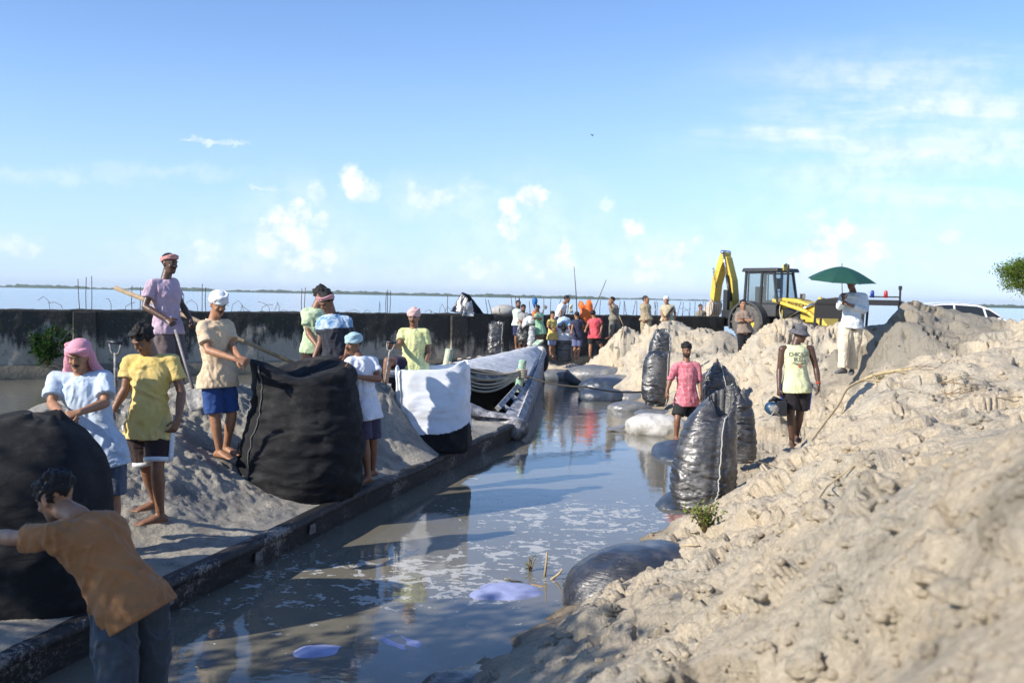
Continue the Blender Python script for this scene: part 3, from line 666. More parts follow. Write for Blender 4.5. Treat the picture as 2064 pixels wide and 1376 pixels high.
# bow roll, tyre, green board
a = G(1066, 706, 26.0); c = G(1091, 707, 25.6)
MB().capsule(a, c, .12, .13, 14).build('bow_roll', mat('roll_cloth', (.5, .48, .45), .7, .3, 10), boat)
ty = MB(); cc = G(1093, 722, 26.0); t = np.linspace(0, 2*math.pi, 25)
ty.tube([cc+A3(.10*math.cos(q), .2*math.sin(q)*.4, .30*math.sin(q)) for q in t], .09, 10, cap=False)
tag(ty.build('tyre_fender', mat('tyre_rubber', (.015, .015, .016), .7)), 'black tyre hanging as a fender from the bow of the boat', 'tyre')
MB().bar(G(1078, 696, 26.6), G(1090, 686, 26.8), .22, .05).build('stem_board', GREENP, boat, False)
# ropes
ROPE = mat('pale_rope', (.42, .37, .28), .9, .2, 60, .6, 150)
def sag(a, b_, s, n=24):
    t = np.linspace(0, 1, n)[:, None]; return np.asarray(a)*(1-t)+np.asarray(b_)*t-np.array([[0, 0, 1]])*(4*s*t*(1-t))
for i, (y1, s_, r_) in enumerate([(738, .12, .022), (742, .2, .02), (748, .26, .022), (752, .3, .02), (757, .34, .022), (735, .05, .018)]):
    o = MB().tube(sag(G(1047, 748+i*1.5, 18.2), G(905, y1-5, 17.4), s_), r_, 7).build('mooring_rope', ROPE)
    tag(o, 'one of the pale thick ropes looped between the two green boat posts', 'rope', 'ropes looped between the posts of the boat')
o = MB()
for z in (-.03, .0, .03, .06):
    cc = G(1052, 755, 18.3)+A3(0, 0, z*1.5); o.tube([cc+A3(.09*math.cos(q), .09*math.sin(q), .01*math.sin(3*q)) for q in np.linspace(0, 2*math.pi, 20)], .022, 6)
tag(o.build('rope_coil', ROPE), 'pale rope wound round the near green post of the boat', 'rope')
o = MB().tube(np.vstack([sag(G(1060, 757, 18.2), G(1180, 779, 18.0), .06), sag(G(1180, 779, 18.0), G(1298, 789, 19.4), .05)[1:]]), .018, 6).build('mooring_line', mat('dark_rope', (.07, .06, .045), .9))
tag(o, 'dark line stretched from the boat over the water to the standing bag', 'rope')
# ---------------------------------------------------------------- sand bags
def plastic(name, col, rough, col2=None, bdist=.012, bstr=1.0, streak=(1, 1, 7), sc=10, spec=.5, coat=0, var=.25):
    m_ = bpy.data.materials.new(name); m_.use_nodes = True; nt = m_.node_tree; b_ = NB(nt); p = nt.nodes['Principled BSDF']
    o = b_.n('ShaderNodeTexCoord').outputs['Object']
    n1 = b_.noise(b_.scale(o, streak), sc, 5, .62, .8); n2 = b_.noise(o, 3.0, 5, .65)
    c = c4(col)
    if col2: c = b_.mix(b_.mapr(n2, .48, .68), col, col2)
    b_.put(p.inputs['Base Color'], c); b_.put(p.inputs['Roughness'], b_.mapr(n2, .3, .7, rough*.8, min(1, rough*1.35))); p.inputs['Specular IOR Level'].default_value = spec
    if coat: p.inputs['Coat Weight'].default_value = coat; p.inputs['Coat Roughness'].default_value = .28
    bn = b_.n('ShaderNodeBump'); bn.inputs['Strength'].default_value = bstr; bn.inputs['Distance'].default_value = bdist
    b_.put(bn.inputs['Height'], n1); b_.L.new(bn.outputs[0], p.inputs['Normal']); return m_
BLK = plastic('black_woven_plastic', (.026, .026, .028), .30, (.12, .115, .108), spec=.9, coat=.5)
CLOTH = plastic('black_geotextile', (.010, .0105, .0125), .85, (.038, .037, .036), bdist=.008, streak=(1, 1, 3), sc=7, spec=.25)
WHB = plastic('white_liner', (.72, .76, .82), .6, (.60, .62, .64), bdist=.006, streak=(1, 1, 2), sc=5)
GRY = plastic('grey_plastic', (.20, .20, .205), .4, (.10, .1, .1), spec=.7)
WET = plastic('wet_grey_bag', (.13, .14, .155), .35, (.23, .22, .20), bdist=.01, sc=7, streak=(1, 1, 1), spec=.7)
WETB = plastic('wet_blue_black_bag', (.03, .045, .07), .38, (.06, .07, .09), bdist=.01, sc=7, streak=(1, 1, 1), spec=.7)
WETW = plastic('wet_white_bag', (.50, .49, .46), .7, (.26, .25, .22), bdist=.01, sc=6, streak=(1, 1, 1))
SEAM = mat('seam_white', (.42, .42, .40), .8)
def spl(rows, n):
    R = np.asarray(rows, float); t = np.linspace(0, 1, len(R)); tn = np.linspace(0, 1, n)
    # catmull-rom
    out = np.zeros((n, R.shape[1]))
    for i, x in enumerate(tn):
        f = x*(len(R)-1); k = min(int(f), len(R)-2); u = f-k
        p0 = R[max(k-1, 0)]; p1 = R[k]; p2 = R[k+1]; p3 = R[min(k+2, len(R)-1)]
        out[i] = .5*((2*p1)+(-p0+p2)*u+(2*p0-5*p1+4*p2-p3)*u*u+(-p0+3*p1-3*p2+p3)*u**3)
    return out
def bag(name, rows, d, label, m_, seamm=None, ry=.7, ex=2.6, rim=None, open_=True, wr=.018, wsc=(2.5, 2.5, 16), seams=(), lean=0.0, group=None, n=110, N=130, mat2=None, split=None, cav=.30, seed=0, rimm=None, big=.02, rot=0.0, seamd=.0075, cat='bag'):
    """rows: (py, pxl, pxr) bottom -> top, measured outline of the standing bag at depth d"""
    R = spl(rows, N); C = []; RX = []
    for (py, xl, xr) in R:
        a = G(xl, py, d); c = G(xr, py, d); C.append((a+c)/2); RX.append(np.linalg.norm(c-a)/2)
    C = np.array(C); RX = np.array(RX); base = C[0].copy()
    C[:, 1] += lean*(C[:, 2]-C[0, 2])
    t = np.arange(n)*2*math.pi/n+rot; ct = np.sign(np.cos(t))*np.abs(np.cos(t))**(2/ex); st_ = np.sign(np.sin(t))*np.abs(np.sin(t))**(2/ex)
    sx = 1/np.abs(ct).max()
    RY = np.minimum(RX*ry, RX.max()*ry); RY = RY*.5+RX.max()*ry*.5*np.clip(RX/RX.max(), 0, 1)
    V = np.zeros((N, n, 3))
    V[:, :, 0] = C[:, 0:1]+RX[:, None]*ct[None]*sx; V[:, :, 1] = C[:, 1:2]+RY[:, None]*st_[None]; V[:, :, 2] = C[:, 2:3]
    T_ = np.linspace(0, 1, N)[:, None]
    if rim is not None:   # rim heights by angle (deg)
        ang = np.degrees(t) % 360; ra = np.array([q[0] for q in rim]+[rim[0][0]+360]); rz = np.array([q[1] for q in rim]+[rim[0][1]])
        dz = np.interp((ang-ra[0]) % 360+ra[0], ra, rz); V[:, :, 2] += dz[None]*ss(T_, .55, 1.0)
        V[:, :, 2] += (fbm(np.column_stack([np.cos(t)*2.2, np.sin(t)*2.2, 0*t+seed]), 3)*.05)[None]*ss(T_, .7, 1)
    P = V.reshape(-1, 3)
    nrm_ = np.column_stack([np.tile(np.cos(t), N), np.tile(np.sin(t), N), np.zeros(N*n)])
    env = np.repeat(np.clip(np.minimum(np.linspace(0, 1, N)*12, 1), 0, 1), n)
    sd = A3(seed*3.1, seed*1.7, 0)
    wv = P+fbm(P*3+sd, 3)[:, None]*A3(.0, .0, .10)
    w1 = 1-np.abs(fbm(wv*A3(*wsc)+sd, 3, k=7))*3.0
    w2 = 1-np.abs(fbm(wv*A3(*wsc)*1.9+sd, 3, k=17))*3.0
    patch = ss(fbm(P*2.2+sd, 2, k=3), -.4, .4)
    P = P+nrm_*(env*(wr*np.clip(w1, -1, 1)*(.35+patch)+wr*.5*np.clip(w2, -1, 1)*(.3+patch)+big*fbm(P*2.4+sd, 3, k=27)))[:, None]
    V = P.reshape(N, n, 3)
    for sa in seams:
        j = int(round(((math.radians(sa)-rot) % (2*math.pi))/(2*math.pi)*n)) % n
        for jj, am in ((j, 1), ((j+1) % n, .35), ((j-1) % n, .35)):
            V[:, jj, 0] += math.cos(t[j])*seamd*am*2; V[:, jj, 1] += math.sin(t[j])*seamd*am*2
        for jj in ((j+3) % n, (j-3) % n):
            V[:, jj, 0] -= math.cos(t[j])*seamd; V[:, jj, 1] -= math.sin(t[j])*seamd
    rings = list(V)
    if open_:
        top = V[-1]; cc = top.mean(0)
        for k_, (sc_, dz_) in enumerate([(.975, .004), (.955, -.02), (.93, -.3), (.85, -.75), (.5, -.95), (.02, -1.0)]):
            q = cc+(top-cc)*sc_; q[:, 2] = top[:, 2]*(1-max(0, (k_-2)/3 if k_ > 2 else 0))+cc[2]*(max(0, (k_-2)/3 if k_ > 2 else 0)) + (dz_*cav if k_ > 0 else dz_); rings.append(q)
    else:
        top = V[-1]; cc = top.mean(0)
        for k_, sc_ in enumerate([.9, .7, .4, .02]):
            q = cc+(top-cc)*sc_; q[:, 2] = top[:, 2]*sc_+(1-sc_)*(cc[2]-cav*(1-sc_)); rings.append(q)
    VV = np.array(rings); M = len(VV); idx = np.arange(M*n).reshape(M, n); nx = np.roll(idx, -1, axis=1)
    FF = np.stack([idx[:-1], nx[:-1], nx[1:], idx[1:]], -1).reshape(-1, 4)
    root = empty(name, (base[0], base[1], base[2]), label, cat, group)
    flat = VV.reshape(-1, 3)
    if split is None:
        obj('sack', flat, FF, m_, root)
    else:      # folded-down liner: upper rows in a second material, a part of its own
        row = np.repeat(np.arange(M-1), n); colr = np.tile(np.arange(n), M-1); sp = split(colr/n*360.0)*N
        up = row >= sp
        obj('sack', flat, FF[~up], m_, root); obj('liner', flat+0, FF[up], mat2, root)
    bt = MB(); 
    for sa in seams:
        j = int(round(((math.radians(sa)-rot) % (2*math.pi))/(2*math.pi)*n)) % n
        pts = V[:, j]+A3(math.cos(t[j]), math.sin(t[j]), 0)*.006; pts = pts+fbm(pts*20, 2)[:, None]*A3(.008, .004, 0)
        MB().tube(pts[3:], seamd, 5).build('seam', seamm or SEAM, root)
    return root, V
# the two big black cloth bags on the deck
B1, V1 = bag('sand_bag', [(1020,565,625),(1012,510,692),(988,486,716),(940,484,730),(880,494,731),(820,508,726),(770,512,719),(748,510,716),(736,510,706)], 9.75,
    'huge black cloth sandbag in the middle of the deck, held open by two men', CLOTH, ry=.85, ex=2.25, wr=.018, wsc=(2.2, 2.2, 6), seams=(232,), cav=.18, seed=1, big=.03,
    rim=[(0, -.02), (40, .03), (80, .06), (130, -.06), (165, .0), (195, .07), (225, .03), (255, -.10), (285, -.13), (320, -.03), (345, .02)], group=None, seamd=.007, open_=False, seamm=mat('seam_grey', (.10, .10, .10), .8))
B2, V2 = bag('sand_bag', [(1300,-110,120),(1285,-175,178),(1200,-190,206),(1100,-190,214),(1000,-180,212),(930,-160,200),(880,-120,170),(850,-60,135),(838,10,120)], 6.25,
    'huge dark blue-black cloth sandbag at the left edge, being pushed by the man in brown', CLOTH, ry=.78, ex=2.4, wr=.010, wsc=(2, 2, 4), open_=False, cav=-.02, seed=2, big=.03, seams=(), rim=[(0, 0), (90, .02), (180, 0), (270, .0)])
B3, V3 = bag('sand_bag', [(906,830,925),(902,806,945),(870,804,947),(840,805,947),(800,803,946),(770,802,944),(745,801,943),(735,802,942)], 12.75,
    'square bag with white folded liner over a black base near the boat bow', CLOTH, ry=.8, ex=4.5, wr=.010, wsc=(2.0, 2.0, 4.0), seams=(232,), cav=.22, seed=3, big=.03,
    rim=[(0, .03), (45, .05), (90, -.02), (135, .0), (180, -.03), (225, -.06), (270, -.04), (300, .02), (330, .08)], mat2=WHB, split=lambda a: np.where((a > 180), .30+.10*np.sin(np.radians(a-270)), .3), seamd=.008)
# standing black plastic bags on the right bank
G1 = 'black plastic sandbags standing along the bank'
bag('sand_bag', [(1032,1385,1425),(1020,1364,1450),(985,1356,1478),(940,1361,1485),(890,1373,1487),(855,1386,1488),(825,1406,1488),(808,1424,1488),(800,1432,1488)], 10.1,
    'tall open black plastic sandbag nearest the camera, standing at the water edge', BLK, ry=.8, ex=2.2, rim=[(0, .10), (50, .12), (90, .06), (135, -.01), (180, -.06), (215, -.03), (250, -.22), (285, -.20), (330, .04)], seams=(285,), cav=.35, seed=4, wr=.016, lean=.1, group=G1, wsc=(3, 3, 26))
bag('sand_bag', [(932,1478,1512),(925,1470,1520),(890,1468,1524),(850,1468,1522),(815,1472,1516),(795,1476,1508),(786,1480,1500)], 11.6,
    'black plastic sandbag with torn top standing right behind the nearest tall one', BLK, ry=.8, ex=2.2, rim=[(0, -.05), (90, .05), (180, .08), (270, .0)], seams=(190,), cav=.25, seed=5, wr=.018, group=G1, wsc=(3, 3, 20))
bag('sand_bag', [(868,1425,1475),(862,1414,1486),(820,1412,1489),(780,1414,1487),(758,1418,1480),(745,1430,1468),(736,1438,1458)], 15.9,
    'black plastic sandbag with peaked white-edged top, behind the man in the checked shirt', BLK, ry=.8, ex=2.4, rim=[(0, -.05), (90, .0), (200, -.02), (250, .10), (300, .02)], seams=(215, 275, 320), cav=.15, seed=6, group=G1, wsc=(3, 3, 14), wr=.02)
bag('sand_bag', [(818,1310,1338),(812,1300,1345),(780,1295,1349),(745,1296,1350),(725,1300,1350),(714,1304,1350),(711,1306,1350)], 19.0,
    'lower black plastic sandbag standing left of the man in the checked shirt', BLK, ry=.8, ex=2.3, rim=[(0, .04), (180, .0), (270, -.04)], seams=(310,), cav=.1, seed=7, group=G1, wr=.02, wsc=(3, 3, 16), open_=False)
bag('sand_bag', [(725,1310,1350),(710,1308,1350),(695,1310,1350),(682,1315,1350),(672,1320,1350),(668,1324,1350)], 19.8,
    'black plastic sandbag set higher up the slope, just behind and above the lower one', BLK, ry=.8, ex=2.3, rim=[(0, .06), (180, .04), (270, -.08)], seams=(315,), cav=.1, seed=8, group=G1, wr=.02, wsc=(3, 3, 14))
bag('sand_bag', [(728,1122,1150),(725,1119,1153),(705,1118,1154),(690,1118,1154),(675,1118,1155),(664,1118,1155)], 28.6,
    'black sandbag with white turned-down top being filled by the group near the wall', BLK, ry=.9, ex=2.4, rim=[(0, -.05), (90, .05), (180, .1), (270, 0)], cav=.2, seed=9, wr=.02, wsc=(3, 3, 12), mat2=WHB, split=lambda a: np.full(len(a), .66))
bag('sand_bag', [(716,990,1010),(710,985,1014),(690,984,1013),(670,984,1014),(655,985,1016),(650,985,1016)], 27.4,
    'shiny black sandbag leaning against the wall left of the far group', BLK, ry=.7, ex=2.4, rim=[(0, .0), (90, .05), (180, -.05), (270, -.03)], cav=.12, seed=10, wr=.025, wsc=(4, 4, 9), seams=(320,))
# lying sandbags
def lying(px, py, d, L, Wd, Hh, yaw, m_, label, seed, z=None, sink=.35, group='filled sandbags lying along the waterline', pitch=0, name='sand_bag'):
    c = G(px, py, d)
    if d == 0: c = GZ(px, py, z)
    if z is not None: c[2] = z
    n, N = 56, 60; u = np.linspace(-1, 1, N); t = np.arange(n)*2*math.pi/n
    pr = (1-np.abs(u)**2.6)**.5; pr = np.maximum(pr, .02)
    X = np.repeat(u*L/2, n); ca = np.sign(np.cos(t))*np.abs(np.cos(t))**.8; sa = np.sign(np.sin(t))*np.abs(np.sin(t))**.9
    Y = (pr[:, None]*ca[None]*Wd/2).ravel(); Z = (pr[:, None]*sa[None]*Hh/2).ravel()
    P = np.column_stack([X, Y, Z]); sd = A3(seed*2.3, seed, 0)
    nn = P/np.maximum(np.linalg.norm(P/A3(L, Wd, Hh), axis=1), .05)[:, None]; nn = nn/np.maximum(np.linalg.norm(nn, axis=1), 1e-6)[:, None]
    P = P+nn*(.03*fbm(P*A3(3, 3, 3)+sd, 3)+.012*(1-3*np.abs(fbm(P*A3(3, 8, 6)+sd, 3, k=9))))[:, None]
    R = np.array(Matrix.Rotation(math.radians(yaw), 3, 'Z')@Matrix.Rotation(math.radians(pitch), 3, 'Y'))
    P = P@R.T+c; k = MB(); idx = np.arange(N*n).reshape(N, n); nx = np.roll(idx, -1, axis=1)
    FF = np.stack([idx[:-1], nx[:-1], nx[1:], idx[1:]], -1).reshape(-1, 4)
    o = obj(name, P, FF, m_); tag(o, label, 'bag', group); return o
L_ = lying
L_(1140,748,27.0,2.2,.9,.42,8,WET,'grey sandbag lying along the far shore, just right of the boat bow',1,z=.08)
L_(1205,762,25.5,1.9,1.0,.62,-14,WET,'light grey sandbag on top of the far pile at the waterline',2,z=.22)
L_(1245,775,24.3,1.5,.9,.5,-30,WET,'grey sandbag at the right of the far pile by the sand slope',3,z=.14)
L_(1220,790,22.8,1.35,.9,.55,-4,WETB,'dark blue sandbag at the front of the far pile',4,z=.16)
L_(1216,797,21.8,1.2,.8,.42,4,WETB,'dark sandbag lowest in the water at the front of the far pile',5,z=.06)
L_(1285,797,21.8,1.1,.8,.4,10,WET,'small grey sandbag half sunk at the foot of the slope',6,z=.05)
L_(1270,822,20.0,.95,.7,.3,5,WET,'flat grey sandbag in the shallows left of the standing pair',7,z=.02)
L_(1320,842,18.4,.8,.6,.2,0,WET,'flat empty grey bag on the mud left of the man in the checked shirt',8,z=.1)
L_(1325,868,16.6,1.15,.9,.46,-25,WETW,'white sandbag lying in front of the man in the checked shirt',9,z=.1)
L_(1368,915,14.5,1.7,.85,.36,82,WETB,'round dark blue sandbag under the foot of the man in the checked shirt',10,z=-.03)
L_(1370,985,10.9,.8,.5,.35,60,WETB,'dark sandbag under the water at the foot of the nearest tall bag',11,z=-.06)
L_(1305,1130,7.5,1.5,.85,.75,33,BLK,'large black sandbag half buried in the near bank',12,z=.02)
plastic('white_blue_bag',(.30,.34,.55),.8,(.18,.21,.36),bdist=.006)
L_(1010,1238,0,1.0,.70,.42,10,bpy.data.materials['white_blue_bag'],'pale bluish white sandbag just under the water nearest the bank',13,z=-.185,group='pale sandbags sunk in the near water')
L_(805,1340,0,.75,.4,.35,-50,bpy.data.materials['white_blue_bag'],'pale sandbag sunk at the bottom edge, left of the round one',14,z=-.168,group='pale sandbags sunk in the near water')
L_(650,1368,0,.6,.35,.4,10,bpy.data.materials['white_blue_bag'],'pale sandbag sunk at the bottom edge, near the man in brown',15,z=-.188,group='pale sandbags sunk in the near water')
L_(930,1385,5.6,.8,.5,.4,50,BLK,'dark sandbag at the bottom edge, under the bank sand',16,z=-.1)
# floating plastic and scraps
def sheetobj(name, pts, m_, label, cat, thick=.006, sub=10, wr=.03, seed=0, group=None, kind=None):
    """quad-corner sheet (a,b,c,d) with wrinkles and thickness"""
    a, b_, c, d = [np.asarray(q, float) for q in pts]; V = []; n = sub
    for i in range(n+1):
        for j in range(n+1):
            u = i/n; v = j/n; V.append((a*(1-u)+b_*u)*(1-v)+(d*(1-u)+c*u)*v)
    V = np.array(V); nn = nrm(np.cross(b_-a, d-a)); size = np.linalg.norm(b_-a)
    V = V+nn*(wr*fbm(V*4/max(size, .3)+seed, 4)*2)[:, None]
    idx = np.arange((n+1)**2).reshape(n+1, n+1); FF = np.stack([idx[:-1, :-1], idx[1:, :-1], idx[1:, 1:], idx[:-1, 1:]], -1).reshape(-1, 4)
    o = obj(name, V, FF, m_); md = o.modifiers.new('s', 'SOLIDIFY'); md.thickness = thick
    tag(o, label, cat, group, kind); return o
q = GZ(1250, 868, 0)
o = MB().prism([(-.22, 0), (.0, .05), (.2, .13), (.19, -.02), (-.02, -.03)], q+A3(0, 0, .03), (1, 0, 0), (0, .1, 1), (0, 1, 0), .25).build('plastic_scrap', GRY, None, False)
tag(o, 'dark grey plastic scrap floating in the middle of the channel', 'scrap')
# ---------------------------------------------------------------- people
SK = {'mid': mat('skin_brown', (.33, .165, .090), .5, .12, 12, .15, 90, spec=.4), 'dark': mat('skin_dark', (.090, .046, .030), .42, .12, 12, .15, 90, spec=.5),
      'deep': mat('skin_deep', (.21, .100, .056), .45, .12, 12, .15, 90, spec=.45), 'tan': mat('skin_tan', (.30, .16, .095), .5, .12, 12, .15, 90, spec=.4)}
HAIR = mat('black_hair', (.006, .005, .005), .55, .3, 60, .9, 160, spec=.4)
GREYHAIR = mat('short_dark_hair', (.025, .022, .02), .7, .3, 60, .6, 160)
HAIRX = 0; EYEW = mat('eye_white', (.30, .27, .24), .4); EYED = mat('eye_dark', (.008, .006, .005), .2); LIP = mat('lip', (.16, .06, .045), .5)
CL = {}
def cloth(name, c, c2=None, var=.10, vs=4, rough=.85, bs=55, bump=.25, thr=(.42, .6)):
    if name in CL: return CL[name]
    m_ = bpy.data.materials.new('cloth_'+name); m_.use_nodes = True; nt = m_.node_tree; q = NB(nt); p = nt.nodes['Principled BSDF']; o = q.n('ShaderNodeTexCoord').outputs['Object']
    cc = c4(c) if c2 is None else q.mix(q.mapr(q.noise(o, vs, 4), .35, .65), c, c2)
    v = q.mapr(q.noise(o, vs*1.7, 5, .65), .3, .7, 1-var, 1+var*.6); cb = q.n('ShaderNodeCombineXYZ'); [q.put(cb.inputs[i], v) for i in range(3)]
    cc = q.mix(1.0, cc, cb.outputs[0], 'MULTIPLY')
    cc = q.mix(q.mapr(q.noise(o, 9, 5, .7), .58, .76, 0, .18), cc, tuple(x*.45+.03*k for x, k in zip(c, (1.3, 1.1, .9))))   # mud and sweat stains
    q.put(p.inputs['Base Color'], cc); p.inputs['Roughness'].default_value = rough; p.inputs['Specular IOR Level'].default_value = .2; p.inputs['Sheen Weight'].default_value = .12
    mp = q.n('ShaderNodeMapping'); q.put(mp.inputs[0], o); mp.inputs['Rotation'].default_value = (.5, .35, .2); mp.inputs['Scale'].default_value = (1.0, 1.0, 1.9)
    f1 = q.math('ABSOLUTE', q.math('SUBTRACT', q.noise(mp.outputs[0], 5.0, 2, .4, .8), .5)); f2 = q.noise(o, 60.0, 3, .6)
    hh = q.math('SUBTRACT', q.math('MULTIPLY', f2, .06), q.math('MULTIPLY', f1, 1.0))
    bn = q.n('ShaderNodeBump'); bn.inputs['Strength'].default_value = .9; bn.inputs['Distance'].default_value = .022; q.put(bn.inputs['Height'], hh); q.L.new(bn.outputs[0], p.inputs['Normal'])
    CL[name] = m_; return m_
def frame(yaw, pitch=0, roll=0):
    """columns: right (person's view-left when facing us), forward, up. yaw 0 faces the camera side, +90 faces +x"""
    R = Matrix.Rotation(math.radians(yaw), 3, 'Z')@Matrix.Rotation(math.radians(roll), 3, 'Y')
    R = R@Matrix.Rotation(math.radians(pitch), 3, 'X')
    # local: x side, -y forward, z up
    return np.array(R)
def person(name_label, d, J, yaw=0, hyaw=None, hpitch=0, hroll=0, s=1.0, skin='mid', vox=.008, top=None, low=None, hair='short', hairm=None, beard=False, mous=False, handA=None, handB=None,
           curl=(25, 25), footA=None, footB=None, group=None, feet=True, headw=None, extra=None, toplen=None, sleeve=.55, shoes=None, lowlen=None, fat=1.0, palm=(None, None), tuck=False, collar=False, seed=0, loose=1.0, hand=True, hs=1.0, bend=0.0, lowm2=None):
    P = {}
    for k, v in J.items():
        P[k] = G(v[0], v[1], d+(v[2] if len(v) > 2 else 0))
    hyaw = yaw if hyaw is None else hyaw
    SKM = SK[skin]
    base = (P['aA']+P['aB'])/2; base = base.copy(); base[2] = min(P['aA'][2], P['aB'][2])-.07*s
    root = empty('person', base, name_label, 'person', group)
    fw = frame(yaw)@A3(0, -1, 0)
    pel = (P['hA']+P['hB'])/2; nk = P['n']; sh = (P['sA']+P['sB'])/2
    hx = P['hB']-P['hA']; hx = nrm(hx) if np.linalg.norm(hx) > .05 else nrm(np.cross(fw, (0, 0, 1)))
    sx = P['sB']-P['sA']; shw = np.linalg.norm(sx)/2; sx = nrm(sx)
    # torso widths follow which way the body faces: real half width is measured along hx
    L = np.linalg.norm(nk-pel); up = nrm(nk-pel)
    rt = frame(yaw)@A3(1, 0, 0)
    def torso(inf=0.0, t0=-.16, t1=1.0, neck=True, flare=0.0, n=28):
        tb = np.array([[-.20, .10, .085], [-.08, .155, .112], [.06, .160, .112], [.25, .140*fat, .100*fat], [.42, .135*fat, .100*fat], [.60, .155, .112], [.76, .172, .112], [.87, .165, .098], [.95, .11, .075], [1.0, .06, .058]])
        ts = np.unique(np.concatenate([np.linspace(t0, t1, 22)])); C = []; X = []; Y = []
        for t in ts:
            w = np.interp(t, tb[:, 0], tb[:, 1])*s*.94; dpt = np.interp(t, tb[:, 0], tb[:, 2])*s
            if t < tb[0, 0]: w = .155*s; dpt = .112*s
            if inf and t < .1: w = max(w, .158*s); dpt = max(dpt, .112*s)
            c = pel+(nk-pel)*t; c = c+fw*bend*math.sin(math.pi*np.clip(t, 0, 1))
            k = np.clip((t-.1)/.8, 0, 1); x = nrm(hx*(1-k)*1.0+sx*k)
            # width axis blends between body right and measured axis
            x = nrm(x-up*np.dot(x, up)); y = np.cross(up, x)
            i_ = inf*(1 if t < .9 else max(0.35, 1-(t-.9)*6)); fl = flare*max(0, .45-t)
            C.append(c); X.append(x*(w+i_+fl)); Y.append(y*(dpt+i_+fl))
        return C, X, Y, ts
    b = MB(); C, X, Y, ts = torso(); b.loft(C, X, Y, 24)
    # neck and shoulders
    HF = frame(hyaw, hpitch, hroll); hc = P['h']; h_s = s*hs*1.0
    def hl(x, y, z): return hc+HF@(A3(x, -y, z)*h_s)      # y forward
    b.tube([nk-up*.05, nk, hl(0, -.015, -.06), hl(0, -.005, -.0)], [.068*s, .058*s, .054*s, .05*s], 14)
    for q in ('A', 'B'):
        b.capsule(nk-up*.045*s, P['s'+q], .050*s, .052*s); 
        S_, E_, W_ = P['s'+q], P['e'+q], P['w'+q]
        b.tube([S_, S_*.6+E_*.4, E_*.9+S_*.1, E_], np.array([.048, .045, .037, .035])*s*fat, 14)
        b.ell(S_, A3(.052, .052, .052)*s); b.ell(E_, A3(.038, .038, .038)*s)
        b.tube([E_, E_*.72+W_*.28, E_*.3+W_*.7, W_], np.array([.038, .041, .031, .026])*s, 14)
        H_, K_, A_ = P['h'+q], P['k'+q], P['a'+q]
        b.tube([H_, H_*.6+K_*.4, H_*.15+K_*.85, K_], np.array([.088, .080, .058, .054])*s, 16)
        b.ell(K_, A3(.054, .054, .056)*s)
        b.tube([K_, K_*.72+A_*.28, K_*.3+A_*.7, A_], np.array([.053, .056, .040, .034])*s, 14, flat=1.05)
        b.ell(A_, A3(.036, .036, .036)*s)
        if feet and shoes is None:
            fy = (footA if q == 'A' else footB); fy = yaw if fy is None else fy; f = frame(fy)@A3(0, -1, 0); sd = frame(fy)@A3(1, 0, 0)
            zz = A_[2]-.072*s; hb = A3(A_[0], A_[1], 0)
            pts = [(-.062, .028, .030, .030), (-.04, .038, .036, .036), (.0, .050, .038, .050), (.05, .040, .042, .040), (.10, .028, .047, .028), (.145, .02, .048, .020), (.165, .014, .044, .014)]
            b.loft([hb+f*p[0]*s+A3(0, 0, zz+p[1]*s) for p in pts], [sd*p[2]*s for p in pts], [A3(0, 0, p[3]*s) for p in pts], 14)
            for k, (o_, l_, r_) in enumerate([(-.034, .192, .013), (-.014, .196, .010), (.004, .19, .0095), (.020, .182, .009), (.034, .172, .0085)]):
                b.capsule(hb+f*.15*s+sd*o_*s+A3(0, 0, zz+.013*s), hb+f*l_*s+sd*o_*s+A3(0, 0, zz+.011*s), r_*s*1.15, r_*s, 8)
    # head: skull, face wedge, jaw, brow, nose, lips, ears
    RT = HF
    def he(x, y, z, rx, ry, rz, n=16): b.ell(hl(x, y, z), A3(rx, ry, rz)*h_s, RT, n, 11)
    he(0, -.012, .032, .073, .093, .082, 20)
    fs_ = [(-.112, .052, .022, .022), (-.104, .046, .036, .036), (-.085, .030, .050, .054), (-.055, .020, .058, .066), (-.02, .012, .064, .076), (.02, .008, .067, .082), (.05, .003, .064, .078)]
    b.loft([hl(0, p[1], p[0]) for p in fs_], [HF@A3(p[2]*h_s, 0, 0) for p in fs_], [HF@A3(0, p[3]*h_s, 0) for p in fs_], 20)
    he(0, .083, .028, .048, .012, .010); he(.035, .067, -.022, .022, .02, .018); he(-.035, .067, -.022, .022, .02, .018)
    np_ = [(.022, .086, .008, .010), (.0, .096, .009, .014), (-.016, .106, .012, .014), (-.027, .104, .017, .014), (-.033, .094, .014, .010)]
    b.loft([hl(0, p[1]-.006, p[0]) for p in np_], [HF@A3(p[2]*h_s, 0, 0) for p in np_], [HF@A3(0, p[3]*h_s, 0) for p in np_], 10)
    he(0, .082, -.058, .025, .012, .010); he(0, .078, -.092, .02, .016, .014)
    for sg in (-1, 1): he(sg*.073, -.006, -.006, .009, .020, .032, 10)
    # palms
    hands = []
    for q, cu_ in (('A', curl[0]), ('B', curl[1])):
        E_, W_ = P['e'+q], P['w'+q]; hd = handA if q == 'A' else handB
        dr = nrm(W_-E_)
        if hd is not None:
            tgt = G(hd[0], hd[1], d+(hd[2] if len(hd) > 2 else 0)); dr = nrm(tgt-W_)
        pm = palm[0] if q == 'A' else palm[1]
        if pm is None: pm = nrm(pel-W_)
        pn = nrm(np.asarray(pm, float)-dr*np.dot(pm, dr)); sd = np.cross(dr, pn)
        # thumb side: forwards of body
        if np.dot(sd, fw+A3(0, 0, .4)) < 0: sd = -sd
        pc = [W_-dr*.01*s, W_+dr*.03*s, W_+dr*.07*s, W_+dr*.092*s]
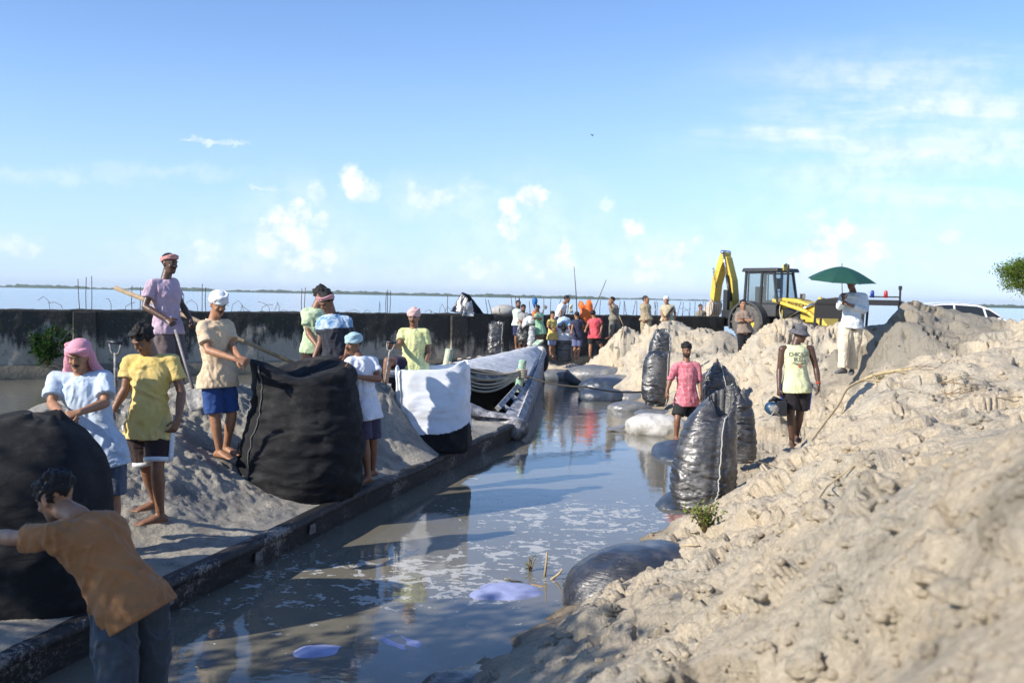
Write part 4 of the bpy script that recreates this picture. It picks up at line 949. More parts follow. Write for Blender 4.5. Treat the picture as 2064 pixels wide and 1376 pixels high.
        b.loft(pc, [sd*r*s for r in (.027, .037, .042, .040)], [pn*r*s for r in (.022, .018, .016, .012)], 12)
        hands.append((W_, dr, pn, sd, cu_))
    V, Q, N_ = remesh(b.arr(), b.F, vox)
    V = smooth_v(V, Q, 2, .5)
    fing = MB()
    if hand:
        for (W_, dr, pn, sd, cu_) in hands:
            for k, (o_, l_) in enumerate([(.031, .070), (.0105, .078), (-.0105, .073), (-.031, .058)]):
                p = W_+dr*.082*s+sd*o_*s; dd = dr+sd*o_*2.2; dd = nrm(dd); pts = [p-dd*.015*s, p]; c_ = math.radians(cu_)*(.9+.08*k); a = 0
                for seg in (.45, .32, .23):
                    a += c_; p = p+(dd*math.cos(a)+pn*math.sin(a))*l_*seg*s; pts.append(p)
                fing.tube(pts, np.array([.0098, .0096, .009, .0082, .0062])*s, 8)
            p = W_+dr*.022*s+sd*.026*s; a1 = nrm(sd*.8+dr*.7+pn*.25); a2 = nrm(sd*.35+dr*.9+pn*.35)
            fing.tube([p-sd*.01*s, p+a1*.034*s, p+a1*.034*s+a2*.028*s, p+a1*.034*s+a2*.05*s], np.array([.013, .012, .0105, .008])*s, 8)
    ball = MB(); ball.add(V, Q.tolist())
    if fing.F: ball.add(fing.arr(), fing.F)
    body = obj('body', ball.arr(), ball.F, SKM, root)
    # face parts
    for sg in (-1, 1):
        e = MB().ell(hl(sg*.030, .079, .006), A3(.0115, .007, .0042)*h_s, RT, 10, 5).build('eye', EYEW, root)
        MB().ell(hl(sg*.030, .0845, .005), A3(.0055, .005, .0042)*h_s, RT, 8, 5).build('iris', EYED, e)
        MB().tube([hl(sg*.012, .094, .0245), hl(sg*.03, .0945, .031), hl(sg*.048, .083, .026)], [.0035*h_s, .005*h_s, .003*h_s], 6).build('eyebrow', HAIR, root)
    MB().tube([hl(-.022, .085, -.058), hl(0, .0955, -.057), hl(.022, .085, -.058)], [.003*h_s, .0065*h_s, .003*h_s], 8).build('mouth', LIP, root)
    hm_ = hairm or HAIR
    def hairshell(cy, cz, rx, ry, rz, am=.007, name='hair', mt=None, fz=None, sc=60):
        k = MB().ell((0, 0, 0), (rx, ry, rz), None, 44, 28); v = k.arr(); n0_ = v/np.linalg.norm(v, axis=1)[:, None]
        v = v+n0_*(am*fbm(v*sc+seed, 3, g=.7)*1.6)[:, None]
        v = v*A3(1, -1, 1)+A3(0, -cy, cz); v = hc+(v*h_s)@HF.T
        return obj(name, v, [f[::-1] for f in k.F], mt or hm_, root)
    if hair == 'short': hairshell(-.022, .043, .080, .094, .083, .006)
    elif hair == 'thick': hairshell(-.018, .050, .083, .098, .086, .022, sc=30); MB().ell(hl(0, .055, .098), A3(.055, .04, .022)*h_s, RT, 14, 8).build('fringe', hm_, root)
    elif hair == 'crop': hairshell(-.022, .038, .076, .092, .082, .002)
    if beard:
        k = [(p[0]-.004, p[1]+.0, p[2]+.006, p[3]+.006) for p in fs_[:4]]+[(-.045, .012, .064, .066)]
        v = MB().loft([hl(0, p[1], p[0]) for p in k], [HF@A3(p[2]*h_s, 0, 0) for p in k], [HF@A3(0, p[3]*h_s, 0) for p in k], 20); v.build('beard', hm_, root)
    if mous or beard: MB().tube([hl(-.030, .080, -.050), hl(-.012, .094, -.043), hl(.012, .094, -.043), hl(.030, .080, -.050)], [.003*h_s, .0075*h_s, .0075*h_s, .003*h_s], 8).build('moustache', hm_, root)
    ctx = dict(P=P, root=root, hl=hl, HF=HF, h_s=h_s, fw=fw, up=up, pel=pel, nk=nk, sx=sx, hx=hx, s=s, rt=rt, d=d, base=base)
    # clothes
    def wrinkle(V, Q, amp=.008, k=0):
        sd_ = A3(seed*3.3+k, seed, 0); V = smooth_v(V, Q, 3, .5)
        c = V.mean(0); r = V-c; ax = up; rad = r-np.outer(r@ax, ax); rad /= np.maximum(np.linalg.norm(rad, axis=1), 1e-6)[:, None]
        wq = V+fbm(V*5+sd_, 2)[:, None]*.06; dg_ = wq@A3(.5, .3, .8)
        n1 = 1-3.4*np.abs(fbm(np.column_stack([wq[:, 0]*6, wq[:, 1]*6, dg_*9])+sd_, 3, k=k)); n2 = 1-3.4*np.abs(fbm(wq*A3(16, 16, 5)+sd_, 2, k=k+5)); n3 = fbm(V*A3(5, 5, 3.5)+sd_, 2, k=k+9)
        return V+rad*(amp*.9*np.clip(n1, -.8, 1)+amp*.55*np.clip(n2, -.8, 1)+amp*.9*n3)[:, None]
    ctx['wrinkle'] = wrinkle
    if top:
        kd = top.get('kind', 'tshirt'); t0 = top.get('hem', -.22); inf = top.get('inf', .022)*s*.52
        g = MB(); C, X, Y, ts = torso(inf, t0, .985, flare=top.get('flare', .06)*s); g.loft(C, X, Y, 30)
        sl_ = top.get('sleeve', .62)
        for q in ('A', 'B'):
            S_, E_, W_ = P['s'+q], P['e'+q], P['w'+q]
            if kd != 'vest':
                g.capsule(nk-up*.047*s, S_, .053*s+inf*.6, .055*s+inf*.5); g.capsule(nk-up*.10*s, S_-up*.05*s, .06*s, .055*s)
                if sl_ <= 1: pts = [S_-(E_-S_)*.05, S_+(E_-S_)*sl_*.5, S_+(E_-S_)*sl_]; rr = [.054*s+inf*.6, .052*s+inf*.8, .049*s+inf*1.25]
                else:
                    e2 = E_+(W_-E_)*(sl_-1); pts = [S_, S_*.5+E_*.5, E_*.92+S_*.08, E_*.92+e2*.08, E_*.4+e2*.6, e2]; rr = [.060*s+inf*.6, .056*s+inf*.6, .05*s+inf*.5, .05*s+inf*.5, .046*s+inf*.4, .040*s+inf*.35]
                g.tube(pts, rr, 18)
            else:
                g.capsule(nk-up*.06*s, nk*.45+S_*.55-up*.01, .045*s+inf*.4, .045*s+inf*.4)
        V, Q, _ = remesh(g.arr(), g.F, vox*1.1); V = wrinkle(V, Q, top.get('wr', .012)*s)
        tn = obj(top.get('name', 'shirt'), V, Q, top['m'], root); ctx['top'] = tn; ctx['topV'] = V; ctx['topQ'] = Q
        ring = [nk-up*.012*s+(sx*math.cos(a)*.072+np.cross(up, sx)*math.sin(a)*.070)*s+fw*.010*s-up*(.022*s*max(0, float(np.dot(nrm(sx*math.cos(a)+np.cross(up, sx)*math.sin(a)), fw)))) for a in np.linspace(0, 2*math.pi, 25)]
        MB().tube(ring, .0085*s, 6, cap=False).build('neckband', top.get('m2', top['m']), tn)
        if top.get('collar'):
            for sg in (-1, 1):
                e = nrm(np.cross(up, fw))*sg
                c = MB().add([nk+e*.075*s-fw*.03*s+up*.02*s, nk+e*.085*s-fw*.03*s-up*.03*s, nk+e*.045*s+fw*.085*s-up*.075*s, nk+e*.012*s+fw*.088*s-up*.03*s, nk+e*.055*s+fw*.045*s+up*.012*s], [(0, 1, 2, 3, 4)])
                co = c.build('collar', top['m'], tn, False); md = co.modifiers.new('s', 'SOLIDIFY'); md.thickness = .006
        if top.get('sleevebands'):
            for q in ('A', 'B'):
                S_, E_ = P['s'+q], P['e'+q]; a = S_+(E_-S_)*(sl_-.06); c = S_+(E_-S_)*(sl_+.01); MB().tube([a, c], .064*s+inf*1.05, 18).build('sleeve_band', top['sleevebands'], tn)
    if low:
        kn = low.get('len', 1.0)     # 1 = knee, 2 = ankle
        inf = low.get('inf', .024)*s*.75; g = MB()
        C, X, Y, ts = torso(inf*.5, -.06, low.get('rise', .16), flare=0); g.loft(C, X, Y, 26)
        for q in ('A', 'B'):
            H_, K_, A_ = P['h'+q], P['k'+q], P['a'+q]
            Hh = H_+nrm(H_-K_)*.02
            if kn <= 1.12:
                en = H_+(K_-H_)*kn; g.tube([Hh, H_*.6+en*.4, en], [.084*s+inf*.5, .089*s+inf*.8, (.070+.02*(1-kn))*s+inf*1.4], 20)
            else:
                en = K_+(A_-K_)*(kn-1); g.tube([Hh, H_*.55+K_*.45, H_*.1+K_*.9, K_*.9+en*.1, K_*.5+en*.5, en], [.084*s+inf*.5, .086*s+inf*.8, .068*s+inf, .066*s+inf, .062*s+inf*.9, .054*s+inf*1.0], 20)
        V, Q, _ = remesh(g.arr(), g.F, vox*1.15); V = wrinkle(V, Q, low.get('wr', .007)*s, 9)
        ln = obj(low.get('name', 'shorts'), V, Q, low['m'], root); ctx['low'] = ln
        if low.get('stripe'):       # side stripe and hem band following each leg
            for q in ('A', 'B'):
                H_, K_ = P['h'+q], P['k'+q]; en = H_+(K_-H_)*kn; out = nrm(P['h'+q]-pel); out = nrm(out-fw*np.dot(out, fw)*.4)
                if low.get('hemband'): MB().tube([H_+(K_-H_)*(kn-.09), H_+(K_-H_)*(kn+.02)], (.073+.02*(1-kn))*s+inf*1.5, 22).build('hem_band', low['stripe'], ln)
                sp_ = MB(); pts = [H_*(1-u)+en*u+out*(.092*s+inf*1.15)*(1-.04*u) for u in np.linspace(-.1, .98, 8)]; 
                sp_.tube(pts, .030*s, 10, flat=.5, side=tuple(fw)).build('side_stripe', low['stripe'], ln)
    if shoes is not None:
        for q in ('A', 'B'):
            A_ = P['a'+q]; fy = (footA if q == 'A' else footB); fy = yaw if fy is None else fy; f = frame(fy)@A3(0, -1, 0); sd = frame(fy)@A3(1, 0, 0); zz = A_[2]-.075*s; hb = A3(A_[0], A_[1], 0)
            pts = [(-.075, .03, .028, .028), (-.06, .040, .040, .040), (0, .055, .043, .054), (.06, .042, .047, .042), (.12, .032, .050, .032), (.17, .026, .044, .025), (.19, .02, .028, .016)]
            MB().loft([hb+f*p[0]*s+A3(0, 0, zz+p[1]*s) for p in pts], [sd*p[2]*s for p in pts], [A3(0, 0, p[3]*s) for p in pts], 16).build('shoe', shoes, root)
    if headw: headw(ctx)
    if extra: extra(ctx)
    # sanity
    def dist(a, c): return np.linalg.norm(P[a]-P[c])/s
    print('PERSON %-50s torso %.2f shw %.2f | uaA %.2f faA %.2f uaB %.2f faB %.2f | thA %.2f shA %.2f thB %.2f shB %.2f | footz %.2f %.2f' % (name_label[:50], L/s, 2*shw/s, dist('sA','eA'), dist('eA','wA'), dist('sB','eB'), dist('eB','wB'), dist('hA','kA'), dist('kA','aA'), dist('hB','kB'), dist('kB','aB'), P['aA'][2]-.07, P['aB'][2]-.07))
    return ctx
# ---- head wear
def turban(m_, m2=None, tilt=8, knot=None, h=1.0, top_=True, name='headcloth', low_=.03):
    def f(c):
        hl = c['hl']; hs = c['h_s']; r = MB(); rows = 4 if top_ else 3
        for k in range(rows):
            z0 = low_+k*.020*h; tl = math.radians(tilt+(k-1.5)*9); ph = k*1.9
            pts = [hl((.080+.004*math.sin(a*2+ph)-.004*k*.6)*math.cos(a), -.012+(.097-.003*k)*math.sin(a), z0+.035*math.sin(tl)*math.sin(a+ph*.3)+.012*math.sin(tl)*math.cos(a*2)+.01) for a in np.linspace(0, 2*math.pi, 33)]
            r.tube(pts, [.0165*hs*(1+.2*math.sin(i*.9+k*2)) for i in range(33)], 9, cap=False)
        if top_: r.ell(hl(0, -.014, low_+.055*h), A3(.072, .086, .058*h)*hs, c['HF'], 20, 12)
        else: c_ = hl
        if knot:
            r.ell(hl(*knot), A3(.03, .022, .026)*hs, c['HF'], 12, 8); r.ell(hl(knot[0]*1.15, knot[1]-.01, knot[2]-.03), A3(.018, .012, .036)*hs, c['HF'], 12, 8)
        V, Q, _ = remesh(r.arr(), r.F, .0065); V = smooth_v(V, Q, 1); V = V+fbm(V*45, 3)[:, None]*.004
        obj(name, V, Q, m_, c['root'])
    return f
def check(name, a, b_, sc=60, w=.5):
    if name in MATS: return MATS[name]
    m_ = bpy.data.materials.new(name); m_.use_nodes = True; nt = m_.node_tree; q = NB(nt); p = nt.nodes['Principled BSDF']
    o = q.n('ShaderNodeTexCoord').outputs['Object']; s_ = q.n('ShaderNodeSeparateXYZ'); q.put(s_.inputs[0], o)
    def st(v): return q.math('GREATER_THAN', q.math('FRACT', q.math('MULTIPLY', v, sc)), w)
    u = st(q.math('ADD', s_.outputs[0], q.math('MULTIPLY', s_.outputs[1], .5))); v = st(s_.outputs[2])
    f = q.math('MULTIPLY', q.math('ADD', u, v), .5); q.put(p.inputs['Base Color'], q.mix(f, a, b_)); p.inputs['Roughness'].default_value = .9; MATS[name] = m_; return m_
WHTC = cloth('white_cotton', (.68, .70, .72)); WHTB = cloth('bluish_white_cotton', (.60, .68, .80))
def grid_mat(name, base, line, sc, w, base2=None):
    m_ = bpy.data.materials.new(name); m_.use_nodes = True; nt = m_.node_tree; q = NB(nt); p = nt.nodes['Principled BSDF']
    o = q.n('ShaderNodeTexCoord').outputs['Object']; s_ = q.n('ShaderNodeSeparateXYZ'); q.put(s_.inputs[0], o)
    u = q.math('LESS_THAN', q.math('FRACT', q.math('MULTIPLY', q.math('ADD', s_.outputs[0], q.math('MULTIPLY', s_.outputs[1], .6)), sc)), w); v = q.math('LESS_THAN', q.math('FRACT', q.math('MULTIPLY', s_.outputs[2], sc)), w)
    c = base if base2 is None else q.mix(q.mapr(q.noise(o, 7, 4), .4, .6), base, base2)
    q.put(p.inputs['Base Color'], q.mix(q.math('MULTIPLY', q.math('MAXIMUM', u, v), .6), c, line)); p.inputs['Roughness'].default_value = .9; MATS[name] = m_; return m_

# ---- B: pink headscarf
def pink_scarf(c):
    hl = c['hl']; hs = c['h_s']; r = MB()
    r.ell(hl(0, -.022, .050), A3(.092, .104, .088)*hs, c['HF'], 26, 16)
    r.tube([hl(.083*math.cos(a), .005+.092*math.sin(a), .062+.012*math.sin(a)) for a in np.linspace(.1, math.pi-.1, 15)], [.018*hs]*15, 9)
    for sg in (-1, 1):
        pts = [hl(sg*.078, -.02, .05), hl(sg*.090, -.018, -.02), hl(sg*.100, -.03, -.09), hl(sg*(.128 if sg > 0 else .118), -.04, -.155), hl(sg*(.155 if sg > 0 else .125), -.03, -.19)]
        r.tube(pts, [.03*hs, .034*hs, .04*hs, .045*hs, .03*hs], 12, flat=.7)
    r.tube([hl(0, -.09, .05), hl(0, -.10, -.03), hl(0, -.10, -.11), hl(0, -.10, -.17)], [.07*hs, .09*hs, .10*hs, .10*hs], 16, flat=.4)
    r.ell(hl(-.075, .0, .10), A3(.02, .03, .018)*hs, c['HF'])
    V, Q, _ = remesh(r.arr(), r.F, .007); V = smooth_v(V, Q, 2); V = V+fbm(V*A3(22, 22, 14), 3)[:, None]*.008
    obj('headscarf', V, Q, grid_mat('pink_scarf', (.62, .14, .22), (.72, .52, .56), 85, .4, (.55, .17, .26)), c['root'])
person('man in pink headscarf and light blue T-shirt gripping the top of the left bag', 7.3,
  dict(h=(159,718,-.05), n=(163,756), sA=(113,762), sB=(210,760), eA=(104,813,-.12), wA=(128,838,-.36), eB=(212,812,-.12), wB=(160,831,-.36), hA=(181,905), hB=(226,905), kA=(184,1002), kB=(229,1002), aA=(186,1088), aB=(230,1088)),
  yaw=-8, hyaw=2, hpitch=18, s=.97, skin='mid', vox=.007, hair='none', mous=True, handA=(148,846,-.38), handB=(140,836,-.40), curl=(45, 45), headw=pink_scarf, seed=1,
  top=dict(m=cloth('pale_blue_jersey', (.46, .56, .68), (.50, .58, .68)), hem=-.27, flare=.02, sleeve=.72, inf=.036, m2=cloth('navy_trim', (.03, .04, .08))), low=dict(m=cloth('denim_grey', (.09, .11, .15)), len=.95))
# ---- C: yellow T-shirt
person('young man in yellow T-shirt and brown shorts with white trim, looking down', 7.7,
  dict(h=(289,684,-.06), n=(306,716), sA=(264,728), sB=(347,727), eA=(252,785,-.05), wA=(229,826,-.1), eB=(366,792), wB=(359,845,-.08), hA=(279,864), hB=(321,864), kA=(297,948,.08), kB=(317,945,-.06), aA=(314,1010,.22), aB=(323,1037,.0)),
  yaw=-12, hyaw=-28, hpitch=34, s=.97, skin='deep', vox=.007, hair='thick', handA=(224,846,-.12), handB=(350,866,-.1), curl=(20, 30), footA=-50, footB=-55, seed=2,
  top=dict(m=cloth('yellow_jersey', (.60, .44, .13), (.65, .50, .20)), hem=-.13, sleeve=.60, inf=.03), low=dict(m=cloth('brown_shorts', (.035, .022, .022)), len=.80, inf=.03, stripe=WHTC, hemband=True))
# ---- D: lavender T-shirt on the mound
def headband(m_, w=.014, tilt=.03, z=.042, tail=None, name='headband'):
    def f(c):
        hl = c['hl']; hs = c['h_s']; r = MB()
        for k in range(3):
            r.tube([hl(.079*math.cos(a), -.010+.095*math.sin(a), z+k*.013+tilt*math.sin(a)+.006*math.sin(3*a+k)) for a in np.linspace(0, 2*math.pi, 30)], w*hs, 8, cap=False)
        if tail: r.ell(hl(*tail), A3(.02, .02, .03)*hs, c['HF'])
        V, Q, _ = remesh(r.arr(), r.F, .006); V = smooth_v(V, Q, 1); obj(name, V+fbm(V*50, 2)[:, None]*.003, Q, m_, c['root'])
    return f
person('tall dark man in lavender T-shirt and headband standing on the sand mound', 11.0,
  dict(h=(342,531), n=(334,563), sA=(308,572,-.14), sB=(347,569,.14), eA=(292,618,-.22), wA=(336,643,-.30), eB=(367,615,.20), wB=(385,645,.05), hA=(327,664,-.08), hB=(349,664,.08), kA=(338,735,-.08), kB=(362,732,.10), aA=(334,800,-.1), aB=(366,796,.12)),
  yaw=48, hyaw=58, hpitch=6, s=1.03, skin='dark', vox=.009, hair='crop', beard=False, mous=True, handA=(349,652,-.34), handB=(392,655,.0), curl=(60, 60), headw=headband(grid_mat('pink_check', (.55, .36, .32), (.5, .1, .12), 60, .4)), seed=3,
  top=dict(m=cloth('lavender_jersey', (.46, .34, .43), (.50, .39, .46)), hem=-.10, sleeve=.62, inf=.03), low=dict(m=cloth('grey_brown_shorts', (.13, .10, .10)), len=.95, inf=.03))
# ---- E: cream shirt
person('man in cream shirt, white turban and blue shorts holding the big bag open', 9.4,
  dict(h=(440,613,-.03), n=(431,645), sA=(409,657,-.10), sB=(456,655,.12), eA=(420,706,-.22), wA=(476,724,-.34), eB=(468,700,.0), wB=(483,719,-.16), hA=(426,762,-.05), hB=(452,762,.05), kA=(433,838,-.05), kB=(467,834,.09), aA=(442,908,-.02), aB=(456,901,.14)),
  yaw=38, hyaw=38, hpitch=22, s=.98, skin='mid', vox=.008, hair='short', mous=True, handA=(494,730,-.34), handB=(500,726,-.18), curl=(55, 55), headw=turban(WHTC, tilt=6), footA=60, footB=65, seed=4,
  top=dict(m=cloth('cream_shirt', (.58, .44, .29), (.62, .49, .34)), hem=-.16, sleeve=.70, inf=.034, collar=True), low=dict(m=cloth('blue_shorts', (.025, .065, .21)), len=.93, inf=.018))
def yoke(c, f, m_):
    o = c['top']; o.data.materials.append(m_); V = c['topV']; L = np.linalg.norm(c['nk']-c['pel']); h = (V-c['pel'])@c['up']/L
    for p in o.data.polygons:
        if min(h[i] for i in p.vertices) > f: p.material_index = 1
# ---- F and G
person('man in pale green T-shirt with thick black hair, half hidden behind the polo shirt', 11.4,
  dict(h=(648,597), n=(637,620), sA=(618,630,-.06), sB=(647,628,.16), eA=(622,672,-.12), wA=(640,697,-.25), eB=(655,668,.2), wB=(660,695,.0), hA=(623,708,-.06), hB=(643,708,.10), kA=(624,778,-.06), kB=(640,778,.1), aA=(624,848), aB=(640,846,.15)),
  yaw=60, hyaw=72, hpitch=15, s=1.0, skin='deep', vox=.010, hair='thick', seed=5, curl=(40, 40),
  top=dict(m=cloth('pale_green_jersey', (.42, .55, .33), (.48, .58, .38)), hem=-.04, sleeve=.6, inf=.026), low=dict(m=cloth('dark_brown_trousers', (.04, .025, .022)), len=1.85, inf=.03, name='trousers'))
person('man in blue and dark grey polo shirt with red checked headband, looking down', 10.7,
  dict(h=(659,609,-.04), n=(668,632), sA=(650,648), sB=(699,647), eA=(645,692,-.05), wA=(633,721,-.1), eB=(704,692), wB=(697,717,-.1), hA=(661,736), hB=(688,736), kA=(655,806,-.1), kB=(690,806), aA=(655,870), aB=(690,868)),
  yaw=-8, hyaw=-32, hpitch=32, s=.98, skin='deep', vox=.009, hair='short', seed=6, curl=(35, 35), headw=headband(grid_mat('red_check', (.6, .50, .48), (.5, .03, .05), 70, .5), z=.05),
  top=dict(m=cloth('polo_dark', (.035, .038, .05)), hem=-.08, sleeve=.58, inf=.026, collar=True, name='polo_shirt'), low=dict(m=cloth('dark_brown_trousers2', (.05, .032, .028)), len=1.8, inf=.026, name='trousers'),
  extra=lambda c: yoke(c, .70, cloth('polo_blue_print', (.10, .25, .48), (.50, .60, .70), vs=14)))
# ---- H
person('young man in white T-shirt and blue checked turban resting a hand on the big bag', 10.1,
  dict(h=(712,694), n=(722,718), sA=(706,729,-.08), sB=(750,728,.08), eA=(704,765,-.10), wA=(700,752,-.32), eB=(764,764,.0), wB=(722,759,-.24), hA=(727,830,-.06), hB=(748,830,.08), kA=(735,892,-.04), kB=(752,890,.12), aA=(742,960,-.05), aB=(751,948,.18)),
  yaw=-38, hyaw=-40, hpitch=5, s=.94, skin='deep', vox=.008, hair='short', mous=True, handA=(698,743,-.36), handB=(702,748,-.32), curl=(15, 35), footA=-42, footB=-40, seed=7, headw=turban(grid_mat('blue_check', (.50, .62, .66), (.12, .33, .42), 70, .45), tilt=-6, knot=(-.075, -.055, .02)),
  top=dict(m=cloth('white_jersey', (.68, .71, .78)), hem=-.14, sleeve=.62, inf=.030), low=dict(m=cloth('dark_purple_shorts', (.055, .05, .09)), len=.88, inf=.024))
# ---- I
person('man in pale yellow T-shirt with wrapped head and one foot raised on the sand', 12.9,
  dict(h=(834,640), n=(834,662), sA=(813,669), sB=(856,670), eA=(805,697,-.14), wA=(791,697,-.34), eB=(864,709), wB=(856,736,-.05), hA=(823,735), hB=(845,737), kA=(781,727,-.22), kB=(847,800), aA=(777,776,-.22), aB=(848,858)),
  yaw=-6, hyaw=-6, hpitch=6, s=.98, skin='deep', vox=.009, hair='short', mous=True, handA=(785,693,-.4), handB=(853,750,-.05), curl=(70, 30), seed=8, headw=turban(grid_mat('pink_white_check', (.62, .50, .46), (.5, .2, .22), 60, .4), tilt=4, knot=(0, 0, .13)),
  top=dict(m=cloth('pale_yellow_jersey', (.58, .60, .27), (.62, .64, .33)), hem=-.16, sleeve=.62, inf=.030), low=dict(m=cloth('navy_shorts', (.03, .025, .055)), len=.72, inf=.024))
# ---- A
person('man in brown T-shirt bending forward and pushing the left bag, seen from behind', 4.5,
  dict(h=(112,1003,.14), n=(158,1042,.03), sA=(110,1078,-.10), sB=(214,1054,.14), eA=(30,1084,.02), wA=(-28,1078,.25), eB=(150,1090,.42), wB=(70,1085,.66), hA=(228,1236,-.10), hB=(296,1208,.09), kA=(238,1400,-.12), kB=(300,1385,.10), aA=(262,1565,.02), aB=(330,1550,.2)),
  yaw=-118, hyaw=-112, hpitch=28, s=1.0, skin='tan', vox=.006, hair='thick', handA=(-60,1072,.33), handB=(30,1082,.78), curl=(8, 8), seed=9,
  top=dict(m=cloth('brown_jersey', (.29, .135, .055), (.33, .16, .065), vs=3), hem=-.16, sleeve=.62, inf=.034, wr=.012), low=dict(m=cloth('slate_trousers', (.055, .070, .085), vs=3), len=1.9, inf=.034, name='trousers', wr=.014))
# ---- X: checked shirt
person('bearded young man in red and white checked shirt standing on the sandbags', 15.4,
  dict(h=(1384,705), n=(1384,729), sA=(1364,738), sB=(1404,737), eA=(1351,765,-.05), wA=(1344,789,-.10), eB=(1410,768,.0), wB=(1412,794,-.1), hA=(1373,806), hB=(1394,806), kA=(1365,846,-.10), kB=(1392,848,.06), aA=(1363,880,-.05), aB=(1392,886,.1)),
  yaw=8, hyaw=14, hpitch=14, s=.98, skin='deep', vox=.009, hair='thick', beard=True, handA=(1342,803,-.1), handB=(1417,810,-.1), curl=(30, 30), seed=10,
  top=dict(m=grid_mat('red_plaid', (.44, .10, .13), (.58, .42, .44), 13, .08, (.58, .18, .22)), hem=-.16, sleeve=1.08, inf=.034, collar=True, wr=.010), low=dict(m=cloth('black_shorts', (.025, .025, .024)), len=.78, inf=.03))
# ---- W: sleeveless jersey
def bucket_hat(c):
    hl = c['hl']; hs = c['h_s']; HF = c['HF']; pr = [(.004, .125), (.05, .124), (.075, .115), (.084, .07), (.090, .045), (.115, .018), (.135, .0)]
    r = MB(); C = [hl(0, -.008, z) for _, z in pr]+[hl(0, -.008, z-.006) for _, z in pr[::-1]]; rr = [q[0] for q in pr]+[max(q[0]-.006, .002) for q in pr[::-1]]
    r.loft(C, [HF@A3(q*.95*hs, 0, 0) for q in rr], [HF@A3(0, q*1.12*hs, 0) for q in rr], 28, cap=False).build('bucket_hat', cloth('hat_grey', (.13, .13, .145), (.08, .08, .09), vs=20), c['root'])
def textmesh(txt, size, font=None, ext=0.0, bold=False):
    cu_ = bpy.data.curves.new('t', 'FONT'); cu_.body = txt; cu_.size = size; cu_.align_x = 'CENTER'; cu_.align_y = 'CENTER'; cu_.resolution_u = 3
    if bold: cu_.offset = size*.018
    cu_.extrude = ext
    o = bpy.data.objects.new('t', cu_); COL.objects.link(o); dg = bpy.context.evaluated_depsgraph_get(); me = o.evaluated_get(dg).to_mesh()
    V = np.array([v.co[:] for v in me.vertices]); Fc = [tuple(p.vertices) for p in me.polygons]; o.evaluated_get(dg).to_mesh_clear(); bpy.data.objects.remove(o); bpy.data.curves.remove(cu_); return V, Fc
def onto(V2, Fc, org, ax, ay, nrm_, target_V, target_Q, name, m_, parent, lift=.010):
    """lay a flat drawing on a surface"""
    bv = BVHTree.FromPolygons([tuple(v) for v in target_V], [tuple(int(i) for i in q) for q in target_Q]); out = []
    for v in V2:
        p = org+ax*v[0]+ay*v[1]; h = bv.ray_cast(Vector(p+nrm_*.5), Vector(-nrm_), 1.0); out.append(np.array(h[0])+nrm_*lift if h[0] is not None else p)
    return obj(name, out, Fc, m_, parent, False)
def jersey_print(c):
    n_ = nrm(c['fw']); ax = nrm(np.cross(c['up'], n_)); ax = ax if ax[0] > 0 else -ax; ay = c['up']; m_ = cloth('print_grey', (.16, .17, .13)); mr = cloth('print_red', (.42, .12, .08))
    for t, z, sz in (('CHICAGO', .775, .062), ('BULLS', .655, .062)):
        V, Fc = textmesh(t, sz, bold=True); V = V*A3(1.0, 1.25, 1); onto(V, Fc, c['pel']+(c['nk']-c['pel'])*z, ax, ay, n_, c['topV'], c['topQ'], 'chest_lettering', m_, c['top'])
    for sg in (-1, 1):
        p = [(sg*.02, 0), (sg*.055, .004), (sg*.085, .02), (sg*.088, .048), (sg*.07, .022), (sg*.045, .02), (sg*.02, .018)]
        onto(np.array([(a, b_, 0) for a, b_ in p]), [tuple(range(7))], c['pel']+(c['nk']-c['pel'])*.53, ax, ay, n_, c['topV'], c['topQ'], 'horn_print', m_, c['top'])
    p = [(-.022, .01), (.022, .01), (.014, -.04), (-.014, -.04)]
    onto(np.array([(a, b_, 0) for a, b_ in p]), [(0, 1, 2, 3)], c['pel']+(c['nk']-c['pel'])*.53, ax, ay, n_, c['topV'], c['topQ'], 'head_print', mr, c['top'])
    P = c['P']
    for q, t in (('B', .82),):
        a = P['e'+q]+(P['w'+q]-P['e'+q])*t; MB().tube([a, a+nrm(P['w'+q]-P['e'+q])*.02], .034, 12).build('wristband', cloth('red_thread', (.5, .06, .03)), c['root'])
person('man in pale yellow sleeveless jersey and bucket hat walking along the bank', 13.1,
  dict(h=(1612,672), n=(1604,694), sA=(1577,704), sB=(1634,703), eA=(1571,745,.02), wA=(1570,782,-.06), eB=(1645,742,.0), wB=(1650,776,-.06), hA=(1592,778), hB=(1618,778), kA=(1594,834,-.05), kB=(1612,834,.05), aA=(1596,890,.0), aB=(1605,880,.18)),
  yaw=6, hyaw=52, hpitch=12, s=1.04, skin='dark', vox=.009, hair='short', handA=(1569,798,-.06), handB=(1650,796,-.1), curl=(45, 25), seed=11, headw=bucket_hat, extra=jersey_print, footA=-5, footB=10,
  top=dict(kind='vest', m=cloth('lemon_jersey', (.62, .64, .36), (.66, .67, .42)), hem=-.16, inf=.026, m2=cloth('black_trim', (.02, .02, .02)), name='sleeveless_jersey', wr=.006), low=dict(m=cloth('black_blue_shorts', (.022, .018, .02)), len=.86, inf=.03, stripe=cloth('blue_stripe', (.06, .12, .55)), hemband=False))
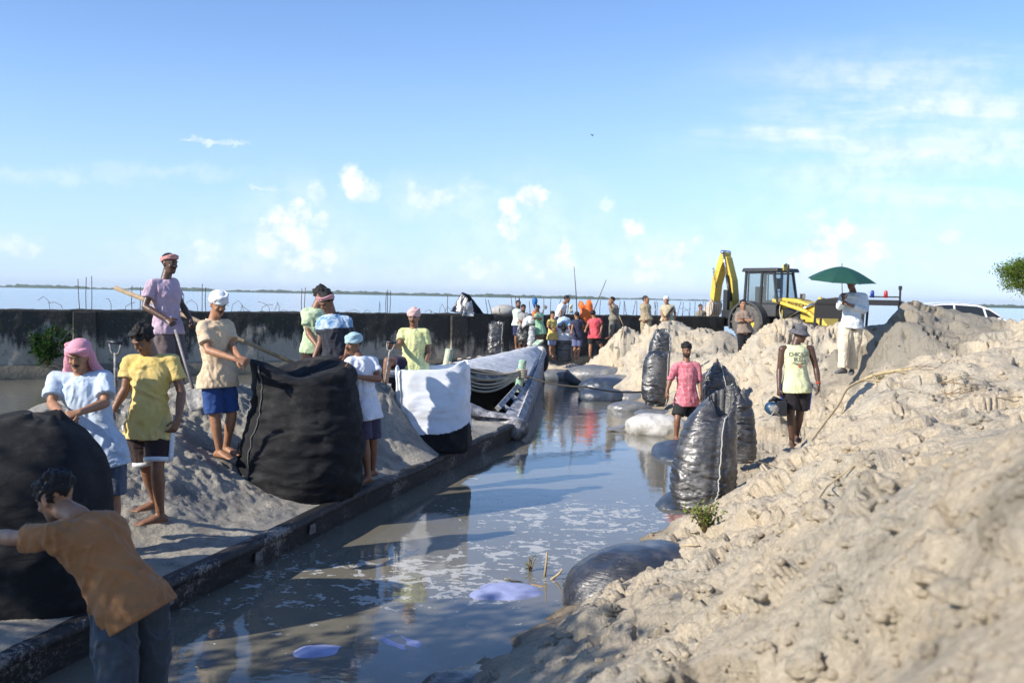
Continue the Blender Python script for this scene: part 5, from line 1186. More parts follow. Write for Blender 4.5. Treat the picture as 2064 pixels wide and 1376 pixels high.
# ---- Y: umbrella man
def glasses(c):
    hl = c['hl']; hs = c['h_s']; m_ = mat('black_glass', (.01, .01, .01), .15)
    g = MB()
    for sg in (-1, 1): g.ell(hl(sg*.031, .096, .006), A3(.024, .006, .016)*hs, c['HF'], 12, 6); g.tube([hl(sg*.055, .09, .01), hl(sg*.075, .0, .012)], .003, 5)
    g.tube([hl(-.02, .1, .01), hl(.02, .1, .01)], .003, 5); g.build('sunglasses', m_, c['root'])
person('man in white shirt and cream trousers holding a dark green umbrella', 15.1,
  dict(h=(1716,570,.03), n=(1720,590), sA=(1699,598,-.05), sB=(1740,597,.05), eA=(1692,620,-.12), wA=(1700,603,-.34), eB=(1744,628,.0), wB=(1711,613,-.26), hA=(1705,656), hB=(1727,656), kA=(1700,702,-.05), kB=(1719,703,.05), aA=(1700,744,-.04), aB=(1717,746,.08)),
  yaw=-22, hyaw=-30, hpitch=2, s=.94, skin='deep', vox=.010, hair='short', handA=(1699,594,-.38), handB=(1701,606,-.33), curl=(60, 60), seed=12, extra=glasses, shoes=mat('grey_shoe', (.10, .10, .11), .7), footA=-60, footB=-25,
  top=dict(m=cloth('white_shirt', (.66, .72, .76)), hem=-.10, sleeve=1.75, inf=.034, collar=True, wr=.011), low=dict(m=cloth('cream_trousers', (.66, .58, .44)), len=1.93, inf=.038, name='trousers', wr=.013))
# ---- far people
FV = .014
def far(label, d, J, **k):
    k.setdefault('vox', FV); k.setdefault('hand', True); return person(label, d, J, **k)
far('bearded man in white and green T-shirt, leftmost of the far group by the wall', 28.4, dict(h=(1045,613), n=(1044,622), sA=(1038,626), sB=(1051,626), eA=(1038,636), wA=(1043,646,-.1), eB=(1053,637), wB=(1054,647), hA=(1041,653), hB=(1048,653), kA=(1040,678), kB=(1048,678), aA=(1040,699), aB=(1048,699)),
  yaw=15, s=.98, skin='deep', beard=True, seed=21, top=dict(m=cloth('pale_green_white', (.55, .66, .58)), hem=-.1), low=dict(m=cloth('navy2', (.03, .035, .10)), len=.9))
far('man in grey T-shirt holding a white sheet over the black bag', 27.6, dict(h=(1055,621,-.05), n=(1055,630), sA=(1049,634), sB=(1062,634), eA=(1047,644), wA=(1050,652,-.2), eB=(1064,643,-.1), wB=(1067,648,-.3), hA=(1052,662), hB=(1059,662), kA=(1049,682), kB=(1057,682), aA=(1046,701), aB=(1056,702)),
  yaw=20, hpitch=20, s=.92, skin='deep', beard=True, seed=22, top=dict(m=cloth('grey_tee', (.30, .30, .29)), hem=-.1), low=dict(m=cloth('dark_short3', (.03, .03, .035)), len=.9))
far('boy in green T-shirt lifting the white sheet beside the boat bow', 27.2, dict(h=(1083,622), n=(1085,631), sA=(1081,635,-.1), sB=(1092,634,.1), eA=(1079,643,-.2), wA=(1076,641,-.4), eB=(1090,643,-.1), wB=(1082,641,-.3), hA=(1084,664), hB=(1091,664), kA=(1084,680), kB=(1091,680), aA=(1084,698), aB=(1091,698)),
  yaw=-40, hpitch=15, s=.88, skin='deep', seed=23, top=dict(m=cloth('mint_green', (.26, .46, .30)), hem=-.3, inf=.03), low=dict(m=cloth('olive_short', (.16, .15, .11)), len=.9))
far('man in white vest leaning on the wall above the far group', 30.0, dict(h=(1143,603,-.1), n=(1137,612), sA=(1129,615), sB=(1138,615,.25), eA=(1131,625,-.1), wA=(1130,634,-.15), eB=(1139,625,.2), wB=(1138,634,.1), hA=(1122,639,.0), hB=(1127,639,.2), kA=(1124,662), kB=(1128,662,.2), aA=(1123,688), aB=(1127,688,.2)),
  yaw=65, hpitch=10, s=1.02, skin='deep', seed=24, top=dict(kind='vest', m=cloth('white_vest', (.7, .72, .74)), hem=-.1), low=dict(m=cloth('navy3', (.04, .04, .07)), len=.9))
far('boy in yellow T-shirt and light blue shorts holding the white rim of a bag', 28.3, dict(h=(1114,634), n=(1113,643), sA=(1107,647,-.1), sB=(1119,647,.1), eA=(1104,658,-.15), wA=(1112,662,-.3), eB=(1120,658), wB=(1121,663,-.2), hA=(1110,680,-.05), hB=(1116,680,.05), kA=(1110,700), kB=(1114,700,.1), aA=(1111,721), aB=(1113,717,.15)),
  yaw=40, hpitch=15, s=.90, skin='mid', seed=25, top=dict(m=cloth('yellow2', (.66, .50, .16)), hem=-.12), low=dict(m=cloth('sky_shorts', (.28, .36, .55)), len=.75))
far('person in pale blue shirt bent head down into the black bag', 29.0, dict(h=(1136,664,-.62), n=(1136,654,-.50), sA=(1128,652,-.42), sB=(1145,652,-.42), eA=(1126,662,-.5), wA=(1130,668,-.45), eB=(1148,662,-.5), wB=(1144,668,-.45), hA=(1130,650,.05), hB=(1143,650,.05), kA=(1131,684,-.02), kB=(1142,684), aA=(1131,712,.1), aB=(1142,712,.1)),
  yaw=0, hpitch=70, s=1.0, skin='deep', bend=-.10, seed=26, fat=1.15, top=dict(m=cloth('pale_blue2', (.45, .58, .66)), hem=-.2, inf=.05), low=dict(m=cloth('dark_short4', (.03, .03, .04)), len=1.7, name='trousers'))
far('person in navy T-shirt seen from behind, standing beside the black bag', 28.2, dict(h=(1162,635), n=(1163,643), sA=(1156,648), sB=(1171,648), eA=(1154,659,-.1), wA=(1152,666,-.2), eB=(1176,659), wB=(1171,667,.1), hA=(1159,678), hB=(1168,678), kA=(1159,699), kB=(1167,699), aA=(1158,720), aB=(1165,720)),
  yaw=-150, s=.90, skin='mid', seed=27, top=dict(m=cloth('navy_tee', (.035, .04, .075)), hem=-.14), low=dict(m=cloth('blue_grey_shorts', (.13, .15, .28)), len=.95, inf=.03))
far('man in coral red T-shirt and black shorts seen from behind with feet apart', 27.8, dict(h=(1196,633), n=(1198,641), sA=(1190,646), sB=(1207,645), eA=(1184,656), wA=(1181,662,-.1), eB=(1213,655), wB=(1211,668,-.1), hA=(1193,677), hB=(1203,677), kA=(1190,697), kB=(1211,695), aA=(1189,719), aB=(1219,710,.2)),
  yaw=172, hyaw=150, s=.95, skin='mid', seed=28, top=dict(m=cloth('coral_tee', (.72, .10, .12)), hem=-.14, inf=.03), low=dict(m=cloth('black_short5', (.015, .015, .016)), len=.8))
KH = cloth('khaki', (.38, .31, .20), (.33, .27, .17)); KG = cloth('khaki_grey', (.24, .22, .17))
far('guard in khaki walking left with a hand to his mouth in front of the wall', 28.3, dict(h=(1233,606), n=(1236,614), sA=(1232,618), sB=(1241,618,.15), eA=(1235,628,-.2), wA=(1231,616,-.3), eB=(1244,628), wB=(1246,637), hA=(1236,640), hB=(1241,640,.1), kA=(1233,658,-.05), kB=(1245,657,.1), aA=(1231,678), aB=(1252,674,.1)),
  yaw=-55, s=1.0, skin='mid', seed=29, top=dict(m=KG, hem=-.15, sleeve=1.5, collar=True), low=dict(m=cloth('khaki_dk', (.16, .15, .13)), len=1.9, name='trousers'))
far('bareheaded guard in khaki looking right in front of the wall', 28.0, dict(h=(1302,604), n=(1300,612), sA=(1294,616), sB=(1307,616,.1), eA=(1294,628), wA=(1296,641,-.1), eB=(1310,628,.1), wB=(1309,640,.05), hA=(1298,643), hB=(1306,643), kA=(1298,670), kB=(1305,670), aA=(1298,697), aB=(1305,697)),
  yaw=30, hyaw=60, s=1.06, skin='mid', hair='crop', hairm=GREYHAIR, seed=30, top=dict(m=KH, hem=-.08, collar=True), low=dict(m=KH, len=1.9, name='trousers'))
def cap_(m_):
    def f(c):
        hl = c['hl']; hs = c['h_s']; r = MB().ell(hl(0, -.01, .05), A3(.084, .102, .078)*hs, c['HF'], 20, 12); r.ell(hl(0, .10, .045), A3(.06, .06, .010)*hs, c['HF'], 16, 6); r.build('cap', m_, c['root'])
    return f
far('guard in khaki with white cap and a slung rifle facing the camera', 26.6, dict(h=(1343,605), n=(1345,614), sA=(1336,618), sB=(1355,618), eA=(1333,631), wA=(1338,641,-.2), eB=(1361,631), wB=(1359,645,-.05), hA=(1340,645), hB=(1351,645), kA=(1340,672), kB=(1351,672), aA=(1340,700), aB=(1351,700)),
  yaw=5, hyaw=-10, s=1.02, skin='mid', seed=31, headw=cap_(cloth('cap_white', (.7, .68, .62))), top=dict(m=cloth('khaki_light', (.46, .40, .27)), hem=-.08, collar=True), low=dict(m=cloth('khaki_pale', (.50, .45, .34)), len=1.9, name='trousers'),
  extra=lambda c: MB().bar(c['P']['sB']+A3(.0, -.15, -.02), c['P']['hA']+A3(-.08, -.22, -.02), .05, .05).bar(c['P']['hA']+A3(-.06, -.22, .0), c['P']['hA']+A3(.1, -.22, .16), .03, .08).build('rifle', mat('gunmetal', (.03, .025, .02), .5), c['root'], False))
far('person in grey khaki sitting low behind the wall near the digger bucket', 35.3, dict(h=(1412,619), n=(1412,626), sA=(1406,629), sB=(1419,629), eA=(1404,636), wA=(1408,642,-.2), eB=(1421,636), wB=(1417,642,-.2), hA=(1409,648), hB=(1416,648), kA=(1407,648,-.4), kB=(1418,648,-.4), aA=(1408,668,-.4), aB=(1417,668,-.4)),
  yaw=10, s=.95, skin='mid', seed=32, top=dict(m=KG, hem=-.1, sleeve=1.6), low=dict(m=KG, len=1.9, name='trousers'))
far('man in brown grey shirt with folded arms standing in front of the digger wheel', 22.0, dict(h=(1498,614), n=(1499,625), sA=(1489,632), sB=(1511,632), eA=(1486,647,-.02), wA=(1506,645,-.26), eB=(1517,646,-.02), wB=(1495,642,-.26), hA=(1495,668), hB=(1508,668), kA=(1495,702), kB=(1508,702), aA=(1495,737), aB=(1508,737)),
  yaw=-5, s=1.0, skin='mid', seed=33, curl=(30, 30), top=dict(m=cloth('brown_grey_shirt', (.25, .19, .15)), hem=-.08, sleeve=1.5, collar=True), low=dict(m=cloth('black_trousers', (.012, .013, .016)), len=1.9, name='trousers'))
far('man in dark cap and brown shirt behind the yellow loader arms', 35.5, dict(h=(1660,607), n=(1661,617), sA=(1653,621), sB=(1669,621), eA=(1651,635), wA=(1653,646,-.1), eB=(1671,635), wB=(1668,646,-.1), hA=(1657,652), hB=(1666,652), kA=(1657,684), kB=(1666,684), aA=(1657,715), aB=(1666,715)),
  yaw=0, s=1.0, skin='deep', seed=34, headw=cap_(cloth('cap_dark', (.03, .035, .045))), top=dict(m=cloth('rust_shirt', (.20, .07, .05)), hem=-.1), low=dict(m=cloth('dark_tr', (.03, .03, .03)), len=1.9, name='trousers'))
# ---------------------------------------------------------------- vehicles
YEL = mat('digger_yellow', (.60, .42, .05), .5, .15, 4, .2, 30, col2=(.55, .40, .06), thr=(.5, .8)); DGR = mat('digger_dark_grey', (.045, .048, .052), .5, .2, 6)
BLKM = mat('black_metal', (.016, .016, .017), .4, .2, 8); CHR = mat('chrome_rod', (.7, .7, .72), .15, metal=1.0); DUST = mat('dusty_tyre', (.10, .095, .085), .9, .3, 8, .6, 30)
def glassm(name, tint, al):
    m_ = bpy.data.materials.new(name); m_.use_nodes = True; nt = m_.node_tree; q = NB(nt); nt.nodes.clear()
    g = q.n('ShaderNodeBsdfGlossy'); g.inputs[1].default_value = .04; t = q.n('ShaderNodeBsdfTransparent'); t.inputs[0].default_value = c4(tint)
    d = q.n('ShaderNodeBsdfDiffuse'); d.inputs[0].default_value = (.35, .38, .38, 1); mx = q.n('ShaderNodeMixShader'); mx.inputs[0].default_value = al; q.L.new(t.outputs[0], mx.inputs[1]); q.L.new(d.outputs[0], mx.inputs[2])
    f = q.n('ShaderNodeFresnel'); f.inputs[0].default_value = 1.5; m2 = q.n('ShaderNodeMixShader'); q.L.new(f.outputs[0], m2.inputs[0]); q.L.new(mx.outputs[0], m2.inputs[1]); q.L.new(g.outputs[0], m2.inputs[2])
    o = q.n('ShaderNodeOutputMaterial'); q.L.new(m2.outputs[0], o.inputs[0]); return m_
GL = glassm('cab_glass', (.72, .80, .84), .14); GLD = glassm('car_glass', (.10, .12, .14), .05)
class Rig:
    def __init__(s, root, org, yaw): s.r = root; s.o = np.asarray(org, float); s.R = np.array(Matrix.Rotation(math.radians(yaw), 3, 'Z'))
    def put(s, mb, name, m_, parent=None, smooth=False, bevel=0):
        mb.xf(s.R, s.o); return mb.build(name, m_, parent or s.r, smooth, bevel)
    def pt(s, *a): return s.R@A3(*a)+s.o
def wheel(rig, c, R_, w, name, tyre_m, rim_m, lug=0):
    ang = np.linspace(0, 2*math.pi, 41); pr = [(R_*.55, -w/2*.8), (R_*.8, -w/2), (R_*.96, -w/2*.9), (R_, -w/2*.5), (R_, w/2*.5), (R_*.96, w/2*.9), (R_*.8, w/2), (R_*.55, w/2*.8)]
    V = [(c[0]+p[0]*math.cos(a), c[1]+p[1], c[2]+p[0]*math.sin(a)) for a in ang[:-1] for p in pr]; n = len(pr)
    F_ = [(i*n+j, ((i+1) % 40)*n+j, ((i+1) % 40)*n+j+1, i*n+j+1) for i in range(40) for j in range(n-1)]
    mb = MB().add(V, F_)
    if lug:
        for i in range(lug):
            a = 2*math.pi*i/lug; p = A3(c[0]+math.cos(a)*R_, c[1]+(w*.22 if i % 2 else -w*.22), c[2]+math.sin(a)*R_); Rr = np.array([[math.cos(a), 0, -math.sin(a)], [0, 1, 0], [math.sin(a), 0, math.cos(a)]])
            mb.box(p, (.05, w*.52, .07), Rr)
    t = rig.put(mb, name, tyre_m, smooth=True)
    r = MB(); pr = [(R_*.56, w*.30), (R_*.50, w*.18), (R_*.3, w*.12), (R_*.12, w*.2), (.001, w*.2)]
    for sg in (-1, 1):
        V = [(c[0]+p[0]*math.cos(a), c[1]+sg*p[1], c[2]+p[0]*math.sin(a)) for a in ang[:-1] for p in pr]; n = len(pr)
        r.add(V, [(i*n+j, ((i+1) % 40)*n+j, ((i+1) % 40)*n+j+1, i*n+j+1) for i in range(40) for j in range(n-1)])
    rig.put(r, 'rim', rim_m, t, True); return t
def lettering(rig, txt, size, p0, ax, ay, m_, parent, name='lettering'):
    V, Fc = textmesh(txt, size, bold=True); ax = nrm(ax); ay = nrm(ay); P = np.array([A3(*p0)+ax*v[0]+ay*v[1] for v in V]); P = P@rig.R.T+rig.o
    return obj(name, P, Fc, m_, parent, False)
o0 = G(1536, 606, 34.3); GZJ = .95
jr = empty('backhoe_loader', (o0[0], o0[1], GZJ), 'yellow and black backhoe loader with folded digging arm, parked behind the sand heap', 'digger')
J = Rig(jr, (o0[0], o0[1], GZJ), -51); J.R = J.R*.9
for y in (-.82, .82):
    wheel(J, (0, y, .71), .71, .44, 'rear_wheel', DUST, YEL, 28); wheel(J, (2.15, y*.95, .48), .48, .32, 'front_wheel', DUST, YEL, 20)
    f = MB(); an = np.radians(np.linspace(-5, 200, 20)); out = [(.84*math.cos(a), .71+.84*math.sin(a)) for a in an]+[(.76*math.cos(a), .71+.76*math.sin(a)) for a in an[::-1]]
    f.prism(out, (0, y, 0), (1, 0, 0), (0, 0, 1), (0, 1, 0), .5); J.put(f, 'fender', DGR)
J.put(MB().box((.8, 0, .78), (3.4, .8, .4)), 'chassis', BLKM, bevel=.02)
# cab
cb = MB(); cb.box((.40, 0, 1.22), (1.5, 1.36, .52)); J.put(cb, 'cab_base', DGR, bevel=.03)
fr_ = MB()
for (x, y) in [(-.36, -.66), (-.36, .66), (.42, -.68), (.42, .68)]: fr_.bar((x, y, 1.4), (x+.03, y*.95, 2.72), .085)
for y in (-.66, .66): fr_.bar((1.2, y, 1.4), (.98, y*.94, 2.72), .085); fr_.bar((-.36, y, 1.47), (1.2, y, 1.47), .06); fr_.bar((-.33, y*.95, 2.68), (.98, y*.95, 2.68), .06); fr_.bar((-.2, y*1.0, 1.5), (-.2, y*.97, 2.68), .04)
fr_.bar((1.2, -.66, 1.47), (1.2, .66, 1.47), .06); fr_.bar((-.36, -.66, 1.5), (-.36, .66, 1.5), .06)
J.put(fr_, 'cab_frame', BLKM)
J.put(MB().box((.36, 0, 2.80), (1.72, 1.50, .15), taper=.95), 'roof', BLKM, bevel=.03)
for y in (-.665, .665):
    J.put(MB().quad((-.33, y, 1.5), (.4, y, 1.5), (.42, y*.96, 2.66), (-.31, y*.96, 2.66)), 'side_window', GL)
    dr_ = J.put(MB().quad((.45, y, 1.5), (1.17, y, 1.5), (.97, y*.96, 2.66), (.46, y*.96, 2.66)), 'door_window', GL)
J.put(MB().quad((1.2, -.64, 1.5), (1.2, .64, 1.5), (.98, .6, 2.66), (.98, -.6, 2.66)), 'windscreen', GL)
J.put(MB().quad((-.37, -.64, 1.5), (-.37, .64, 1.5), (-.34, .6, 2.66), (-.34, -.6, 2.66)), 'rear_window', GL)
J.put(MB().box((.1, 0, 1.55), (.45, .5, .12)).box((-.12, 0, 1.85), (.12, .5, .6)), 'driver_seat', BLKM, bevel=.03)
sw = MB(); sw.tube([A3(.72+.05*math.sin(q), .2*math.cos(q), 1.78+.19*math.sin(q)) for q in np.linspace(0, 2*math.pi, 21)], .018, 6, cap=False).bar((.75, 0, 1.45), (.72, 0, 1.78), .05); J.put(sw, 'steering_wheel', BLKM)
# bonnet
bn_ = MB(); pr = [(1.22, 1.72), (1.9, 1.66), (2.75, 1.40), (2.86, 1.22), (2.86, .78), (1.22, .78)]
bn_.prism(pr, (0, 0, 0), (1, 0, 0), (0, 0, 1), (0, 1, 0), .84); bo = J.put(bn_, 'bonnet', YEL, bevel=.04)
J.put(MB().box((2.87, 0, 1.0), (.05, .70, .42)), 'grille', BLKM, bo, bevel=.01)
J.put(MB().box((1.7, -.43, 1.12), (.8, .03, .4)), 'engine_side', BLKM, bo)
lettering(J, 'MAHINDRA', .17, (1.95, -.435, 1.46), (1, 0, -.17), (0, 0, 1), BLKM, bo)
# exhaust, lamps, mirror, plate
J.put(MB().tube([(1.42, -.33, 1.6), (1.42, -.33, 2.85), (1.38, -.33, 2.98), (1.30, -.33, 3.02)], .045, 10), 'exhaust_pipe', BLKM, smooth=True)
for (x, y, z) in [(1.3, -.72, 1.62), (1.3, .72, 1.62), (1.95, -.1, 1.78)]:
    l = J.put(MB().box((x, y, z), (.12, .2, .2)).bar((x, y, z-.1), (x, y*.95, z-.22), .03), 'work_lamp', BLKM, bevel=.015); J.put(MB().box((x+.065, y, z), (.015, .16, .15)), 'lens', mat('lamp_lens', (.6, .5, .4), .15), l)
mi = J.put(MB().box((1.32, -.80, 2.25), (.06, .24, .42)).bar((1.05, -.66, 2.55), (1.32, -.8, 2.35), .03), 'mirror', BLKM, bevel=.02)
pl = J.put(MB().box((1.22, -.18, 2.90), (.03, .40, .24)), 'number_plate', mat('plate_yellow', (.7, .52, .05), .5))
lettering(J, 'AS01C', .11, (1.24, -.18, 2.945), (0, 1, 0), (0, 0, 1), BLKM, pl); lettering(J, '4122', .11, (1.24, -.18, 2.845), (0, 1, 0), (0, 0, 1), BLKM, pl)
# loader arms and front bucket
for y in (-.62, .62):
    a = J.put(MB().bar((1.0, y, 1.62), (2.6, y, 1.18), .12, .22, up=(0, 1, 0)).bar((2.6, y, 1.18), (3.35, y, .62), .12, .22, up=(0, 1, 0)), 'loader_arm', YEL, bevel=.02)
    J.put(MB().bar((3.0, y*.75, .75), (2.95, y*.75, 1.75), .10, .14, up=(0, 1, 0)).bar((2.95, y*.75, 1.75), (3.4, y*.75, 1.0), .09, .12, up=(0, 1, 0)), 'loader_lever', YEL, bevel=.015)
    J.put(MB().tube([(1.6, y*.8, 1.0), (2.7, y*.8, 1.5)], .05, 10).tube([(2.7, y*.8, 1.5), (3.3, y*.8, 1.25)], .028, 8), 'loader_ram', CHR, smooth=True)
lb = MB(); pr = [(3.3, .25), (3.35, .95), (3.45, 1.0), (4.0, .42), (4.15, .2), (4.1, .16)]; lb.prism(pr, (0, 0, 0), (1, 0, 0), (0, 0, 1), (0, 1, 0), 2.2); J.put(lb, 'loader_bucket', YEL, bevel=.02)
hs_ = MB()
for k in range(3): hs_.tube([A3(1.25, -.45-.03*k, 1.55), A3(1.28, -.62, 1.2), A3(1.4+.05*k, -.66, .8), A3(1.55, -.5, .75)], .018, 6)
J.put(hs_, 'hydraulic_hose', mat('grey_hose', (.35, .36, .36), .5), smooth=True)
# rear frame, stabilisers, boom and dipper
J.put(MB().box((-1.0, 0, 1.0), (.8, 1.6, .35)).box((-1.35, -.55, 1.25), (.22, .2, 1.5)).box((-.75, .98, 1.25), (.26, .2, 1.5)), 'rear_frame', BLKM, bevel=.02)
bm = MB(); y = -.05
pr = [(-1.502, .95), (-1.300, 1.0), (-1.235, 1.6), (-1.340, 2.4), (-1.663, 3.35), (-1.849, 3.50), (-1.880, 3.30), (-1.743, 3.0), (-1.607, 2.2), (-1.557, 1.5)]
bm.prism(pr, (0, y, 0), (1, 0, 0), (0, 0, 1), (0, 1, 0), .40); bo2 = J.put(bm, 'boom', YEL, bevel=.02)
lettering(J, 'MAHINDRA', .20, (-1.429, y-.205, 2.05), (-.2, 0, 1), (-1, 0, -.2), BLKM, bo2)
dp = MB(); pr = [(-1.768, 3.62), (-1.880, 3.66), (-2.025, 3.45), (-2.363, 2.5), (-2.453, 1.75), (-2.363, 1.45), (-2.252, 1.5), (-2.171, 2.2), (-1.945, 2.9), (-1.768, 3.3)]
dp.prism(pr, (0, y+.02, 0), (1, 0, 0), (0, 0, 1), (0, 1, 0), .46); dpo = J.put(dp, 'dipper', YEL, bevel=.02)
lettering(J, 'MAHINDRA', .17, (-2.211, y-.215, 2.5), (-.25, 0, 1), (-1, 0, -.25), BLKM, dpo)
J.put(MB().tube([(-1.316, y-.27, 1.55), (-1.557, y-.27, 2.6)], .065, 12), 'boom_ram', BLKM, smooth=True); J.put(MB().tube([(-1.557, y-.27, 2.6), (-1.784, y-.27, 3.55)], .032, 10).tube([(-1.832, y-.30, 3.58), (-1.832, y+.2, 3.58)], .07, 12), 'ram_rod', CHR, smooth=True)
bk = MB(); pr = [(-2.332, 1.62), (-2.187, 1.40), (-2.235, 1.02), (-2.428, .82), (-2.686, .86), (-2.912, 1.12), (-2.751, 1.12), (-2.574, 1.35)]
bk.prism(pr, (0, y, 0), (1, 0, 0), (0, 0, 1), (0, 1, 0), .62); J.put(bk, 'digging_bucket', mat('worn_steel', (.42, .36, .29), .5, .3, 6), bevel=.02)
# ---------------------------------------------------------------- jeep
a = G(1712, 608, 28.5); jp = empty('jeep', (a[0], a[1], .58), 'black open jeep with soft top and red and blue beacons behind the umbrella man', 'jeep')
Q_ = Rig(jp, (a[0], a[1], .58), 155)
SOFT = mat('black_canvas', (.014, .014, .015), .8, .2, 8, .3, 30)
Q_.put(MB().box((0, 0, .75), (3.3, 1.5, .6)), 'body', BLKM, bevel=.06); Q_.put(MB().box((1.5, 0, .85), (1.0, 1.2, .5)), 'bonnet', BLKM, bevel=.06)
rf = MB(); pr = [(.95, 1.68), (.85, 1.86), (.3, 1.93), (-.4, 1.93), (-.42, 1.70)]; rf.prism(pr, (0, 0, 0), (1, 0, 0), (0, 0, 1), (0, 1, 0), 1.5); Q_.put(rf, 'soft_top', SOFT, bevel=.05)
cg = MB()
for y in (-.7, .7):
    for x in (.9, .2, -.45): Q_.put(MB().bar((x, y, 1.0), (x-.03, y, 1.75), .07), 'roof_post', BLKM)
    cg.bar((-1.5, y, 1.0), (-1.42, y, 1.78), .07); cg.bar((-.45, y, 1.80), (-1.42, y, 1.80), .16)
cg.bar((-1.45, -.7, 1.80), (-1.45, .7, 1.80), .12); cg.bar((-1.5, -.7, 1.02), (-1.5, .7, 1.02), .06); Q_.put(MB().bar((-.5, -.7, 1.98), (-1.38, -.7, 1.98), .04).bar((-1.38, -.7, 1.85), (-1.38, -.7, 2.25), .06).bar((-1.38, -.7, 2.2), (-1.38, -.7, 2.32), .10), 'beacon_rail', BLKM)
for y in (-.74, .74): Q_.put(MB().box((.25, y, 1.50), (1.25, .03, .40)), 'interior_shade_panel', SOFT)  # black panels added to stand for the dark shade inside the jeep
Q_.put(cg, 'roll_cage', BLKM)
for (x, y, n_, c_) in [(-1.0, -.3, 'red_beacon', (.45, .04, .04)), (-.62, -.3, 'blue_beacon', (.02, .05, .28))]: Q_.put(MB().tube([(x, y, 1.95), (x, y, 2.12), (x, y, 2.17)], [.06, .055, .03], 12), n_, mat(n_, c_, .35), smooth=True)
for x in (-1.1, 1.2):
    for y in (-.72, .72): wheel(Q_, (x, y, .38), .38, .24, 'wheel', mat('tyre_black', (.02, .02, .02), .8), DGR, 0)
# ---------------------------------------------------------------- car
a = G(1927, 614, 30.0); cr_ = empty('car', (a[0], a[1], .93), 'white car parked behind the dark sand heap with only its roof and windows showing', 'car')
K = Rig(cr_, (a[0], a[1], .93), -6)
CW = mat('white_paint', (.80, .80, .80), .25, .04, 3, coat=.6)
def carloft(prof, wlo, whi, zc):
    return None
V = []; n = 15; xs = np.linspace(-2.15, 2.15, 34)
def topz(x): return np.interp(x, [-2.15, -2.1, -1.7, -1.55, -.9, -.1, .5, .95, 1.45, 2.0, 2.15], [.55, .85, .95, 1.0, 1.0, 1.0, 1.0, .98, .93, .78, .5])
ring = []
for x in xs:
    w = .86*(1-abs(x/2.4)**5); zt = topz(x); pts = []
    for t in np.linspace(0, math.pi, n):
        c_, s_ = math.cos(t), math.sin(t); pts.append((x, w*np.sign(c_)*abs(c_)**.35, .28+(zt-.28)*abs(s_)**.45))
    ring.append(pts)
V = np.array(ring).reshape(-1, 3); Fc = [(i*n+j, i*n+j+1, (i+1)*n+j+1, (i+1)*n+j) for i in range(33) for j in range(n-1)]+[tuple(range(n-1, -1, -1)), tuple(33*n+j for j in range(n))]
K.put(MB().add(V, Fc), 'body', CW, smooth=True)
gh = [(-1.75, .98, .80), (-1.35, 1.38, .66), (-.7, 1.47, .63), (0, 1.50, .62), (.45, 1.45, .63), (.75, 1.36, .65), (1.30, .98, .78)]
rfm = MB(); V = []
gx = np.linspace(-1.75, 1.30, 30)
for x in gx:
    z = np.interp(x, [g[0] for g in gh], [g[1] for g in gh]); w = np.interp(x, [g[0] for g in gh], [g[2] for g in gh])
    for y in np.linspace(-1, 1, 11): V.append((x, y*w, z+.03*(1-abs(y)**3)))
rfm.add(V, [(i*11+j, (i+1)*11+j, (i+1)*11+j+1, i*11+j+1) for i in range(29) for j in range(10)]); ro = K.put(rfm, 'roof', CW, smooth=True)
ro.data.materials.append(GLD)
for p_ in ro.data.polygons:
    cx = sum((K.R.T@(np.array(ro.data.vertices[i].co[:])-K.o))[0] for i in p_.vertices)/len(p_.vertices)
    if cx > .60 or cx < -1.40: p_.material_index = 1
for sg in (-1, 1):
    P0 = [(-1.72, .97), (-1.33, 1.37), (-.7, 1.455), (0, 1.485), (.45, 1.435), (.75, 1.345), (1.27, .97)]
    def w_at(x, z): t = (z-.97)/.5; return sg*((.81)*(1-t)+.615*t+.012)
    q = MB().add([(x, w_at(x, z), z) for x, z in P0], [tuple(range(7))]); K.put(q, 'side_frame', CW)
    def pane(pts): K.put(MB().add([(x, w_at(x, z)+sg*.012, z) for x, z in pts], [tuple(range(len(pts)))]), 'side_window', GLD)
    pane([(-1.45, 1.02), (-1.28, 1.32), (-.66, 1.42), (-.32, 1.43), (-.32, 1.02)]); pane([(-.26, 1.02), (-.26, 1.43), (.40, 1.395), (.55, 1.35), (.62, 1.02)]); pane([(.68, 1.02), (.62, 1.32), (.74, 1.30), (1.16, 1.02)])
    K.put(MB().ell((.98, sg*.92, 1.0), (.07, .10, .07)), 'wing_mirror', CW, smooth=True)
    for x in (-1.3, 1.35): wheel(K, (x, sg*.76, .32), .32, .2, 'wheel', mat('tyre_black', (.02, .02, .02), .8), DGR, 0)
# ---------------------------------------------------------------- umbrella
top = G(1697, 537, 14.75); ub = empty('umbrella', G(1700, 612, 14.75), 'dark green eight panelled umbrella held over the man in white', 'umbrella')
GRN = mat('umbrella_green', (.012, .065, .045), .6, .1, 8)
n = 8; V = [top]; rings = 6; R0 = .523; tl = A3(.04, -.16, 0)
for r_ in range(1, rings+1):
    for k in range(n*3):
        a_ = 2*math.pi*k/(n*3)+.2; f = r_/rings; cusp = 1-.10*abs(math.sin(k/3*math.pi))*f
        rr_ = R0*f*cusp; z = -.218*f**1.55
        sagz = .02*abs(math.sin(k/3*math.pi))*f; q = A3(rr_*math.cos(a_), rr_*math.sin(a_), z+sagz*0-.0); q[2] += q[1]*.12+q[0]*-.02
        V.append(top+q)
Fc = [(0, 1+k, 1+(k+1) % 24) for k in range(24)]+[(1+(r_)*24+k, 1+(r_+1)*24+k, 1+(r_+1)*24+(k+1) % 24, 1+r_*24+(k+1) % 24) for r_ in range(rings-1) for k in range(24)]
cn = obj('canopy', V, Fc, GRN, ub, False); md = cn.modifiers.new('s', 'SOLIDIFY'); md.thickness = .004
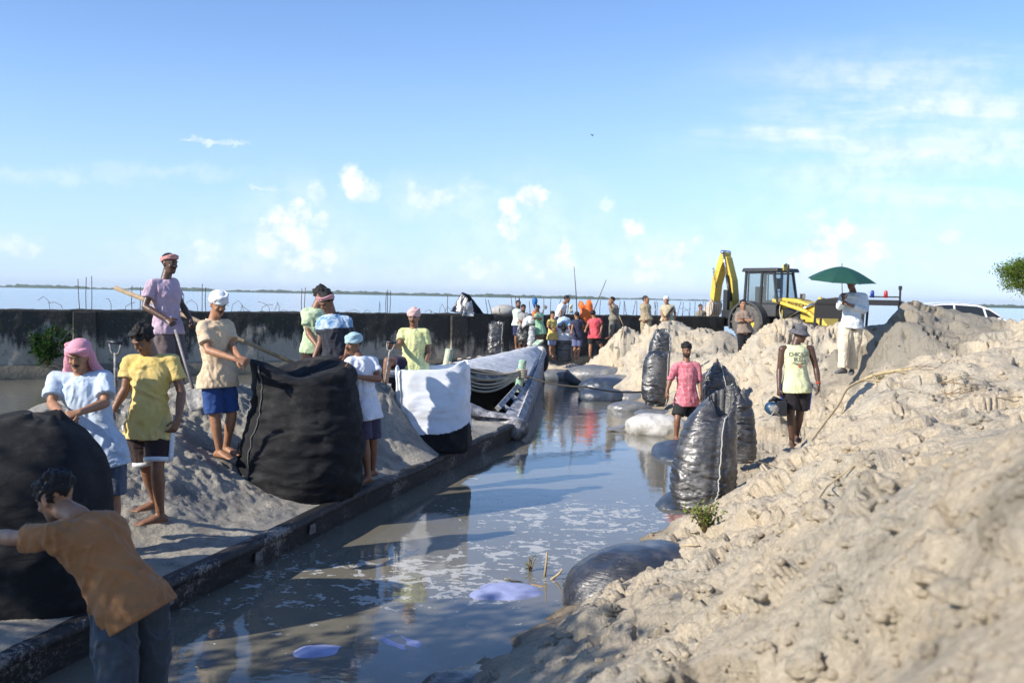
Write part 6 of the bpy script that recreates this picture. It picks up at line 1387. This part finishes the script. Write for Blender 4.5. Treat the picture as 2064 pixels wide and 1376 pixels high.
for k in range(n):
    idx = [1+r_*24+k*3 for r_ in range(rings)]; MB().tube([top-A3(0, 0, .01)]+[V[i]-A3(0, 0, .008) for i in idx], .004, 5).build('rib', BLKM, ub)
MB().tube([top+A3(0, 0, .05), top-A3(0, 0, .1), G(1698, 600, 14.72), G(1699, 612, 14.7)], [.006, .006, .006, .006], 8).build('shaft', BLKM, ub); MB().tube([G(1699, 604, 14.71), G(1699, 614, 14.7)], .014, 10).build('handle', BLKM, ub)
# ---------------------------------------------------------------- tools
WOOD = mat('pole_wood', (.33, .24, .14), .7, .2, 10, .3, 60, col2=(.26, .2, .13)); STEEL = mat('muddy_steel', (.16, .16, .16), .6, .4, 12, .3, 40, col2=(.28, .27, .25))
GRIP = mat('grip_black', (.02, .022, .03), .4)
def shovel(top, bot, label, blade=(.22, .30), fdir=(0, -1, 0), dh=True, shm=STEEL, gm=GRIP, r=.016, sticker=False):
    top = np.asarray(top, float); bot = np.asarray(bot, float); ax = nrm(bot-top); f = nrm(np.asarray(fdir, float)-ax*np.dot(fdir, ax)); sd = np.cross(ax, f)
    root = empty('shovel', bot, label, 'shovel')
    MB().tube([top+ax*.10, (top+bot)/2+f*.004, bot], r, 10).build('shaft', shm, root)
    if dh:
        h = MB()
        for sg in (-1, 1): h.tube([top+ax*.13, top+ax*.09+sd*sg*.035, top+ax*.0+sd*sg*.055], [.014, .011, .010], 8)
        h.build('yoke', STEEL, root); MB().tube([top+sd*-.07, top+sd*.07], .015, 10).build('grip', gm, root)
    if sticker: MB().tube([top+ax*.24, top+ax*.36], r*1.12, 12).build('sticker', SEAM, root)
    w, l = blade; V = []; N_ = 9; M_ = 9
    for i in range(M_):
        v = i/(M_-1)
        for j in range(N_):
            u = j/(N_-1)*2-1; ww = w/2*(1-.25*max(0, v-.6)**1.5*4*.4); ll = v*l-(.04*l*u*u if v > .9 else 0)
            V.append(bot+ax*(ll-.02)+sd*u*ww+f*(-.03*(1-u*u)+.03))
    F_ = [(i*N_+j, i*N_+j+1, (i+1)*N_+j+1, (i+1)*N_+j) for i in range(M_-1) for j in range(N_-1)]
    o = obj('blade', V, F_, STEEL, root); md = o.modifiers.new('s', 'SOLIDIFY'); md.thickness = .004
    return root
shovel(G(232, 690, 8.5), G(236, 830, 8.7), 'shovel with D-handle stuck upright in the sand beside the man in yellow T-shirt', blade=(.2, .26), sticker=True)
shovel(G(349, 650, 10.60), G(389, 782, 10.3), 'long grey shovel held by the man in lavender, its square blade down on the sand', blade=(.20, .29), dh=False, shm=mat('grey_pole', (.22, .20, .19), .6, .2, 12), r=.017)
shovel(G(788, 690, 12.45), G(776, 775, 12.35), 'shovel with D-handle held upright by the man in pale yellow', blade=(.17, .22), r=.015)
o = MB().tube([G(232, 580, 11.9), G(390, 643, 11.75), G(614, 741, 11.5)], [.030, .027, .024], 10).build('wooden_pole', WOOD); tag(o, 'long round wooden pole slanting behind the men on the deck', 'pole')
# ---------------------------------------------------------------- things on the wall
zt = ZW+.02
def wq(px, py, off=-.2, dz=0):
    s = wall_s(px); p_ = wp(s, off, ZW); d = p_[1]; q = G(px, py, d); return q
pl = empty('plastic_sheet', wq(938, 634), 'black and silver plastic sheet draped over the wall top like a tent', 'sheet')
k = MB(); 
A_ = wq(908, 627, -.3); B_ = wq(932, 589, -.2); C_ = wq(946, 594, -.1); D_ = wq(975, 632, -.3); E_ = wq(940, 634, .15); F_ = wq(944, 600, .1)
def patch(name, pts, m_, parent, n=12, wr=.02, seed=0):
    a, b_, c, d = [np.asarray(q, float) for q in pts]; V = []
    for i in range(n+1):
        for j in range(n+1):
            u = i/n; v = j/n; V.append((a*(1-u)+b_*u)*(1-v)+(d*(1-u)+c*u)*v)
    V = np.array(V); nn = nrm(np.cross(b_-a, d-a)+1e-6); V = V+nn*(wr*2*fbm(V*5+seed, 4))[:, None]
    idx = np.arange((n+1)**2).reshape(n+1, n+1); o = obj(name, V, np.stack([idx[:-1, :-1], idx[1:, :-1], idx[1:, 1:], idx[:-1, 1:]], -1).reshape(-1, 4), m_, parent); md = o.modifiers.new('s', 'SOLIDIFY'); md.thickness = .01; return o
NV = mat('navy_black_plastic', (.012, .018, .035), .3, .2, 4, .4, 10); SLV = mat('silver_plastic', (.30, .31, .32), .3, .4, 8, .8, 18, col2=(.5, .5, .5))
patch('dark_side', [A_, B_, F_, E_], NV, pl, wr=.02, seed=1); patch('far_side', [B_, C_, D_, A3(*D_)-A3(.3, 0, 0)], NV, pl, wr=.02, seed=2)
patch('silver_flap', [wq(933, 636, .2), wq(936, 612, .15), wq(950, 606, .1), wq(955, 638, .2)], SLV, pl, wr=.07, seed=3)
def drape(name, outline, d, m_, label, cat, th_=.10, seed=0, dz=.05):
    """a hanging cloth: outline in the photograph, given folds and depth"""
    pts = [G(x, y, d) for x, y in outline]; c = sum(pts)/len(pts); V = []; n = len(pts); R = 7; F_ = []
    for r_ in range(R):
        f = (r_+1)/R
        for p_ in pts: q = c+(p_-c)*f; V.append(q)
    V = np.array(V+[c]); 
    fo = .5*(1-3*np.abs(fbm(V*A3(9, 9, 2.5)+seed, 3)))*dz*2; Fr = V.copy(); Fr[:, 1] += -fo-th_*np.array([1-((i//n+1)/R)**4 for i in range(R*n)]+[1]); Bk = V.copy(); Bk[:, 1] += fo*.3+.01
    m0 = len(V); AV = np.vstack([Fr, Bk])
    for side, off in ((0, 0), (1, m0)):
        for k in range(n): F_.append((off+m0-1, off+k, off+(k+1) % n))
        for r_ in range(R-1): F_ += [(off+r_*n+k, off+(r_+1)*n+k, off+(r_+1)*n+(k+1) % n, off+r_*n+(k+1) % n) for k in range(n)]
    F_ += [((R-1)*n+k, (R-1)*n+(k+1) % n, m0+(R-1)*n+(k+1) % n, m0+(R-1)*n+k) for k in range(n)]
    o = obj(name, AV, F_, m_); tag(o, label, cat); return o
ORG = mat('orange_cloth', (.80, .17, .03), .7, .15, 6, .3, 30)
drape('orange_raincoat', [(1165,615),(1168,606),(1174,607),(1179,616),(1183,605),(1190,603),(1194,612),(1196,628),(1192,640),(1188,652),(1180,650),(1174,643),(1168,638),(1170,626)], 30.4, ORG, 'bright orange raincoat hung over the rods on the wall', 'raincoat')
drape('blue_cloth', [(1072,604),(1075,600),(1082,600),(1084,606),(1082,616),(1079,614),(1077,622),(1073,612)], 30.3, mat('blue_cloth', (.02, .14, .38), .7, .15, 8), 'small blue cloth hung on a rod above the far group', 'cloth')
drape('orange_rag', [(1073,627),(1077,624),(1081,631),(1083,638),(1077,641),(1072,636)], 28.2, ORG, 'small orange red cloth hanging between the far men by the wall', 'cloth')
drape('pale_rag', [(1146,617),(1151,611),(1155,614),(1153,622),(1156,630),(1149,631),(1146,625)], 30.6, mat('pale_rag', (.42, .44, .38), .8, .3, 10), 'pale torn rag hanging on the rods right of the man in the vest', 'rag')
o = MB().ell(wq(1016, 627, -.5), (.42, .3, .22)).build('cement_sack', mat('sack_grey', (.34, .33, .31), .8, .2, 5, .4, 12)); tag(o, 'pale grey sack lying on top of the wall', 'sack')
POLE = mat('thin_pole', (.10, .08, .06), .7)
o = MB().tube([G(1163, 632, 30.9), G(1161, 590, 30.9), G(1157, 537, 30.9)], [.02, .017, .01], 7).build('bamboo_pole', POLE); tag(o, 'tall thin pole standing nearly upright left of the orange raincoat', 'pole')
o = MB().tube([G(1196, 628, 30.9), G(1222, 564, 31.0)], [.018, .010], 7).build('bamboo_pole', POLE); tag(o, 'tall thin pole leaning right above the man in coral red', 'pole')
o = MB().tube([G(1088, 640, 28.0), G(1097, 621, 27.9)], [.02, .02], 7).tube([G(1097, 621, 27.9), G(1101, 616, 27.9)], [.07, .05], 8, flat=.3).build('hand_shovel', STEEL); tag(o, 'shovel blade raised behind the boy in green', 'shovel')
o = MB().tube([G(1246, 632, 28.2), G(1256, 655, 27.9)], .012, 6).build('guard_stick', WOOD); tag(o, 'thin stick trailing behind the walking guard', 'stick')
# sheet held over the bag near the far wall
drape('white_sheet', [(1051,657),(1055,643),(1064,636),(1070,635),(1080,642),(1082,650),(1074,654),(1062,656),(1053,662)], 27.3, WHTC, 'white plastic sheet held up by two men beside the wall', 'sheet', th_=.2)
bag('sand_bag', [(693,1048,1062),(688,1044,1066),(675,1044,1069),(665,1045,1070),(655,1049,1071),(651,1052,1072)], 27.5, 'black sandbag half covered by the white sheet, between the men in grey and green', BLK, ry=.7, ex=2.3, cav=.1, seed=14, wr=.04, wsc=(2, 2, 6))
bag('sand_bag', [(698,1066,1074),(694,1064,1076),(680,1065,1077),(664,1067,1078),(657,1068,1079)], 27.0, 'narrow crumpled silver grey bag standing in front of the boy in green', SLV, ry=.7, ex=2.3, cav=.1, seed=15, wr=.04, wsc=(2, 2, 6))
# ---------------------------------------------------------------- machine at the man's side
hp = G(1571, 803, 12.98); mc = empty('pump_motor', hp-A3(0, 0, .25), 'blue and black portable motor with a pale cord, held at the jersey man\'s side', 'motor')
MB().box(hp+A3(.02, 0, -.13), (.13, .20, .21)).box(hp+A3(-.02, 0, -.02), (.22, .05, .04)).build('housing', GRIP, mc, False, bevel=.015)
bl = MB(); cc = hp+A3(-.09, 0, -.14); bl.tube([cc+A3(0, .09, 0), cc+A3(0, -.07, 0)], [.09, .09], 26); o = bl.build('drum', mat('tool_blue', (.01, .05, .11), .4), mc, True)
MB().tube([cc+A3(0, -.1, 0), cc+A3(0, -.115, 0)], [.07, .05], 20).build('hub', STEEL, o); MB().tube([cc+A3(-.07, -.05, .10), cc+A3(0, -.05, .165), cc+A3(.1, -.05, .13)], .015, 8).build('handle', GRIP, mc)
def onland(px, py, d, lift=.02):
    p_ = G(px, py, d); return p_
cd = [hp+A3(-.02, -.1, -.22), G(1561, 828, 12.7), G(1548, 845, 12.5), G(1534, 848, 12.4), G(1528, 842, 12.6), G(1540, 838, 12.9)]
o = MB().tube(resample(np.array(cd), 20), .007, 6).build('cord', mat('pale_cord', (.5, .48, .42), .7), mc)
# ---------------------------------------------------------------- ray helper: where a pixel's line of sight meets the bank
_bf = FT[:, ::1]
sel = (VT[:, 1] > .8) & (np.abs(VT[:, 0]) < VT[:, 1]*.7+1) & (VT[:, 1] < 40)
fm = sel[FT].all(1); rem = -np.ones(len(VT), int); ids = np.where(sel)[0]; rem[ids] = np.arange(len(ids))
BV = BVHTree.FromPolygons(VT[ids].tolist(), rem[FT[fm]].tolist())
def hit(px, py, lift=0.0):
    v = nrm(cf+cr*((px-W0/2)/F0)+cu*((H0/2-py)/F0)); h = BV.ray_cast(Vector(C0), Vector(v), 60)
    return None if h[0] is None else np.array(h[0])+A3(0, 0, lift)
def ground(x, y):
    h = BV.ray_cast(Vector((x, y, 5)), Vector((0, 0, -1)), 10); return h[0][2] if h[0] is not None else gz(x, y)
# ---------------------------------------------------------------- branches and twigs
BRN = mat('dry_branch', (.42, .33, .19), .8, .2, 12, .4, 50); TWG = mat('dry_twig', (.22, .15, .08), .9, .2, 20)
def along(pix, lift, n=30):
    P = [hit(x, y, lift) for x, y in pix]; P = [p_ for p_ in P if p_ is not None]; return resample(np.array(P), n)
br = empty('fallen_branch', hit(1640, 900), 'long pale peeled branch lying across the bank above the path', 'branch')
p1 = [G(1629, 897, 10.6), G(1660, 855, 11.2), G(1690, 815, 11.7), G(1708, 783, 12.2), G(1740, 765, 12.4), G(1765, 755, 12.3), G(1800, 748, 12.0), G(1860, 741, 11.6)]
p1 = [np.array([q[0], q[1], max(q[2], ground(q[0], q[1])+.03)]) for q in p1]
MB().tube(spl(p1, 40), list(np.linspace(.012, .026, 40)), 9).build('stem', BRN, br)
for a_, b_, c_ in [((1760,756,12.3),(1772,772,12.0),(1782,784,11.8)),((1695,808,11.8),(1700,820,11.6),(1693,838,11.4)),((1800,748,12.0),(1830,752,11.6),(1852,758,11.2)),((1740,765,12.4),(1770,768,12.0),(1795,760,11.8))]:
    MB().tube([G(*a_), G(*b_), G(*c_)], [.014, .010, .005], 7).build('side_branch', BRN, br)
rs = random.Random(5)
for (x0, y0, nn_, L_) in [(1950, 795, 6, .4), (1992, 805, 5, .35), (1870, 748, 4, .3), (1935, 775, 4, .5)]:
    for k in range(nn_):
        c = G(x0+rs.uniform(-20, 20), y0+rs.uniform(-8, 8), 8.6+.0*x0); c[2] = max(c[2], ground(c[0], c[1])+.02)
        if c is None: continue
        a_ = rs.uniform(-.7, .9); L = L_*rs.uniform(.5, 1.2); dx = A3(math.cos(a_), .25*rs.uniform(-1, 1), math.sin(a_)*.35-.1)
        o = MB().tube([c-dx*L/2, c+A3(0, 0, rs.uniform(-.02, .05)), c+dx*L/2+A3(0, 0, rs.uniform(-.03, .06))], [.004, .003, .0015], 5).build('dry_twig', TWG); tag(o, 'thin dry twig in the tangle of twigs on the right bank', 'twig', 'dry twigs on the right bank')
for pix, r_, lab in [([(1565,1086),(1640,1028),(1668,985),(1720,945),(1760,915)], .005, 'thin brown cord running over the bank behind the near heap'), ([(1290,1108),(1330,1106),(1390,1104),(1410,1103)], .006, 'pale thin stick lying across the top of the half buried black bag'), ([(1500,790+140),(1540,937),(1562,945)], .005, 'thin dark twig on the trodden path by the walking man'),([(1962,800),(2010,806),(2060,804)], .004, 'thin dark cord lying level at the right edge of the bank')]:
    try: P = along(pix, .02)
    except Exception: continue
    o = MB().tube(P, r_, 6).build('cord' if 'cord' in lab else 'stick', TWG if 'dark' in lab else BRN); tag(o, lab, 'cord' if 'cord' in lab else 'stick')
for px, py, dx, dz, lab in [(1098, 1160, .02, .22, 'pale broken stick standing in the water beside the bank'), (1045, 1172, -.16, .04, 'pale splintered stick end floating near the bank'), (1112, 1166, .12, .10, 'short thin stick leaning beside the standing stick'), (1085, 1180, .2, -.02, 'dark wet stick floating beside the bank')]:
    a_ = GZ(px, py, .0); o = MB().tube([a_-A3(dx, 0, dz)*.3, a_+A3(dx, -.03, dz)*.5, a_+A3(dx*.7, -.05, dz)], [.012, .010, .006], 6).build('stick', BRN if 'pale' in lab or 'thin' in lab else TWG); tag(o, lab, 'stick')
# ---------------------------------------------------------------- leaves
def leafmat(name, a, b_, c_=None):
    if name in MATS: return MATS[name]
    m_ = bpy.data.materials.new(name); m_.use_nodes = True; nt = m_.node_tree; q = NB(nt); nt.nodes.clear(); o = q.n('ShaderNodeTexCoord').outputs['Object']
    c = q.mix(q.mapr(q.noise(o, 6.0, 4, .7), .35, .65), a, b_); d = q.n('ShaderNodeBsdfDiffuse'); q.put(d.inputs[0], c); t = q.n('ShaderNodeBsdfTranslucent'); q.put(t.inputs[0], c); mx = q.n('ShaderNodeMixShader'); mx.inputs[0].default_value = .35
    q.L.new(d.outputs[0], mx.inputs[1]); q.L.new(t.outputs[0], mx.inputs[2]); oo = q.n('ShaderNodeOutputMaterial'); q.L.new(mx.outputs[0], oo.inputs[0]); MATS[name] = m_; return m_
def leaves(C, Lf, Wf, rng, droop=.3):
    n = len(C); a = rng.normal(size=(n, 3)); a[:, 2] -= droop; a /= np.linalg.norm(a, axis=1)[:, None]; b_ = rng.normal(size=(n, 3)); b_ -= a*(a*b_).sum(1)[:, None]; b_ /= np.linalg.norm(b_, axis=1)[:, None]
    s = rng.uniform(.6, 1.25, n)[:, None]; V = np.stack([C, C+a*Lf*.5*s+b_*Wf*.5*s, C+a*Lf*s, C+a*Lf*.5*s-b_*Wf*.5*s], 1).reshape(-1, 3)
    return V, np.arange(4*n).reshape(n, 4)
def tree(base, crown_c, R3, label, nclump, per, leaf, lm, bm_, seed, trunk_r=.12, name='tree', clr=.32, strag=0):
    rng = np.random.default_rng(seed); root = empty(name, base, label, 'tree'); base = np.asarray(base, float); cc = np.asarray(crown_c, float); R3 = np.asarray(R3, float)
    t = MB(); mid = base*.45+cc*.55+A3(.1, 0, -R3[2]*.4); t.tube([base, base*.6+mid*.4+A3(.05, .03, 0), mid, cc], [trunk_r, trunk_r*.8, trunk_r*.6, trunk_r*.2], 12); u = rng.normal(size=(nclump, 3)); u /= np.linalg.norm(u, axis=1)[:, None]
    cl = cc+u*R3*rng.uniform(.35, 1, (nclump, 1))**.6
    for q in cl[::2]:
        s_ = mid+(cc-mid)*rng.uniform(0, .8); m2 = (s_+q)/2+A3(0, 0, .12*R3[2]*rng.uniform(-.5, 1)); t.tube([s_, m2, q], [trunk_r*.35, trunk_r*.2, trunk_r*.06], 6)
    t.build('trunk', bm_, root)
    P = []
    for q in cl:
        rr_ = clr*R3.mean()*rng.uniform(.5, 1.2); p_ = rng.normal(size=(per, 3))*rr_*A3(.55, .55, .38)*rng.uniform(.7, 1.2); P.append(q+p_)
    V, F_ = leaves(np.concatenate(P), leaf[0], leaf[1], rng); obj('crown', V, F_, lm, root, False); return root
BARK = mat('bark', (.12, .09, .065), .9, .3, 6, .8, 20); LM = leafmat('leaf_green', (.07, .12, .02), (.15, .21, .035)); LD = leafmat('leaf_dark', (.03, .06, .015), (.07, .11, .03))
c_ = G(2122, 556, 22.0); tree((c_[0]+.5, c_[1]+.3, 1.0), c_, (1.25, 1.2, .50), 'small leafy green tree reaching into the picture at the right edge', 95, 420, (.05, .022), LM, BARK, 11, trunk_r=.08, clr=.26)
tree((-8.6, .4, .55), (-7.0, 1.6, 4.1), (1.9, 1.9, 1.0), 'broad dark leafy tree on the bank left of the camera, shading the boat', 44, 220, (.13, .07), LD, BARK, 12, trunk_r=.16, clr=.36)
# bush at the foot of the wall, weeds on the bank
def plant(c, R3, n, leaf, lm, label, seed, stems=10, cat='plant', name='bush'):
    rng = np.random.default_rng(seed); root = empty(name, c, label, cat); c = np.asarray(c, float); R3 = np.asarray(R3, float); st = MB(); P = []
    for k in range(stems):
        a = rng.uniform(0, 2*math.pi); e_ = c+A3(math.cos(a)*R3[0]*rng.uniform(.3, 1), math.sin(a)*R3[1]*rng.uniform(.3, 1), R3[2]*rng.uniform(.5, 1.1)); m2 = c*.5+e_*.5+A3(0, 0, R3[2]*.12); st.tube([c+A3(0, 0, -.03), m2, e_], [.008, .005, .002], 5)
        t = rng.uniform(.25, 1, n//stems)[:, None]; P.append((1-t)**2*c+2*t*(1-t)*m2+t*t*e_+rng.normal(size=(n//stems, 3))*R3*.09)
    st.build('stem', TWG, root); V, F_ = leaves(np.concatenate(P), leaf[0], leaf[1], rng, .1); obj('foliage', V, F_, lm, root, False); return root
WB_ = leafmat('bush_green', (.015, .045, .010), (.035, .085, .02))
s_ = wall_s(95); plant(wp(s_, .25, .35), (.75, .25, .95), 900, (.16, .05), WB_, 'wild green bush growing at the foot of the river wall', 21, 26, 'bush')
WD = leafmat('weed_green', (.14, .19, .04), (.26, .30, .08))
h_ = hit(1420, 1068); plant(h_, (.19, .16, .22), 420, (.035, .018), WD, 'yellow green weed clump growing on the bank above the buried bag', 22, 16, 'weed', 'weed')
h_ = hit(1462, 985); plant(h_, (.09, .08, .1), 80, (.03, .014), WD, 'small weed at the foot of the tallest standing bag', 23, 6, 'weed', 'weed')
h_ = hit(1770, 770); 
if h_ is not None: plant(h_, (.2, .2, .15), 90, (.03, .012), WD, 'sparse dry weed beside the pale branch', 24, 8, 'weed', 'weed')
for px, py, lab, sd_ in [(1068, 1150, 'green sprig standing in the water near the bank', 25), (1182, 1190, 'tiny green sprout at the edge of the buried black bag', 26), (1145, 1195, 'small floating green weed beside the bank', 27)]:
    q = GZ(px, py, .0); plant(q, (.08, .06, .12), 36, (.035, .012), WD, lab, sd_, 5, 'weed', 'weed')
# straws on boat edge
rs = random.Random(9)
# ---------------------------------------------------------------- loose clods on the bank
CLM = SAND; rng = np.random.default_rng(4)
ico = None
def clod(c, r, seed):
    k = MB().ell((0, 0, 0), (r, r*.85, r*.7), None, 16, 11); v = k.arr(); n_ = v/np.maximum(np.linalg.norm(v, axis=1), 1e-9)[:, None]; v = v+n_*(r*.45*fbm(v/r*1.3+seed, 4, g=.65))[:, None]; return v+c, k.F
CV = MB()
for i in range(500):
    px = rng.uniform(1000, 2064); py = rng.uniform(640, 1376); h_ = hit(px, py)
    if h_ is None or h_[2] < .12 or (px > 1380 and py < 700 and rng.random() < .5): continue
    d_ = h_[1]; r = .007+.022*rng.random()**3*min(1, d_/6)+.0010*d_*rng.random()
    v, f = clod(h_+A3(0, 0, r*.25), r, i*.37); CV.add(v, f)
rng2 = np.random.default_rng(11)
for i in range(90):
    px = rng2.uniform(1080, 2064); py = rng2.uniform(660, 1376); h_ = hit(px, py)
    if h_ is None or h_[2] < .2 or np.hypot(h_[0]-3.9, h_[1]-13) < .8 or np.hypot(h_[0]-5.2, h_[1]-15) < .9: continue
    r = min((.02+.085*rng2.random()**2.2)*min(1, .35+h_[1]/9), .11); k = MB().ell((0, 0, 0), (r*rng2.uniform(.8, 1.5), r*rng2.uniform(.7, 1.1), r*rng2.uniform(.5, .8)), np.array(Matrix.Rotation(rng2.uniform(0, 3), 3, 'Z')), 30, 20)
    v = k.arr(); n_ = v/np.maximum(np.linalg.norm(v, axis=1), 1e-9)[:, None]
    v = v+n_*(r*(.55*fbm(v/r*1.1+i, 2)-.5*np.abs(fbm(v/r*1.8+i, 3, g=.6))+.16*fbm(v/r*6+i, 3, g=.7)))[:, None]; CV.add(v+h_+A3(0, 0, r*.05), k.F)
o = CV.build('loose_clods', SAND); tag(o, 'loose lumps of sand scattered over the bank', 'clods', kind='stuff')
# bird
bc = G(1194, 273, 60); b1 = MB().ell(bc, (.05, .11, .045)).tube([bc, bc+A3(-.09, .02, .07), bc+A3(-.17, .04, .05)], [.03, .02, .005], 6, flat=.25).tube([bc, bc+A3(.09, .02, .06), bc+A3(.16, .05, .03)], [.03, .02, .005], 6, flat=.25).build('bird', BLKM)
tag(b1, 'tiny dark bird flying alone in the blue sky', 'bird')
